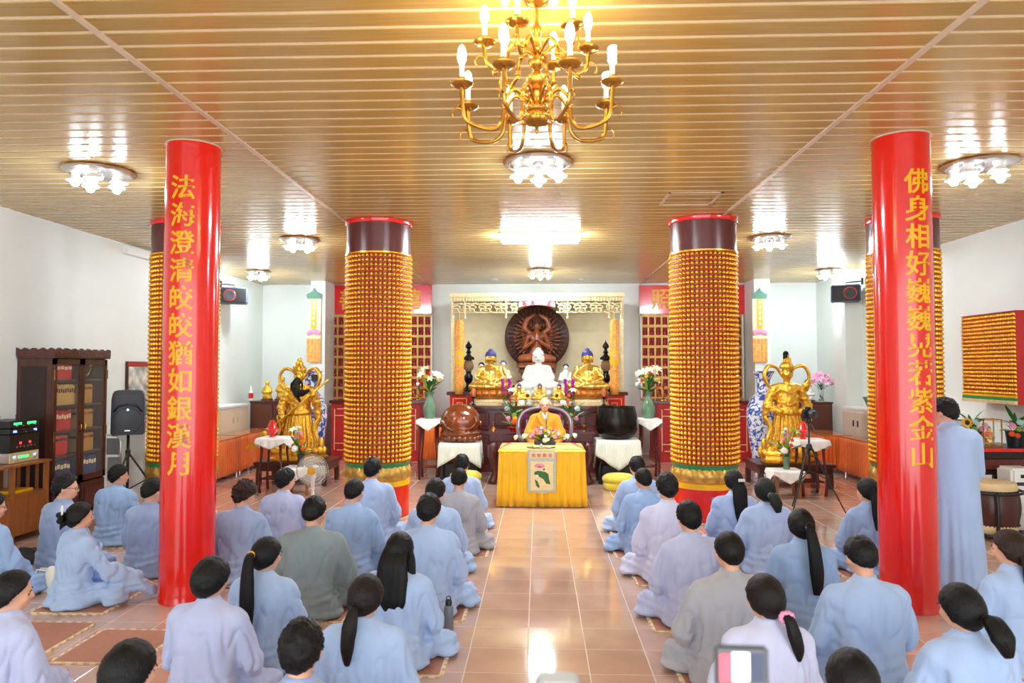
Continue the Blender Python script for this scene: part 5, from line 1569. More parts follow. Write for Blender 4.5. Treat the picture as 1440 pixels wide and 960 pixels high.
MB().bb(-.2, .2, -.2, .2, .84, .87).build('table_top', M_WOODDK, t)
for a in (-1, 1):
    for b_ in (-1, 1): MB().bb(a * .18 - .015, a * .18 + .015, b_ * .17 - .015, b_ * .17 + .015, 0, .84).build('leg', M_WOODDK, t)

# flower arrangements on the offering table either side of the monk
def offering(px, lab, seed, mirror):
    Y = 12.1; x = at(px, 600, Y).x
    s = mirror
    sp = [('lily', M_LILY, -.03 * s, -.05, .62, .8, 'lily'), ('mum', M_FOR, .04 * s, -.08, .54, .7, 'flower'), ('mum', M_FOR, .05 * s, -.09, .46, .7, 'flower'), ('mum', M_FOR, .05 * s, -.1, .38, .7, 'flower'),
          ('mum', M_FWH, .14 * s, -.1, .42, 1.25, 'flower'), ('mum', M_FMINT, -.10 * s, -.1, .32, 1.2, 'flower'), ('mum', M_PINK, -.08 * s, -.12, .16, 1.0, 'flower'), ('sun', M_FYEL, .24 * s, -.05, .54, .9, 'sunflower'),
          ('mum', M_LEAFY, .02 * s, -.12, .22, .9, 'flower'), ('mum', M_FOR, .02 * s, -.13, .10, 1.3, 'flower'), ('mum', M_MAG, .2 * s, -.1, .2, .9, 'flower'), ('mum', M_FYEL, .03 * s, -.13, .16, 1.0, 'flower')]
    bouquet('offering_flowers', lab, (x, Y, .93), sp, 20, .3, .55, seed)
    lathe_thing('offering_bowl', 'red bowl under the flowers %s of the monk' % ('left' if s > 0 else 'right'), 'bowl', (x, Y, .872), [(0, 0), (.05, 0), (.05, .015), (.1, .05), (.11, .07), (.1, .07), (0, .03)], M_RED)
offering(722, 'tall mixed flower arrangement with sunflower left of the monk', 21, 1)
offering(803, 'tall mixed flower arrangement with sunflower right of the monk', 22, -1)
lathe_thing('brass_bell', 'small dark handbell with brass handle left of the monk', 'bell', (at(694, 600, 12.05).x, 12.03, .872), [(0, 0), (.045, 0), (.045, .02), (.035, .06), (.012, .07), (.009, .12), (.014, .15), (0, .16)], M_BRASS, 20)
lathe_thing('brass_cup', 'small brass cup right of the monk', 'cup', (at(821, 600, 12.05).x, 12.03, .872), [(0, 0), (.03, 0), (.012, .02), (.03, .07), (.04, .11), (.03, .11), (0, .05)], M_BRASS, 20)
# candelabra on the red cabinets
for px, lab in ((933, 'brass candelabrum on the red cabinet behind the right lilies'), (589, 'brass candelabrum on the red cabinet behind the left lilies')):
    p = at(px, 550, 15.0)
    t = thing('candelabrum', lab, 'candelabrum', (p.x, 15.0, 1.262))
    MB().lathe([(.07, 0), (.06, .03), (.015, .05), (.02, .12), (.012, .2), (.02, .26), (.03, .3), (.0, .3)], n=16).build('stem', M_BRASS, t, smooth=50)
    for s in (-1, 1):
        MB().tube([(0, 0, .12), (s * .08, 0, .08), (s * .12, 0, .15), (s * .12, 0, .22)], .01, 8).build('arm', M_BRASS, t, smooth='all')
        MB().lathe([(.02, .22), (.04, .24), (.04, .27), (.0, .28)], (s * .12, 0, 0), 12).build('candle_cup', M_FOR, t)

# ------------------------------------------------------------------ guardian statues
def ribbon_loop(s, z0):
    return smooth_path([(s * .08, .05, z0), (s * .18, .04, z0 + .13), (s * .33, .02, z0 + .16), (s * .42, .0, z0 + .04), (s * .40, -.02, z0 - .10), (s * .31, -.03, z0 - .22), (s * .24, -.06, z0 - .30)])
def guardian(kind, lab, x, Y, zb, sc):
    t = thing('guardian_statue', lab, 'statue', (x, Y, zb), scale=sc)
    g = MB(); base = .18; gen = kind == 'general'
    R = []
    for (z, rx, ry, fo) in ((base, .35, .24, .10), (base + .12, .34, .23, .10), (base + .30, .30, .21, .085), (base + .48, .255, .19, .06), (base + .60, .225, .175, .02), (base + .68, .215, .17, 0), (base + .78, .225, .172, 0), (base + .92, .24, .165, 0), (base + 1.02, .235, .14, 0), (base + 1.09, .15, .10, 0)):
        R.append([(rx * cos(a) * (1 + fo * sin(a * 11)), ry * sin(a) * (1 + fo * sin(a * 11)), z) for a in np.linspace(0, 2 * pi, 89)[:-1]])
    g.rings(R)
    zt = base + 1.07
    g.cap((0, 0, zt - .05), (0, -.02, zt + .12), .065, .06)
    g.ell((0, -.03, zt + .20), (.102, .105, .135), 20, 14); g.ell((0, -.065, zt + .135), (.072, .06, .06)); g.caps([(0, -.13, zt + .22), (0, -.148, zt + .185)], [.012, .02])
    for s in (-1, 1):
        g.ell((s * .105, -.02, zt + .19), (.016, .026, .055)); g.ell((s * .045, -.11, zt + .165), (.032, .03, .032))
        g.ell((s * .15, -.17, base + .04), (.075, .13, .06))
        g.cap((s * .1, 0, zt - .02), (s * .25, 0, zt - .07), .07, .085)
    if gen:
        g.caps([(-.26, 0, zt - .09), (-.35, -.08, zt - .36), (-.27, -.22, zt - .50)], [.088, .09, .055]); g.ell((-.25, -.25, zt - .52), (.05, .055, .055))
        g.caps([(-.35, -.04, zt - .36), (-.34, -.02, zt - .58), (-.33, 0, zt - .74)], [.085, .075, .04])
        g.caps([(.26, 0, zt - .09), (.38, -.08, zt - .27), (.36, -.2, zt - .16)], [.088, .09, .055]); g.ell((.36, -.24, zt - .13), (.05, .055, .055))
        g.caps([(.38, -.04, zt - .28), (.39, .0, zt - .52), (.36, .02, zt - .70)], [.085, .075, .03])
    else:
        for s in (-1, 1):
            g.caps([(s * .26, 0, zt - .09), (s * .39, -.03, zt - .34), (s * .22, -.2, zt - .42)], [.088, .085, .055]); g.ell((s * .19, -.215, zt - .42), (.06, .05, .05))
            g.caps([(s * .39, -.02, zt - .33), (s * .42, .02, zt - .5), (s * .40, .03, zt - .62)], [.075, .06, .025])
        g.ell((0, -.09, base + .80), (.17, .10, .13)); g.ell((0, -.08, zt - .14), (.19, .08, .12))
    g.lathe([(.22, base + .58), (.245, base + .60), (.25, base + .66), (.235, base + .69), (.2, base + .70)], n=36, sy=.8)
    g.prism([(-.10, base + .60), (.10, base + .60), (.12, base + .12), (0, base + .06), (-.12, base + .12)], Matrix.Translation((0, -.215, 0)) @ Matrix.Rotation(radians(-4), 4, 'X'), .04)
    def disp(co, no):
        n1 = npnoise(co, (9, 9, 5), 6.0); n2 = npnoise(co, (30, 30, 24), 2.0)
        up = (co[:, 2] > base + .62) & (co[:, 2] < zt - .02)
        u = np.sin(co[:, 2] * 70 - np.abs(co[:, 0]) * 26 + n1 * 3) * (.005 if gen else .002) * up
        arm = np.sin(co[:, 2] * 85 + co[:, 1] * 40) * .006 * (np.abs(co[:, 0]) > .26)
        relief = n2 * .010 * (co[:, 2] < zt - .02) * (co[:, 2] > base)
        return n1 * .006 + u + arm + relief
    link('body', sculpt(g, .0115, 1, disp, zmin=0.0, name='guardian'), M_GOLD2, t)
    for s in (-1, 1):
        MB().tube(ribbon_loop(s, zt + .16), [.030 + .034 * sin(pi * min(1, k / 30)) for k in range(len(ribbon_loop(s, 0)))], 10, flat=.5).build('head_ribbon', M_GOLD2, t, smooth='all')
        rp2 = smooth_path([(s * .36, -.04, zt - .5), (s * .44, -.06, base + .55), (s * .36, -.1, base + .38), (s * .42, -.1, base + .18), (s * .48, -.06, base + .0)])
        MB().tube(rp2, [.02 + .022 * sin(pi * k / (len(rp2) - 1)) for k in range(len(rp2))], 10, flat=.45).build('robe_ribbon', M_GOLD2, t, smooth='all')
        MB().tube([(s * .04 + u * .024, -.128, zt + .222 + .006 * (1 - u * u)) for u in np.linspace(-1, 1, 6)], .0055, 6).build('eye', M_GUAND, t)
        MB().tube([(s * .045 + u * .032, -.13, zt + .252 + s * u * .010) for u in np.linspace(-1, 1, 6)], .005, 6).build('eyebrow', M_GUAND, t)
    MB().tube([(u * .03, -.122, zt + .13 + .004 * u * u) for u in np.linspace(-1, 1, 6)], .007, 6).build('mouth', M_LIP2, t)
    MB().lathe([(.11, zt + .27), (.13, zt + .285), (.125, zt + .33), (.095, zt + .37), (.065, zt + .39), (.07, zt + .42), (.035, zt + .46), (0, zt + .47)], (0, -.015, 0), 28, flute=lambda a: 1 + .06 * sin(a * 8)).build('helmet', M_GOLD2, t, smooth=60)
    if gen:
        hb = MB()
        for (q, r_) in (((0, -.13, zt + .41), .045), ((-.08, -.11, zt + .35), .03), ((.08, -.11, zt + .35), .03), ((0, -.02, zt + .47), .05)): hb.ell(q, r_)
        hb.build('helmet_pompom', M_GOLD2, t, smooth='all')
        bd = MB().caps([(0, -.14, zt + .11), (-.01, -.19, zt - .02), (.03, -.22, zt - .12)], [.055, .085, .06]); bd.caps([(.02, -.21, zt - .10), (.14, -.23, zt - .10), (.28, -.24, zt - .05)], [.06, .055, .02])
        bd.caps([(.02, -.22, zt - .12), (.06, -.22, zt - .2), (.10, -.21, zt - .27)], [.04, .03, .008])
        for s in (-1, 1): bd.caps([(s * .04, -.14, zt + .15), (s * .11, -.17, zt + .06), (s * .12, -.20, zt - .07)], [.012, .022, .008])
        link('beard', sculpt(bd, .010, 2, lambda co, no: npnoise(co, (45, 45, 8), 3) * .008, name='beard'), M_HAIR, t)
        MB().prism([(.24, zt + .10), (.40, zt + .12), (.42, zt + .22), (.22, zt + .22)], Matrix.Translation((0, .04, 0)), .04).build('black_cap_wing', M_DKGREY, t, bevel=.008)
        a = Vector((-.60, -.30, base + .27)); bb_ = Vector((.68, -.24, zt + .14)); dd = (bb_ - a).normalized()
        pol = MB().tube([a, bb_], .018, 10).build('polearm_shaft', M_GOLD2, t, smooth='all')
        ang = atan2(dd.x, dd.z)
        bl = [(0, 0), (.05, -.05), (.09, -.18), (.08, -.33), (.0, -.42), (-.05, -.46), (-.05, -.36), (-.01, -.27), (-.03, -.16), (-.07, -.1), (-.03, -.04)]
        MB().prism(bl, Matrix.Translation(a) @ Matrix.Rotation(ang, 4, 'Y'), .02).build('polearm_blade', M_GOLD2, pol, bevel=.004)
        MB().ell(a, (.06, .05, .06)).build('dragon_collar', M_GOLD2, pol, smooth='all')
    else:
        MB().caps([(0, .0, zt + .44), (0, .02, zt + .52)], [.06, .055]).build('topknot', M_HAIR, t, smooth='all')
        MB().prism([(-.06, zt + .38), (.06, zt + .38), (.05, zt + .46), (.02, zt + .44), (0, zt + .52), (-.02, zt + .44), (-.05, zt + .46)], Matrix.Translation((0, -.10, 0)), .02).build('topknot_crown', M_GOLD2, t, bevel=.005)
        MB().caps([(.36, .02, zt - .04), (.40, -.02, zt + .05)], [.075, .06]).build('shoulder_ornament', M_GOLD2, t, smooth='all')
    sh = smooth_path([(-.27, -.06, zt - .16), (-.17, -.15, zt - .07), (0, -.19, zt - .13), (.17, -.15, zt - .07), (.27, -.06, zt - .16)] if not gen else [(-.27, .02, zt - .02), (-.15, -.12, zt - .03), (0, -.17, zt - .20), (.15, -.12, zt - .03), (.27, .02, zt - .02)])
    MB().tube(sh, .028, 10, flat=.6).build('collar_scarf', M_GOLD2, t, smooth='all')
    MB().tube([(.245 * cos(a), .20 * sin(a) - .01, base + .645 - .02 * (sin(a) < 0) * abs(sin(a))) for a in np.linspace(0, 2 * pi, 41)], .026, 10, flat=1.4).build('belt', M_GOLD2, t, smooth='all')
    MB().ell((0, -.235, base + .64), (.055, .03, .05)).build('belt_buckle', M_GOLD2, t, smooth='all')
    for k in range(11):
        a = pi + pi * (k + .5) / 11
        fo = smooth_path([(.235 * cos(a), .19 * sin(a), base + .58), (.27 * cos(a), .215 * sin(a), base + .40), (.315 * cos(a + .06), .235 * sin(a + .06), base + .2), (.36 * cos(a - .04), .26 * sin(a - .04), base + .01)])
        MB().tube(fo, [.012 + .012 * i / (len(fo) - 1) for i in range(len(fo))], 8).build('skirt_fold', M_GOLD2, t, smooth='all')
    bs = MB().lathe([(.60, 0), (.61, .03), (.53, .05), (.51, .10), (.57, .14), (.55, .18), (.0, .19)], n=8, sy=.62, M=Matrix.Rotation(pi / 8, 4, 'Z'))
    bs.build('rock_base', M_GOLD2, t, bevel=.01)
    for k in range(11):
        a = pi + pi * (k + .5) / 11; rr2 = random.Random(k)
        MB().ell((.52 * cos(a), .31 * sin(a), .15), (.07, .05, .05 + rr2.random() * .06)).build('rock_lump', M_GOLD2, t, smooth='all')
    MB().ell((-.48 if not gen else .50, -.10, .27), (.05, .05, .12)).build('dragon_head', M_GOLD2, t, smooth='all')
    return t
gxl, gxr, GY = at(421, 600, 12.0).x, at(1107, 600, 12.0).x, 12.0
guardian('general', 'gold bearded general statue holding a long polearm, left of the altar', gxl, GY, .40, (.82, .9, .97))
guardian('guard', 'gold guardian statue with hands at the waist, right of the altar', gxr, GY, .40, (.86, .9, 1.0))
for x, lab in ((gxl, 'low dark table under the gold bearded general'), (gxr, 'low dark table under the gold guardian on the right')):
    t = thing('statue_table', lab, 'table', (x, GY, 0))
    MB().bb(-.62, .62, -.42, .42, .34, .395).build('table_top', M_WOODDK, t, bevel=.01)
    MB().bb(-.58, .58, -.38, .38, .24, .34).build('apron', M_WOODDK, t)
    for a in (-1, 1):
        for b_ in (-1, 1): MB().bb(a * .55 - .04, a * .55 + .04, b_ * .35 - .04, b_ * .35 + .04, 0, .24).build('leg', M_WOODDK, t, bevel=.008)
# blue and white floor vases
def porcelain():
    m = bpy.data.materials.new('blue_white_porcelain'); m.use_nodes = True; N = m.node_tree.nodes; L = m.node_tree.links; p = N['Principled BSDF']
    tc = N.new('ShaderNodeTexCoord'); nz = N.new('ShaderNodeTexNoise'); nz.inputs['Scale'].default_value = 11; nz.inputs['Detail'].default_value = 4; nz.inputs['Distortion'].default_value = 1.2
    cr = N.new('ShaderNodeValToRGB'); cr.color_ramp.elements[0].position = .47; cr.color_ramp.elements[0].color = srgb(226, 232, 240); cr.color_ramp.elements[1].position = .54; cr.color_ramp.elements[1].color = srgb(58, 88, 168)
    L.new(tc.outputs['Object'], nz.inputs['Vector']); L.new(nz.outputs['Fac'], cr.inputs['Fac']); L.new(cr.outputs['Color'], p.inputs['Base Color']); p.inputs['Roughness'].default_value = .12
    return m
M_PORC = porcelain()
for px, lab in ((437, 'tall blue and white porcelain floor vase behind the bearded general'), (1074, 'tall blue and white porcelain floor vase behind the right guardian')):
    lathe_thing('floor_vase', lab, 'vase', (at(px, 600, 13.15).x, 13.15, 0), [(0, 0), (.17, 0), (.18, .05), (.21, .3), (.27, .75), (.30, 1.05), (.29, 1.22), (.22, 1.38), (.13, 1.48), (.11, 1.6), (.12, 1.72), (.19, 1.86), (.21, 1.88), (.18, 1.88), (.09, 1.7), (0, 1.2)], M_PORC, 48)
# lace-topped stands in front of the statues
for px, lab, cl, lam in ((386, 'rosewood stand with lace cloth before the bearded general', 'white lace cloth on the stand before the bearded general', 'red lotus bowl on the lace stand before the bearded general'),
                    (1139, 'rosewood stand with lace cloth before the right guardian', 'white lace cloth on the stand before the right guardian', 'red lotus bowl on the lace stand before the right guardian')):
    x = at(px, 650, 11.15).x
    tall_stand(lab, x, 11.15, .40, .40, .84)
    c = point_drape(.43, .43, .17, .07, wave=.008).build('lace_cloth', M_CLOTHW, smooth='all', loc=(x, 11.15, .846)); thick(c, .003); tag(c, cl, 'cloth')
    lathe_thing('lotus_bowl', lam, 'bowl', (x + (-.04 if px < 700 else -.1), 11.15, .849), [(0, 0), (.05, 0), (.03, .03), (.09, .09), (.12, .13), (.08, .14), (.05, .22), (.03, .26), (0, .27)], M_RED, 20)
# low tables with white cloth and flower arrangements
for px, lab, cl, fl_, vl in ((421, 'low wooden table with white cloth behind the fan', 'white cloth on the low table behind the fan', 'mixed flowers with white lily before the bearded general', 'dark flower vase behind the fan'),
                    (1104, 'low wooden table with white cloth left of the camera tripod', 'white cloth on the low table left of the camera tripod', 'mixed flowers with white chrysanthemum before the right guardian', 'glass flower vase left of the camera tripod')):
    x = at(px, 660, 10.9).x
    t = thing('low_table', lab, 'table', (x, 10.9, 0))
    MB().bb(-.2, .2, -.17, .17, .38, .41).build('table_top', M_WOODMD, t, bevel=.005)
    for a in (-1, 1):
        for b_ in (-1, 1): MB().bb(a * .165 - .02, a * .165 + .02, b_ * .135 - .02, b_ * .135 + .02, 0, .38).build('leg', M_WOODMD, t)
    c = point_drape(.43, .37, .19, .05, wave=.006).build('white_cloth', M_CLOTHW, smooth='all', loc=(x, 10.9, .416)); thick(c, .003); tag(c, cl, 'cloth')
    lathe_thing('flower_vase', vl, 'vase', (x + .02, 10.9, .42), [(0, 0), (.05, 0), (.045, .05), (.05, .15), (.06, .19), (.05, .19), (0, .05)], M_CELADON if px > 700 else M_DKGREY, 20)
    sp = [('mum', M_FWH, -.06, -.1, .12, 1.3, 'flower'), ('mum', M_FOR, .04, -.1, .2, .8, 'flower'), ('mum', M_FOR, .05, -.1, .28, .8, 'flower'), ('mum', M_FOR, .06, -.1, .12, .8, 'flower'), ('mum', M_PINK, .0, -.05, .35, .9, 'flower'), ('mum', M_PINK, -.06, -.06, .28, .8, 'flower'),
          ('mum', M_FWH, -.02, -.04, .44, .7, 'flower'), ('mum', M_FMINT, -.05, -.05, .38, .8, 'flower'), ('lily', M_LILY if px < 700 else M_LEAFY, -.10 if px < 700 else .12, -.04, .40, .9, 'lily')]
    bouquet('mixed_flowers', fl_, (x + .02, 10.9, .58), sp, 16, .24, .3, px)

# ------------------------------------------------------------------ side counters and tables
def side_unit(s, X, lab_w, lab_b, doors, panelm):
    # s=-1 left wall, +1 right wall
    t = thing('wall_counter', lab_w, 'cabinet', (0, 0, 0))
    x0, x1 = (XL, XL + .40) if s < 0 else (XR - .40, XR)
    y0, y1 = (10.6, 14.45) if s < 0 else (10.4, 13.94)
    x0 += .002; x1 -= .002
    MB().bb(x0, x1, y0, y1, 0, 1.16).build('cabinet_body', M_WHITE, t)
    MB().bb(x0, x1 + .03 if s < 0 else x1, y0, y1, 1.16, 1.21).build('counter_top', M_WHITE, t, bevel=.008) if s < 0 else MB().bb(x0 - .03, x1, y0, y1, 1.16, 1.21).build('counter_top', M_WHITE, t, bevel=.008)
    n = doors; w = (y1 - y0) / n; xf = x1 if s < 0 else x0
    for k in range(n):
        d = MB().bb(xf - (.0 if s < 0 else .018), xf + (.018 if s < 0 else .0), y0 + k * w + .006, y0 + (k + 1) * w - .006, .08, 1.12).build('door', panelm, t, bevel=.003)
        yh = y0 + (k + (.85 if k % 2 == 0 else .15)) * w
        MB().bb(xf + (.018 if s < 0 else -.034), xf + (.034 if s < 0 else -.018), yh - .012, yh + .012, .86, .97).build('handle', M_BLACK if s > 0 else M_STRIP, d)
    # brown cabinet against the back
    t = thing('brown_cabinet', lab_b, 'cabinet', (0, 0, 0))
    bx0, bx1 = (-5.98, -5.02) if s < 0 else (5.0, 5.92)
    MB().bb(bx0, bx1, 14.6, 15.3, 0, 1.22).build('cabinet_body', mat('chestnut_laminate', (98, 56, 44), .3, var=.12, scale=3), t)
    MB().bb(bx0 - .015, bx1 + .015, 14.58, 15.31, 1.22, 1.25).build('cabinet_top', M_WOODDK, t, bevel=.004)
    for k in range(2):
        q = (bx1 - bx0) / 2
        MB().bb(bx0 + k * q + .01, bx0 + (k + 1) * q - .01, 14.582, 14.6, .1, 1.18).build('door', mat('chestnut_laminate', (98, 56, 44)), t, bevel=.003)
M_BEIGE = mat('beige_laminate', (212, 202, 184), .4); M_CREAMD = mat('cream_laminate', (232, 220, 190), .4)
side_unit(-1, 0, 'white wall counter with cream doors along the left wall', 'brown cabinet in the far left corner', 6, M_CREAMD)
side_unit(1, 0, 'white wall counter with beige doors and black handles along the right wall', 'brown cabinet in the far right corner', 6, M_BEIGE)
def skirt_table(lab, x0, x1, y0, y1, face):
    t = thing('skirted_table', lab, 'table', ((x0 + x1) / 2, (y0 + y1) / 2, 0)); w = (x1 - x0) / 2; d = (y1 - y0) / 2
    MB().bb(-w, w, -d, d, .67, .70).build('table_top', M_ORTOP, t, bevel=.006)
    for a in (-1, 1):
        for b_ in (-1, 1): MB().tube([(a * (w - .06), b_ * (d - .08), 0), (a * (w - .06), b_ * (d - .08), .67)], .02, 8).build('leg', M_CHROME, t)
    xs = w if face > 0 else -w
    path = [(-xs, -d), (xs, -d), (xs, d)] if face > 0 else [(xs, d), (xs, -d), (-xs, -d)]
    thick(wavy_skirt(path, .07, .68, .075, .016, flare=1.0).build('orange_skirt', M_ORANGE, t, smooth='all'), .004)
skirt_table('orange-skirted table left, the nearer one beside the bearded general', -5.90, -5.42, 10.6, 12.88, 1)
skirt_table('orange-skirted table left, the farther one under the gold figures', -5.90, -5.46, 12.95, 14.5, 1)
skirt_table('orange-skirted table right, the nearer one beside the camera tripod', 5.50, 5.80, 10.6, 13.25, -1)
skirt_table('orange-skirted table right, the farther one before the brown cabinet', 5.25, 5.78, 13.35, 14.5, -1)
# things on counters
small_figure('gold_figurine', 'gold laughing figurine on the far left brown cabinet', 376, 14.95, 1.251, .42, M_GOLD2, M_GOLD2)
small_figure('gold_figurine', 'larger gold figurine on the far left brown cabinet next to the statue', 397, 14.95, 1.251, .50, M_GOLD2, M_GOLD2)
small_figure('seated_figurine', 'small white figurine on the far right brown cabinet', 1139, 14.9, 1.251, .34, M_MARBLE, M_HAIR)
x = at(1155, 545, 14.9).x
lathe_thing('glass_vase', 'clear glass vase of pink lilies on the far right brown cabinet', 'vase', (x, 14.9, 1.251), [(0, 0), (.06, 0), (.05, .03), (.035, .12), (.05, .26), (.06, .30), (.05, .30), (.03, .12), (0, .04)], M_GLASS, 24)
bouquet('pink_lilies', 'bunch of pink lilies on the far right brown cabinet', (x, 14.9, 1.50), [('lily', M_PINK, a, b_, c, 1.15, 'lily') for a, b_, c in ((-.18, 0, .12), (-.08, -.08, .2), (.04, -.1, .14), (.14, -.05, .2), (.22, 0, .1), (-.02, 0, .3), (.1, .05, .28), (-.14, .02, .26))], 10, .16, .15, 9, leafbig=False)
lathe_thing('green_bowl', 'green ceramic bowl on the right wall counter', 'bowl', (6.05, 13.1, 1.212), [(0, 0), (.10, 0), (.11, .01), (.16, .14), (.19, .2), (.17, .2), (.13, .1), (0, .03)], M_CELADON, 32)
o = MB().lathe([(0, 0), (.05, 0), (.055, .03), (.04, .1), (.055, .2), (.04, .26), (0, .27)], n=16).build('brass_vessel', M_BRASS, smooth=50, loc=(6.1, 12.72, 1.212)); tag(o, 'brass vessel beside the green bowl', 'vessel')
t = thing('candle_box', 'clear box of pale yellow candles on the left wall counter', 'box', (-6.1, 12.0, 1.212))
for k in range(6):
    for j in range(2): MB().lathe([(0, 0), (.025, 0), (.025, .24), (.008, .25), (0, .27)], (-.05 + j * .1, -.2 + k * .08, .01), 10).build('candle', mat('candle_wax', (240, 226, 160), .4), t, smooth=50)
MB().bb(-.12, .12, -.26, .26, 0, .01).build('box_base', M_WHITE, t)
t = thing('purple_plaque', 'purple plaque on a wooden foot on the left wall counter', 'ornament', (-6.08, 12.9, 1.212))
MB().bb(-.02, .02, -.14, .14, .05, .3).build('plaque', mat('violet_panel', (92, 66, 140), .3), t, bevel=.01); MB().bb(-.1, .1, -.18, .18, 0, .05).build('foot', M_ROSE, t, bevel=.012)
t = thing('spray_bottle', 'slim bottle with red label on the far left brown cabinet', 'bottle', (at(349, 555, 14.8).x + .06, 14.8, 1.251))
MB().lathe([(0, 0), (.04, 0), (.045, .02), (.045, .18), (.015, .24), (.012, .3), (0, .31)], n=16).build('bottle_body', M_STEELW, t, smooth=50); MB().lathe([(.047, .05), (.047, .16)], n=16).build('red_label', M_RED, t)

# ------------------------------------------------------------------ wall speakers
def wall_speaker(px, py, Y, lab, s):
    p = at(px, py, Y)
    t = thing('wall_speaker', lab, 'speaker', (p.x, Y, p.z), radians(-20) * s)
    MB().bb(-.26, .26, -.14, .14, -.165, .165).build('cabinet', mat('slate_grey_cabinet', (70, 80, 94), .4), t, bevel=.02)
    MB().bb(-.235, .235, -.15, -.138, -.14, .14).build('grille', M_BLACK, t, bevel=.006)
    MB().lathe([(.105, 0), (.115, -.008), (.10, -.014), (.04, .01), (0, -.002)], (s * .07, -.152, 0), 28, M=Matrix.Rotation(pi / 2, 4, 'X') @ Matrix.Scale(-1, 4)).build('woofer', M_DKGREY, t, smooth=50)
    MB().tube([(s * .07 + .108 * cos(a), -.156, .108 * sin(a)) for a in np.linspace(0, 2 * pi, 29)], .009, 6).build('red_ring', M_RED, t)
    ex = (XR if s > 0 else XL) - p.x
    MB().tube([(0, .05, .165), (0, .05, .22), (ex * .85, .05, .24)], .014, 8).build('bracket', M_BLACK, t)
    MB().bb(ex * .85 - .02, ex * .85 + .02, .0, .10, .17, .3).build('bracket_plate', M_BLACK, t)
wall_speaker(329, 416, 13.95, 'black wall speaker on a bracket, left wall', -1)
wall_speaker(1189, 413, 13.85, 'black wall speaker on a bracket, right wall', 1)
# ------------------------------------------------------------------ left side: bookcase, audio rack, loudspeaker
bk = thing('bookcase', 'dark wood bookcase with glass doors against the left wall', 'bookcase', (0, 0, 0))
bx0, bx1, by0, by1, bz = XL + .005, -5.90, 8.47, 9.54, 2.06
MB().bb(bx0, bx1 - .03, by0, by0 + .03, 0, bz).build('side_panel', M_WOODDK, bk); MB().bb(bx0, bx1 - .03, by1 - .03, by1, 0, bz).build('side_panel', M_WOODDK, bk)
MB().bb(bx0, bx0 + .02, by0, by1, 0, bz).build('back_panel', M_WOODDK, bk)
MB().bb(bx0 + .05, bx1 - .10, by0 - .006, by0, .12, bz - .1).build('inset_panel', mat('very_dark_wood', (40, 20, 16), .35), bk)
for z in (.03, .50, .83, 1.14, 1.46, 1.78, bz - .02): MB().bb(bx0, bx1 - .04, by0 + .03, by1 - .03, z - .012, z + .012).build('shelf', M_WOODDK, bk)
MB().bb(bx0 - .0, bx1 + .03, by0 - .03, by1 + .03, bz, bz + .03).build('cornice', M_WOODDK, bk, bevel=.008)
# carved crest with a wavy upper edge
def crest(L, n): return [(-L / 2, 0)] + [(L / 2, 0)] + [(L / 2 - L * k / n, .085 + .014 * sin(k * 1.9)) for k in range(n + 1)]
MB().prism(crest(by1 - by0 + .06, 26), Matrix.Translation((bx1 + .01, (by0 + by1) / 2, bz + .03)) @ Matrix.Rotation(pi / 2, 4, 'Z'), .03).build('carved_crest', M_ROSEC, bk)
MB().prism(crest(bx1 - bx0, 14), Matrix.Translation(((bx0 + bx1) / 2, by0 - .015, bz + .03)), .03).build('carved_crest', M_ROSEC, bk)
mid = (by0 + by1) / 2
for k, (a, b_) in enumerate(((by0, mid), (mid, by1))):
    f = MB(); st = .055
    f.bb(bx1 - .03, bx1, a + .004, a + st, .48, bz - .01); f.bb(bx1 - .03, bx1, b_ - st, b_ - .004, .48, bz - .01)
    f.bb(bx1 - .03, bx1, a + .004, b_ - .004, bz - .08, bz - .01); f.bb(bx1 - .03, bx1, a + .004, b_ - .004, .48, .56)
    d = f.build('door', M_WOODDK, bk)
    MB().bb(bx1 - .018, bx1 - .012, a + st, b_ - st, .56, bz - .08).build('glass_pane', M_PANE, d)
    y = b_ - .03 if k == 0 else a + .03
    MB().tube([(bx1, y, 1.12), (bx1 + .03, y + (-.012 if k == 0 else .012), 1.15), (bx1 + .03, y + (-.012 if k == 0 else .012), 1.20), (bx1, y, 1.23)], .008, 8).build('brass_handle', M_BRASS, d, smooth='all')
    dr = MB().bb(bx1 - .03, bx1, a + .01, b_ - .01, .10, .46).build('drawer', M_WOODDK, bk, bevel=.01)
    MB().bb(bx1, bx1 + .008, a + .08, b_ - .08, .17, .39).build('drawer_panel', M_ROSEC, dr, bevel=.008)
    for y2 in ((a + .006,) if k == 0 else (b_ - .006,)):
        for z in (1.1, 1.85): MB().bb(bx1 - .001, bx1 + .008, y2 - .008, y2 + .008, z - .06, z + .06).build('hinge', M_BRASS, d)
M_B = {'red': mat('red_book', (196, 34, 40), .5), 'ochre': mat('ochre_book', (204, 170, 92), .5, var=.1, scale=30), 'navy': mat('navy_binder', (44, 62, 110), .5), 'gold': mat('gold_ornament_box', (196, 150, 60), .35, metal=.4), 'crimson': mat('crimson_box', (214, 26, 36), .45)}
ORD = 'first second third fourth fifth sixth seventh eighth ninth tenth eleventh'.split()
def books(a, b_, z, hs, m, n, lab, grp, name='book', tilt=False):
    w = (b_ - a) / n
    for k in range(n):
        h = hs * (1 + .04 * ((k * 7) % 5 - 2) / 2)
        lab_k = lab + ', ' + ORD[k] + ' from the left'
        o = MB().bb(-.10, .10, -w / 2 + .0015, w / 2 - .0015, 0, h).build(name, M_B[m], bevel=.003, loc=(bx1 - .17, a + w * (k + .5), z))
        tag(o, lab_k, 'book', grp)
        MB().bb(.1002, .1012, -w / 2 + .006, w / 2 - .006, h * .62, h * .82).build('spine_label', M_CREAM if m != 'ochre' else M_ROSE, o)
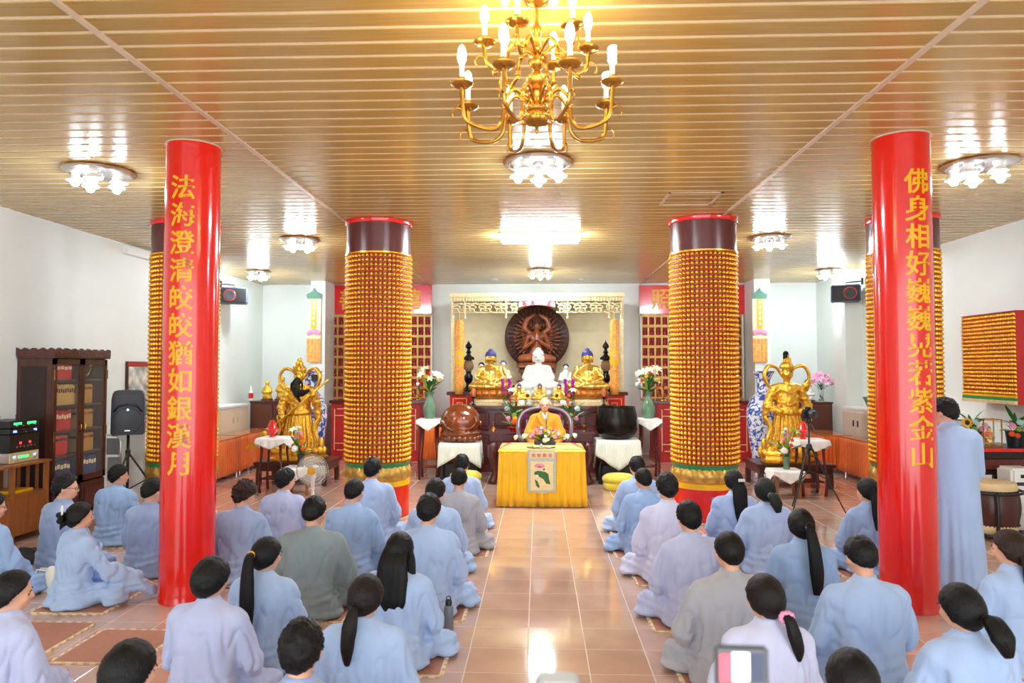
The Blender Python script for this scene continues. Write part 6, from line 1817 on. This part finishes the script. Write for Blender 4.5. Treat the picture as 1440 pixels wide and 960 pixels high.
books(by0 + .06, mid - .10, 1.793, .20, 'red', 5, 'red book on the top shelf of the bookcase', 'red books on the top bookcase shelf')
books(by0 + .06, mid - .03, 1.473, .25, 'ochre', 11, 'ochre book on the second bookcase shelf', 'ochre books on the second bookcase shelf')
books(by0 + .06, mid - .10, 1.153, .24, 'red', 8, 'red book on the third bookcase shelf', 'red books on the third bookcase shelf')
books(by0 + .06, mid - .10, .513, .26, 'navy', 6, 'navy binder on the bottom shelf, left bookcase door', 'navy binders at the left bookcase door', 'binder')
books(mid + .06, by1 - .10, .513, .26, 'navy', 7, 'navy binder on the bottom shelf, right bookcase door', 'navy binders at the right bookcase door', 'binder')
for k, (z, lab, m, h, y) in enumerate(((.843, 'crimson box on the lower middle bookcase shelf', 'crimson', .25, by0 + .26), (1.153, 'golden statue box behind the right bookcase door', 'gold', .24, by1 - .3), (1.473, 'gold ornament box behind the right bookcase door, upper shelf', 'gold', .25, by1 - .32), (.843, 'gold trimmed box low behind the right bookcase door', 'gold', .24, by1 - .28))):
    o = MB().bb(-.09, .09, -.15, .15, 0, h).build('storage_box', M_B[m], bevel=.01, loc=(bx1 - .18, y, z)); tag(o, lab, 'box')
    MB().bb(-.095, .095, -.155, .155, h * .72, h * .86).build('box_lid_band', M_BRASS if m == 'gold' else M_ROSE, o)
o = MB().tube([(0, .09 * cos(a) * (1 + .3 * sin(a)), .14 + .11 * sin(a)) for a in np.linspace(0, 2 * pi, 25)], .014, 8).build('gold_wreath', M_BRASS, smooth='all', loc=(bx1 - .12, by1 - .28, 1.805)); tag(o, 'gold wreath ornament at the top of the right bookcase door', 'ornament')

# audio cabinet
ac = thing('audio_cabinet', 'honey-coloured wooden cabinet carrying the amplifiers', 'cabinet', (0, 0, 0))
ax0, ax1, ay0, ay1, az = XL + .01, -5.76, 6.95, 8.22, .87
MB().bb(ax0, ax1 + .02, ay0, ay1 + .02, az - .03, az).build('cabinet_top', M_WOODMD, ac, bevel=.006)
for y in (ay0 + .02, 7.66, ay1 - .02): MB().bb(ax1 - .045, ax1, y - .022, y + .022, 0, az - .03).build('post', M_WOODMD, ac)
for y in (ay0 + .02, ay1 - .02): MB().bb(ax0, ax0 + .045, y - .022, y + .022, 0, az - .03).build('post', M_WOODMD, ac)
MB().bb(ax0, ax1 - .005, ay0, ay1, .50, .525).build('shelf', M_WOODMD, ac); MB().bb(ax0, ax1 - .01, ay0, ay1, .08, .1).build('bottom', M_WOODMD, ac)
for k in range(2):
    MB().bb(ax1 - .03, ax1 - .008, (ay0 + .045 if k == 0 else 7.685), (7.635 if k == 0 else ay1 - .045), .1, .50).build('door', M_WOODMD, ac, bevel=.004)
for k in range(4): MB().bb(ax0 + .12 + k * .11, ax0 + .15 + k * .11, ay1 - .025, ay1 - .005, .525, az - .03).build('side_slat', M_WOODMD, ac)
o = MB().bb(-.10, .10, -.16, .16, 0, .03).build('yellow_folder', M_YEL, bevel=.004, loc=(ax1 - .2, 7.94, .527)); tag(o, 'yellow folder on the open shelf of the audio cabinet', 'folder')
def amp(z, h, lab, body, face, leds, loc_y=7.93, knobs=4):
    t = thing('amplifier', lab, 'amplifier', (-6.04, loc_y, z))
    MB().bb(-.19, .18, -.22, .22, .006, h - .004).build('case', body, t, bevel=.004)
    fp = MB().bb(.18, .192, -.23, .23, .004, h - .002).build('front_panel', face, t, bevel=.003)
    for (y, w, col, zz) in leds:
        MB().bb(.192, .195, y - w / 2, y + w / 2, h * zz - .012, h * zz + .012).build('display', mat('lit_display_' + col, {'g': (40, 220, 90), 'b': (90, 130, 255), 'r': (255, 40, 40)}[col], .4, emit=2.0), fp)
    for k in range(knobs):
        MB().lathe([(.012, 0), (.011, .015), (0, .016)], (.192, -.14 + k * .28 / max(1, knobs - 1), h * .3), 12, M=Matrix.Rotation(pi / 2, 4, 'Y')).build('knob', M_CHROME, fp)
    return t
amp(.871, .12, 'gold-fronted amplifier at the bottom of the audio stack', M_SILVER, M_GOLDP, [(-.02, .16, 'g', .55), (-.16, .04, 'b', .6), (.16, .04, 'b', .6)], knobs=2)
amp(.993, .20, 'large black mixer amplifier in the audio stack', M_BLACK, M_BLACK, [(-.07, .03, 'r', .5), (.08, .03, 'r', .5)], knobs=6)
amp(1.195, .065, 'slim black effects unit in the audio stack', M_BLACK, M_BLACK, [(-.16, .05, 'b', .5), (.16, .05, 'b', .5)], knobs=3)
amp(1.262, .085, 'topmost black receiver of the audio stack with green displays', M_BLACK, M_BLACK, [(-.12, .12, 'g', .6), (.1, .14, 'g', .6)], knobs=4)
for y, lab in ((7.75, 'black antenna on the audio stack, nearer'), (8.02, 'black antenna on the audio stack, farther')):
    o = MB().lathe([(.012, 0), (.012, .05), (.006, .06), (.005, .16), (0, .162)], n=8).build('antenna', M_BLACK, loc=(-6.02, y, 1.345)); tag(o, lab, 'antenna')

# loudspeaker on stand
p = at(181, 580, 10.08); sx0 = p.x
t = thing('loudspeaker', 'black loudspeaker with small blue light on a tripod stand', 'speaker', (sx0, 10.08, p.z), radians(26))
b = MB(); prof = [(-.21, -.31), (.21, -.31), (.215, -.28), (.21, .2), (.19, .30), (.16, .325), (-.16, .325), (-.19, .30), (-.21, .2), (-.215, -.28)]
b.prism(prof, Matrix.Identity(4), .30).build('cabinet', M_BLACK, t, bevel=.015)
MB().lathe([(.185, 0), (.18, .012), (.05, .02), (0, .02)], (0, -.15, -.11), 40, M=Matrix.Rotation(pi / 2, 4, 'X')).build('grille', M_DKGREY, t, smooth=50)
MB().prism([(-.17, .12), (.17, .12), (.15, .26), (-.15, .26)], Matrix.Translation((0, -.15, 0)), .02).build('horn', M_DKGREY, t, bevel=.008)
MB().tube([(-.18, -.16, .02), (-.12, -.17, .10), (0, -.172, .125), (.12, -.17, .10), (.18, -.16, .02)], .014, 8).build('horn_lip', M_BLACK, t, smooth='all')
MB().ell((0, -.172, .05), (.012, .006, .012)).build('power_light', mat('blue_led', (150, 190, 255), .4, emit=8), t); MB().bb(-.035, .035, -.178, -.17, -.255, -.235).build('badge', M_SILVER, t)
t = thing('speaker_stand', 'black tripod stand under the loudspeaker', 'stand', (sx0, 10.08, 0))
MB().tube([(0, 0, .12), (0, 0, p.z - .31)], .02, 12).build('pole', M_BLACK, t, smooth='all'); MB().lathe([(.034, .66), (.034, .76)], n=14).build('collar', M_BLACK, t)
for k in range(3):
    a = radians(30 + 120 * k); MB().tube([(0.02 * cos(a), .02 * sin(a), .70), (.46 * cos(a), .46 * sin(a), .012)], .013, 8).build('leg', M_BLACK, t); MB().tube([(.02 * cos(a), .02 * sin(a), .2), (.26 * cos(a), .26 * sin(a), .33)], .009, 8).build('brace', M_BLACK, t)
# folding chair, box and board behind
fx0 = at(156, 650, 10.3).x
t = thing('folding_chair', 'grey folding chair leaning beside the bookcase', 'chair', (fx0 - .08, 10.35, 0))
for dx in (-.2, .2): MB().tube([(dx, .02, 0), (dx, .0, .5), (dx * .98, -.02, .86), (dx * .8, -.02, .93)], .012, 8).build('frame_tube', M_CHROME, t, smooth='all')
MB().tube([(-.16, -.02, .93), (0, -.02, .95), (.16, -.02, .93)], .012, 8).build('top_tube', M_CHROME, t, smooth='all')
MB().bb(-.19, .19, -.035, -.02, .66, .90).build('backrest', mat('grey_vinyl', (150, 156, 160), .5), t, bevel=.006); MB().bb(-.19, .19, .0, .03, .28, .62).build('seat', mat('grey_vinyl', (150, 156, 160)), t, bevel=.01)
t = thing('side_table', 'brown side table behind the loudspeaker stand', 'table', (-5.75, 11.4, 0)) if False else None
o = MB().bb(-.14, .14, -.12, .12, 0, .16).build('teal_box', mat('teal_plastic', (94, 190, 160), .4), bevel=.015, loc=(-6.1, 10.85, 1.212)); tag(o, 'teal plastic box on the left counter behind the loudspeaker', 'box'); MB().bb(-.145, .145, -.125, .125, .15, .175).build('box_lid', M_FMINT, o, bevel=.006)
t = thing('picture_frame', 'framed picture on the left wall beside the far left gilded column', 'picture', (XL + .002, 11.1, 1.72))
MB().bb(0, .03, -.35, .35, -.32, .32).build('frame', M_WOODDK, t, bevel=.004); MB().bb(.03, .034, -.31, .31, -.28, .24).build('picture_sheet', mat('ink_drawing', (226, 222, 208), .5, rgb2=(120, 120, 116), scale=7), t); MB().bb(.03, .035, -.34, .34, .25, .31).build('red_band', M_REDM, t)

# ------------------------------------------------------------------ fan, tripod camera
fp = at(440, 661, 10.0)
t = thing('standing_fan', 'white standing fan with round wire cage in front of the bearded general', 'fan', (fp.x, 10.0, 0))
MB().lathe([(.19, 0), (.19, .02), (.06, .045), (.03, .05), (0, .05)], n=32).build('base', M_STEELW, t, smooth=50)
MB().lathe([(.022, .04), (.022, .22), (.028, .23), (.03, .40), (.02, .44), (0, .44)], n=16).build('pole', M_STEELW, t, smooth=50)
zc = fp.z
MB().lathe([(.05, -.02), (.06, .0), (.06, .12), (.04, .15), (0, .155)], (0, .02, zc), 20, M=Matrix.Rotation(-pi / 2, 4, 'X')).build('motor', M_STEELW, t, smooth=50)
cg = MB()
for r in (.225, .19, .15, .11, .075):
    for s in (-1, 1):
        y = s * .055 * (1 - (r / .225) ** 2) ** .5
        cg.tube([(r * cos(a), y - .02, zc + r * sin(a)) for a in np.linspace(0, 2 * pi, 41)], .0022 if r < .22 else .006, 5)
for k in range(48):
    a = 2 * pi * k / 48
    for s in (-1, 1): cg.tube([(r * cos(a), s * .055 * (1 - (r / .225) ** 2) ** .5 - .02, zc + r * sin(a)) for r in (.05, .12, .18, .225)], .0014, 4)
cg.build('wire_cage', M_STEELW, t)
MB().lathe([(.055, 0), (.055, .01), (.0, .014)], (0, -.075, zc), 24, M=Matrix.Rotation(pi / 2, 4, 'X')).build('cage_badge', M_YEL, t, smooth=50)
for k in range(3):
    vs = []; fs = []
    for i in range(7):
        r = .03 + .15 * i / 6
        for j in range(5):
            a = 2 * pi * k / 3 + (j / 4 - .5) * (1.4 - .1 * i); vs.append((r * cos(a), -.02 + .03 * (j / 4 - .5), zc + r * sin(a)))
    for i in range(6):
        for j in range(4): q = i * 5 + j; fs.append((q, q + 1, q + 6, q + 5))
    thick(MB().add(vs, fs).build('blade', mat('pale_fan_blade', (206, 212, 200), .2, alpha=.7), t, smooth='all'), .003)
tp = at(1137, 581, 9.75)
def tripod(lab, x, y, h, spread, legm=None):
    t = thing('tripod', lab, 'tripod', (x, y, 0))
    MB().tube([(0, 0, h * .45), (0, 0, h - .05)], .014, 10).build('centre_column', M_BLACK, t, smooth='all'); MB().lathe([(.04, h * .66), (.045, h * .69), (.03, h * .73)], n=12).build('spider', M_BLACK, t)
    MB().lathe([(.03, h - .06), (.034, h - .03), (.03, h), (0, h)], n=14).build('head', M_BLACK, t); MB().tube([(0, 0, h - .03), (.03, -.1, h - .12), (.04, -.18, h - .2)], .008, 8).build('pan_handle', M_BLACK, t)
    for k in range(3):
        a = radians(100 + 120 * k)
        l = MB().tube([(.03 * cos(a), .03 * sin(a), h * .69), (spread * .55 * cos(a), spread * .55 * sin(a), h * .33)], .014, 8).build('leg', M_BLACK, t)
        MB().tube([(spread * .5 * cos(a), spread * .5 * sin(a), h * .36), (spread * cos(a), spread * sin(a), .0)], .009, 8).build('leg_extension', M_BLACK, l)
        MB().tube([(0, 0, h * .45), (spread * .5 * cos(a), spread * .5 * sin(a), h * .36)], .006, 6).build('brace', M_BLACK, t)
    return t
tripod('black tripod holding the video camera before the right guardian', tp.x, 9.75, tp.z - .07, .45)
t = thing('video_camera', 'black camera on the tripod before the right guardian', 'camera', (tp.x, 9.75, tp.z - .07), radians(12))
MB().bb(-.075, .075, -.05, .06, .0, .125).build('camera_body', M_BLACK, t, bevel=.018); MB().bb(-.03, .03, -.03, .05, .12, .155).build('viewfinder_hump', M_BLACK, t, bevel=.01)
MB().lathe([(.05, 0), (.052, .08), (.045, .1), (0, .09)], (0, -.05, .065), 24, M=Matrix.Rotation(pi / 2, 4, 'X')).build('lens', M_DKGREY, t, smooth=50); MB().bb(-.09, -.06, -.06, .03, .01, .11).build('grip', M_BLACK, t, bevel=.012)

# ------------------------------------------------------------------ right wall: Buddha panel, side altar, drum
pt = thing('buddha_wall_panel', 'red-framed wall panel of tiny gold Buddhas on the right wall', 'wall panel', (0, 0, 0))
py0, py1, pz0, pz1, pxf = 9.08, 10.2, 1.48, 2.66, 5.95
MB().bb(pxf, XR - .002, py0, py1, pz0, pz1).build('panel_box', M_REDM, pt)
cm = MB(); nr, nc = 20, 22; ch_, cw = (pz1 - pz0 - .13) / nr, (py1 - py0) / nc
sv, sf = niche_cell(1, .036, .036, .028)
for r in range(nr):
    for c in range(nc):
        yc = py0 + (c + .5) * cw; z = pz0 + .12 + r * ch_ + .006
        cm.add([(pxf - y, yc + x, z + zz) for (x, y, zz) in sv], sf)
o = cm.build('small_buddhas', M_GOLD, pt, smooth='all'); o['kind'] = 'stuff'
for r in range(nr + 1): MB().bb(pxf - .022, pxf, py0, py1, pz0 + .116 + r * ch_, pz0 + .122 + r * ch_).build('ledge', M_REDM, pt)
MB().bb(pxf - .02, pxf, py0, py1, pz0 + .085, pz0 + .113).build('yellow_band', M_YEL, pt); MB().bb(pxf - .02, pxf, py0, py1, pz0 + .045, pz0 + .085).build('green_band', M_GREEN, pt)
MB().bb(pxf - .03, pxf, py0, py1, pz0, pz0 + .045).build('gold_band', M_GOLDP, pt)
sa = thing('side_altar', 'dark carved side altar with red edge under the Buddha wall panel', 'table', (0, 0, 0))
MB().bb(5.30, 6.22, 9.0, 9.9, .90, .935).build('table_top', M_BLACK, sa, bevel=.006); MB().bb(5.28, 6.23, 8.985, 8.998, .91, .95).build('red_edge', M_RED, sa)
MB().bb(5.36, 6.16, 9.05, 9.85, .62, .90).build('frieze', mat('black_brown_lacquer', (40, 26, 24), .3), sa); MB().bb(5.46, 6.06, 9.035, 9.05, .68, .82).build('carved_red_panel', mat('dim_red_carving', (104, 36, 32), .5, var=.4, scale=40), sa, bevel=.01)
for a in (5.40, 6.12):
    for b_ in (9.1, 9.8): MB().bb(a - .04, a + .04, b_ - .04, b_ + .04, 0, .62).build('leg', mat('black_brown_lacquer', (40, 26, 24)), sa, bevel=.006)
for px, lab, sd in ((1367, 'flower pot with sunflower left of the glass case on the side altar', 31), (1428, 'flower pot with sunflower right of the glass case on the side altar', 32)):
    x = at(px, 610, 9.3).x
    lathe_thing('black_flower_pot', 'black pot ' + ('left' if px < 1400 else 'right') + ' of the glass case on the side altar', 'pot', (x, 9.3, .937), [(0, 0), (.09, 0), (.11, .18), (.115, .2), (.1, .2), (0, .1)], M_BLACK, 24)
    s = 1 if px > 1400 else -1
    bouquet('altar_pot_flowers', lab, (x, 9.3, 1.11), [('sun', M_FYEL, .12 * s, -.10, .14, 1.0, 'sunflower'), ('mum', M_PINK, -.1 * s, -.1, .10, 1.0, 'flower'), ('mum', M_FMINT, -.02, -.12, .14, 1.0, 'flower'), ('mum', M_LEAFY, -.04, -.12, .06, .9, 'flower'), ('mum', M_FOR, -.12 * s, -.12, -.0, .9, 'flower'), ('mum', M_FOR, -.06 * s, -.13, -.02, .8, 'flower'), ('mum', M_PINK, .06, -.1, .06, .9, 'flower')], 18, .2, .25, sd, leafm=M_LEAF)
x = at(1394, 610, 9.15).x
t = thing('glass_case', 'glass case holding a figurine on the side altar', 'display case', (x, 9.2, .937))
fr = MB()
for a in (-.11, .11):
    for b_ in (-.08, .08): fr.bb(a - .006, a + .006, b_ - .006, b_ + .006, .03, .36)
for z in (.355, .03):
    for b_ in (-.08, .08): fr.bb(-.116, .116, b_ - .006, b_ + .006, z - .006, z + .006)
    for a in (-.11, .11): fr.bb(a - .006, a + .006, -.08, .08, z - .006, z + .006)
fr.build('case_frame', M_BRASS, t); MB().bb(-.12, .12, -.09, .09, 0, .028).build('case_base', M_WOODMD, t)
for b_ in (-.08, .08): MB().bb(-.105, .105, b_ - .001, b_ + .001, .036, .35).build('glass_pane', M_PANE, t)
small_figure('case_figurine', 'small figurine inside the glass case on the side altar', 0, 9.2, .966, .24, M_GOLDBUD, M_HAIR).location = (x, 9.2, .966)
dx = at(1392, 700, 8.45).x
t = thing('barrel_drum', 'brown barrel drum with cream skin on a black stand', 'drum', (dx, 8.45, 0))
MB().lathe([(.25, .10), (.27, .16), (.295, .30), (.30, .37), (.29, .46), (.265, .58), (.25, .60)], n=48).build('shell', mat('maroon_drum', (74, 34, 30), .3, var=.15, scale=4), t, smooth='all')
M_HIDE = mat('drum_hide', (222, 196, 146), .6, var=.1, scale=8)
MB().lathe([(.268, .545), (.272, .56), (.262, .62), (.25, .635), (0, .64)], n=48).build('skin', M_HIDE, t, smooth=50); MB().lathe([(.0, .07), (.25, .075), (.265, .10), (.275, .16), (.27, .17)], n=48).build('skin', M_HIDE, t, smooth=50)
sd = MB()
for k in range(44):
    a = 2 * pi * k / 44
    for (r, z) in ((.276, .55), (.279, .165)): sd.ell((r * cos(a), r * sin(a), z), .008, 6, 4)
sd.build('studs', M_BLACK, t)
st_ = thing('drum_stand', 'black curved frame holding the barrel drum', 'stand', (dx, 8.45, 0))
MB().tube([(.32 * cos(a), .32 * sin(a), .535) for a in np.linspace(0, 2 * pi, 41)], .016, 8).build('top_ring', M_BLACK, st_, smooth='all'); MB().tube([(.31 * cos(a), .31 * sin(a), .07) for a in np.linspace(0, 2 * pi, 41)], .018, 8).build('bottom_ring', M_BLACK, st_, smooth='all')
for k in range(4):
    a = radians(-20 + 90 * k)
    MB().tube([(.33 * cos(a), .33 * sin(a), .55), (.37 * cos(a), .37 * sin(a), .45), (.375 * cos(a), .375 * sin(a), .25), (.34 * cos(a), .34 * sin(a), .08), (.34 * cos(a), .34 * sin(a), 0)], .02, 8).build('curved_leg', M_BLACK, st_, smooth='all')
x = at(1430, 690, 8.75).x
t = thing('air_cooler', 'white portable air cooler in the corner behind the drum', 'appliance', (x, 8.75, 0))
MB().bb(-.15, .15, -.15, .15, .04, .76).build('housing', M_STEELW, t, bevel=.03); MB().bb(-.10, .06, -.156, -.148, .56, .60).build('handle_slot', M_DKGREY, t, bevel=.01); MB().bb(-.05, .0, -.157, -.149, .65, .69).build('display', M_BLACK, t)
for k in range(6): MB().bb(-.12, .12, -.155, -.148, .12 + k * .06, .14 + k * .06).build('vent_slat', M_WHITE, t)
for a in (-1, 1): MB().lathe([(.03, 0), (.03, .045)], (a * .1, 0, 0), 12).build('caster', M_BLACK, t)
t = thing('drum_mallet', 'wooden drum mallet standing beside the drum frame', 'mallet', (dx + .42, 8.3, 0))
MB().lathe([(0, 0), (.035, 0), (.04, .06), (.035, .3), (.015, .33), (.012, .5), (.018, .54), (0, .55)], n=12).build('mallet_body', M_WOODMD, t, smooth=50)

# ------------------------------------------------------------------ small things on the floor
q = at(630, 887, 5.25)
t = thing('water_bottle', 'grey metal water bottle with black loop cap on the aisle mat', 'bottle', (q.x, 5.28, .0135))
MB().lathe([(0, 0), (.034, 0), (.036, .006), (.036, .15), (.03, .175), (.022, .185), (0, .187)], n=28).build('bottle_body', mat('grey_metal_paint', (112, 120, 130), .35), t, smooth=50)
MB().lathe([(.024, .183), (.024, .215), (.018, .222), (0, .224)], n=24).build('cap', M_BLACK, t, smooth=50); MB().tube([(-.016, 0, .215), (-.015, 0, .24), (0, 0, .25), (.015, 0, .24), (.016, 0, .215)], .004, 6).build('cap_loop', M_BLACK, t, smooth='all')
q = at(66, 835, 6.1)
b = MB(); b.ell((0, 0, .10), (.085, .06, .11)); b.bb(-.07, .07, -.045, .045, .0, .14)
o = link('tote_bag', sculpt(b, .011, 4, lambda co, no: npnoise(co, (14, 14, 9), 3) * .014, zmin=.0, name='tote'), mat('cream_canvas', (236, 232, 214), .8, var=.06, scale=20), loc=(q.x, 6.12, .001)); o.location.x += .04; tag(o, 'cream canvas tote bag beside the sitter with white hair clips', 'bag')
for k in (0, 1): MB().tube([(-.03, -.03 + .05 * k, .18), (-.12, -.04 + .05 * k, .19), (-.15, -.05 + .05 * k, .10), (-.13, -.05, .02)], .007, 8).build('strap', mat('cream_canvas', (236, 232, 214)), o, smooth='all')
q = at(38, 785, 6.95)
b = MB(); b.ell((0, 0, .06), (.17, .11, .085)); b.ell((.08, .02, .07), (.10, .09, .08))
o = link('black_bag', sculpt(b, .013, 4, lambda co, no: npnoise(co, (12, 12, 12), 5) * .03, zmin=.0, name='bag'), mat('black_fabric', (26, 26, 30), .7), loc=(q.x, 7.0, .001)); tag(o, 'crumpled black bag on the floor beside the sitter with glasses', 'bag')
MB().tube([(-.1, -.05, .1), (-.05, -.08, .16), (.05, -.07, .15), (.09, -.04, .1)], .007, 6).build('strap', M_BLACK, o)
t = thing('glass_cup', 'small clear glass cup on the mat of the grey-green robe', 'cup', (at(450, 880, 5.32).x, 5.3, .001))
MB().lathe([(0, 0), (.028, 0), (.033, .06), (.031, .06), (.027, .006), (0, .005)], n=20).build('cup_body', M_GLASS, t, smooth=50)

# ------------------------------------------------------------------ recording gear near the photographer
c0 = at(1045, 925, 1.02)
tripod('black tripod under the camcorder with flip-out screen', c0.x, 1.10, c0.z - .105, .32)
t = thing('camcorder', 'camcorder with flip-out screen showing a red pillar, at the bottom edge', 'camera', (c0.x, 1.10, c0.z - .07), radians(-2))
MB().bb(.0, .05, -.05, .06, -.035, .03).build('camera_body', mat('slate_plastic', (84, 98, 108), .4), t, bevel=.012)
scn = MB().bb(-.037, .037, -.084, -.076, .03, .088).build('flip_screen', mat('bezel_grey', (92, 92, 94), .35), t, bevel=.004)
def pic(x0, x1, z0, z1, nm, rgb, e=.9): MB().bb(x0, x1, -.0853, -.0843, z0, z1).build(nm, mat('screen_' + nm, rgb, .4, emit=e), scn)
pic(-.030, -.013, .040, .076, 'red_image', (232, 70, 84)); pic(-.013, .010, .040, .079, 'white_image', (240, 246, 250)); pic(.010, .030, .040, .078, 'dark_image', (52, 58, 78), .3)
MB().tube([(-.02, -.08, .035), (-.01, -.06, .02)], .006, 8).build('screen_hinge', M_DKGREY, t)
c1 = at(786, 990, 1.2)
tripod('black tripod under the pale camera at the bottom edge', c1.x, 1.25, c1.z - .06, .32)
t = thing('compact_camera', 'silver and black camera top at the bottom edge of the aisle', 'camera', (c1.x, 1.25, c1.z - .055))
MB().bb(-.042, .042, -.03, .03, 0, .062).build('camera_body', M_DKGREY, t, bevel=.01); MB().prism([(-.04, .06), (.04, .06), (.032, .078), (-.032, .078)], Matrix.Identity(4), .05).build('top_plate', mat('pale_grey_plastic', (170, 178, 182), .5), t, bevel=.004)
MB().bb(-.036, .036, -.034, -.03, .008, .052).build('rear_screen', mat('screen_pale', (200, 206, 210), .3, emit=.3), t)
bpy.data.scenes.remove(TMP)
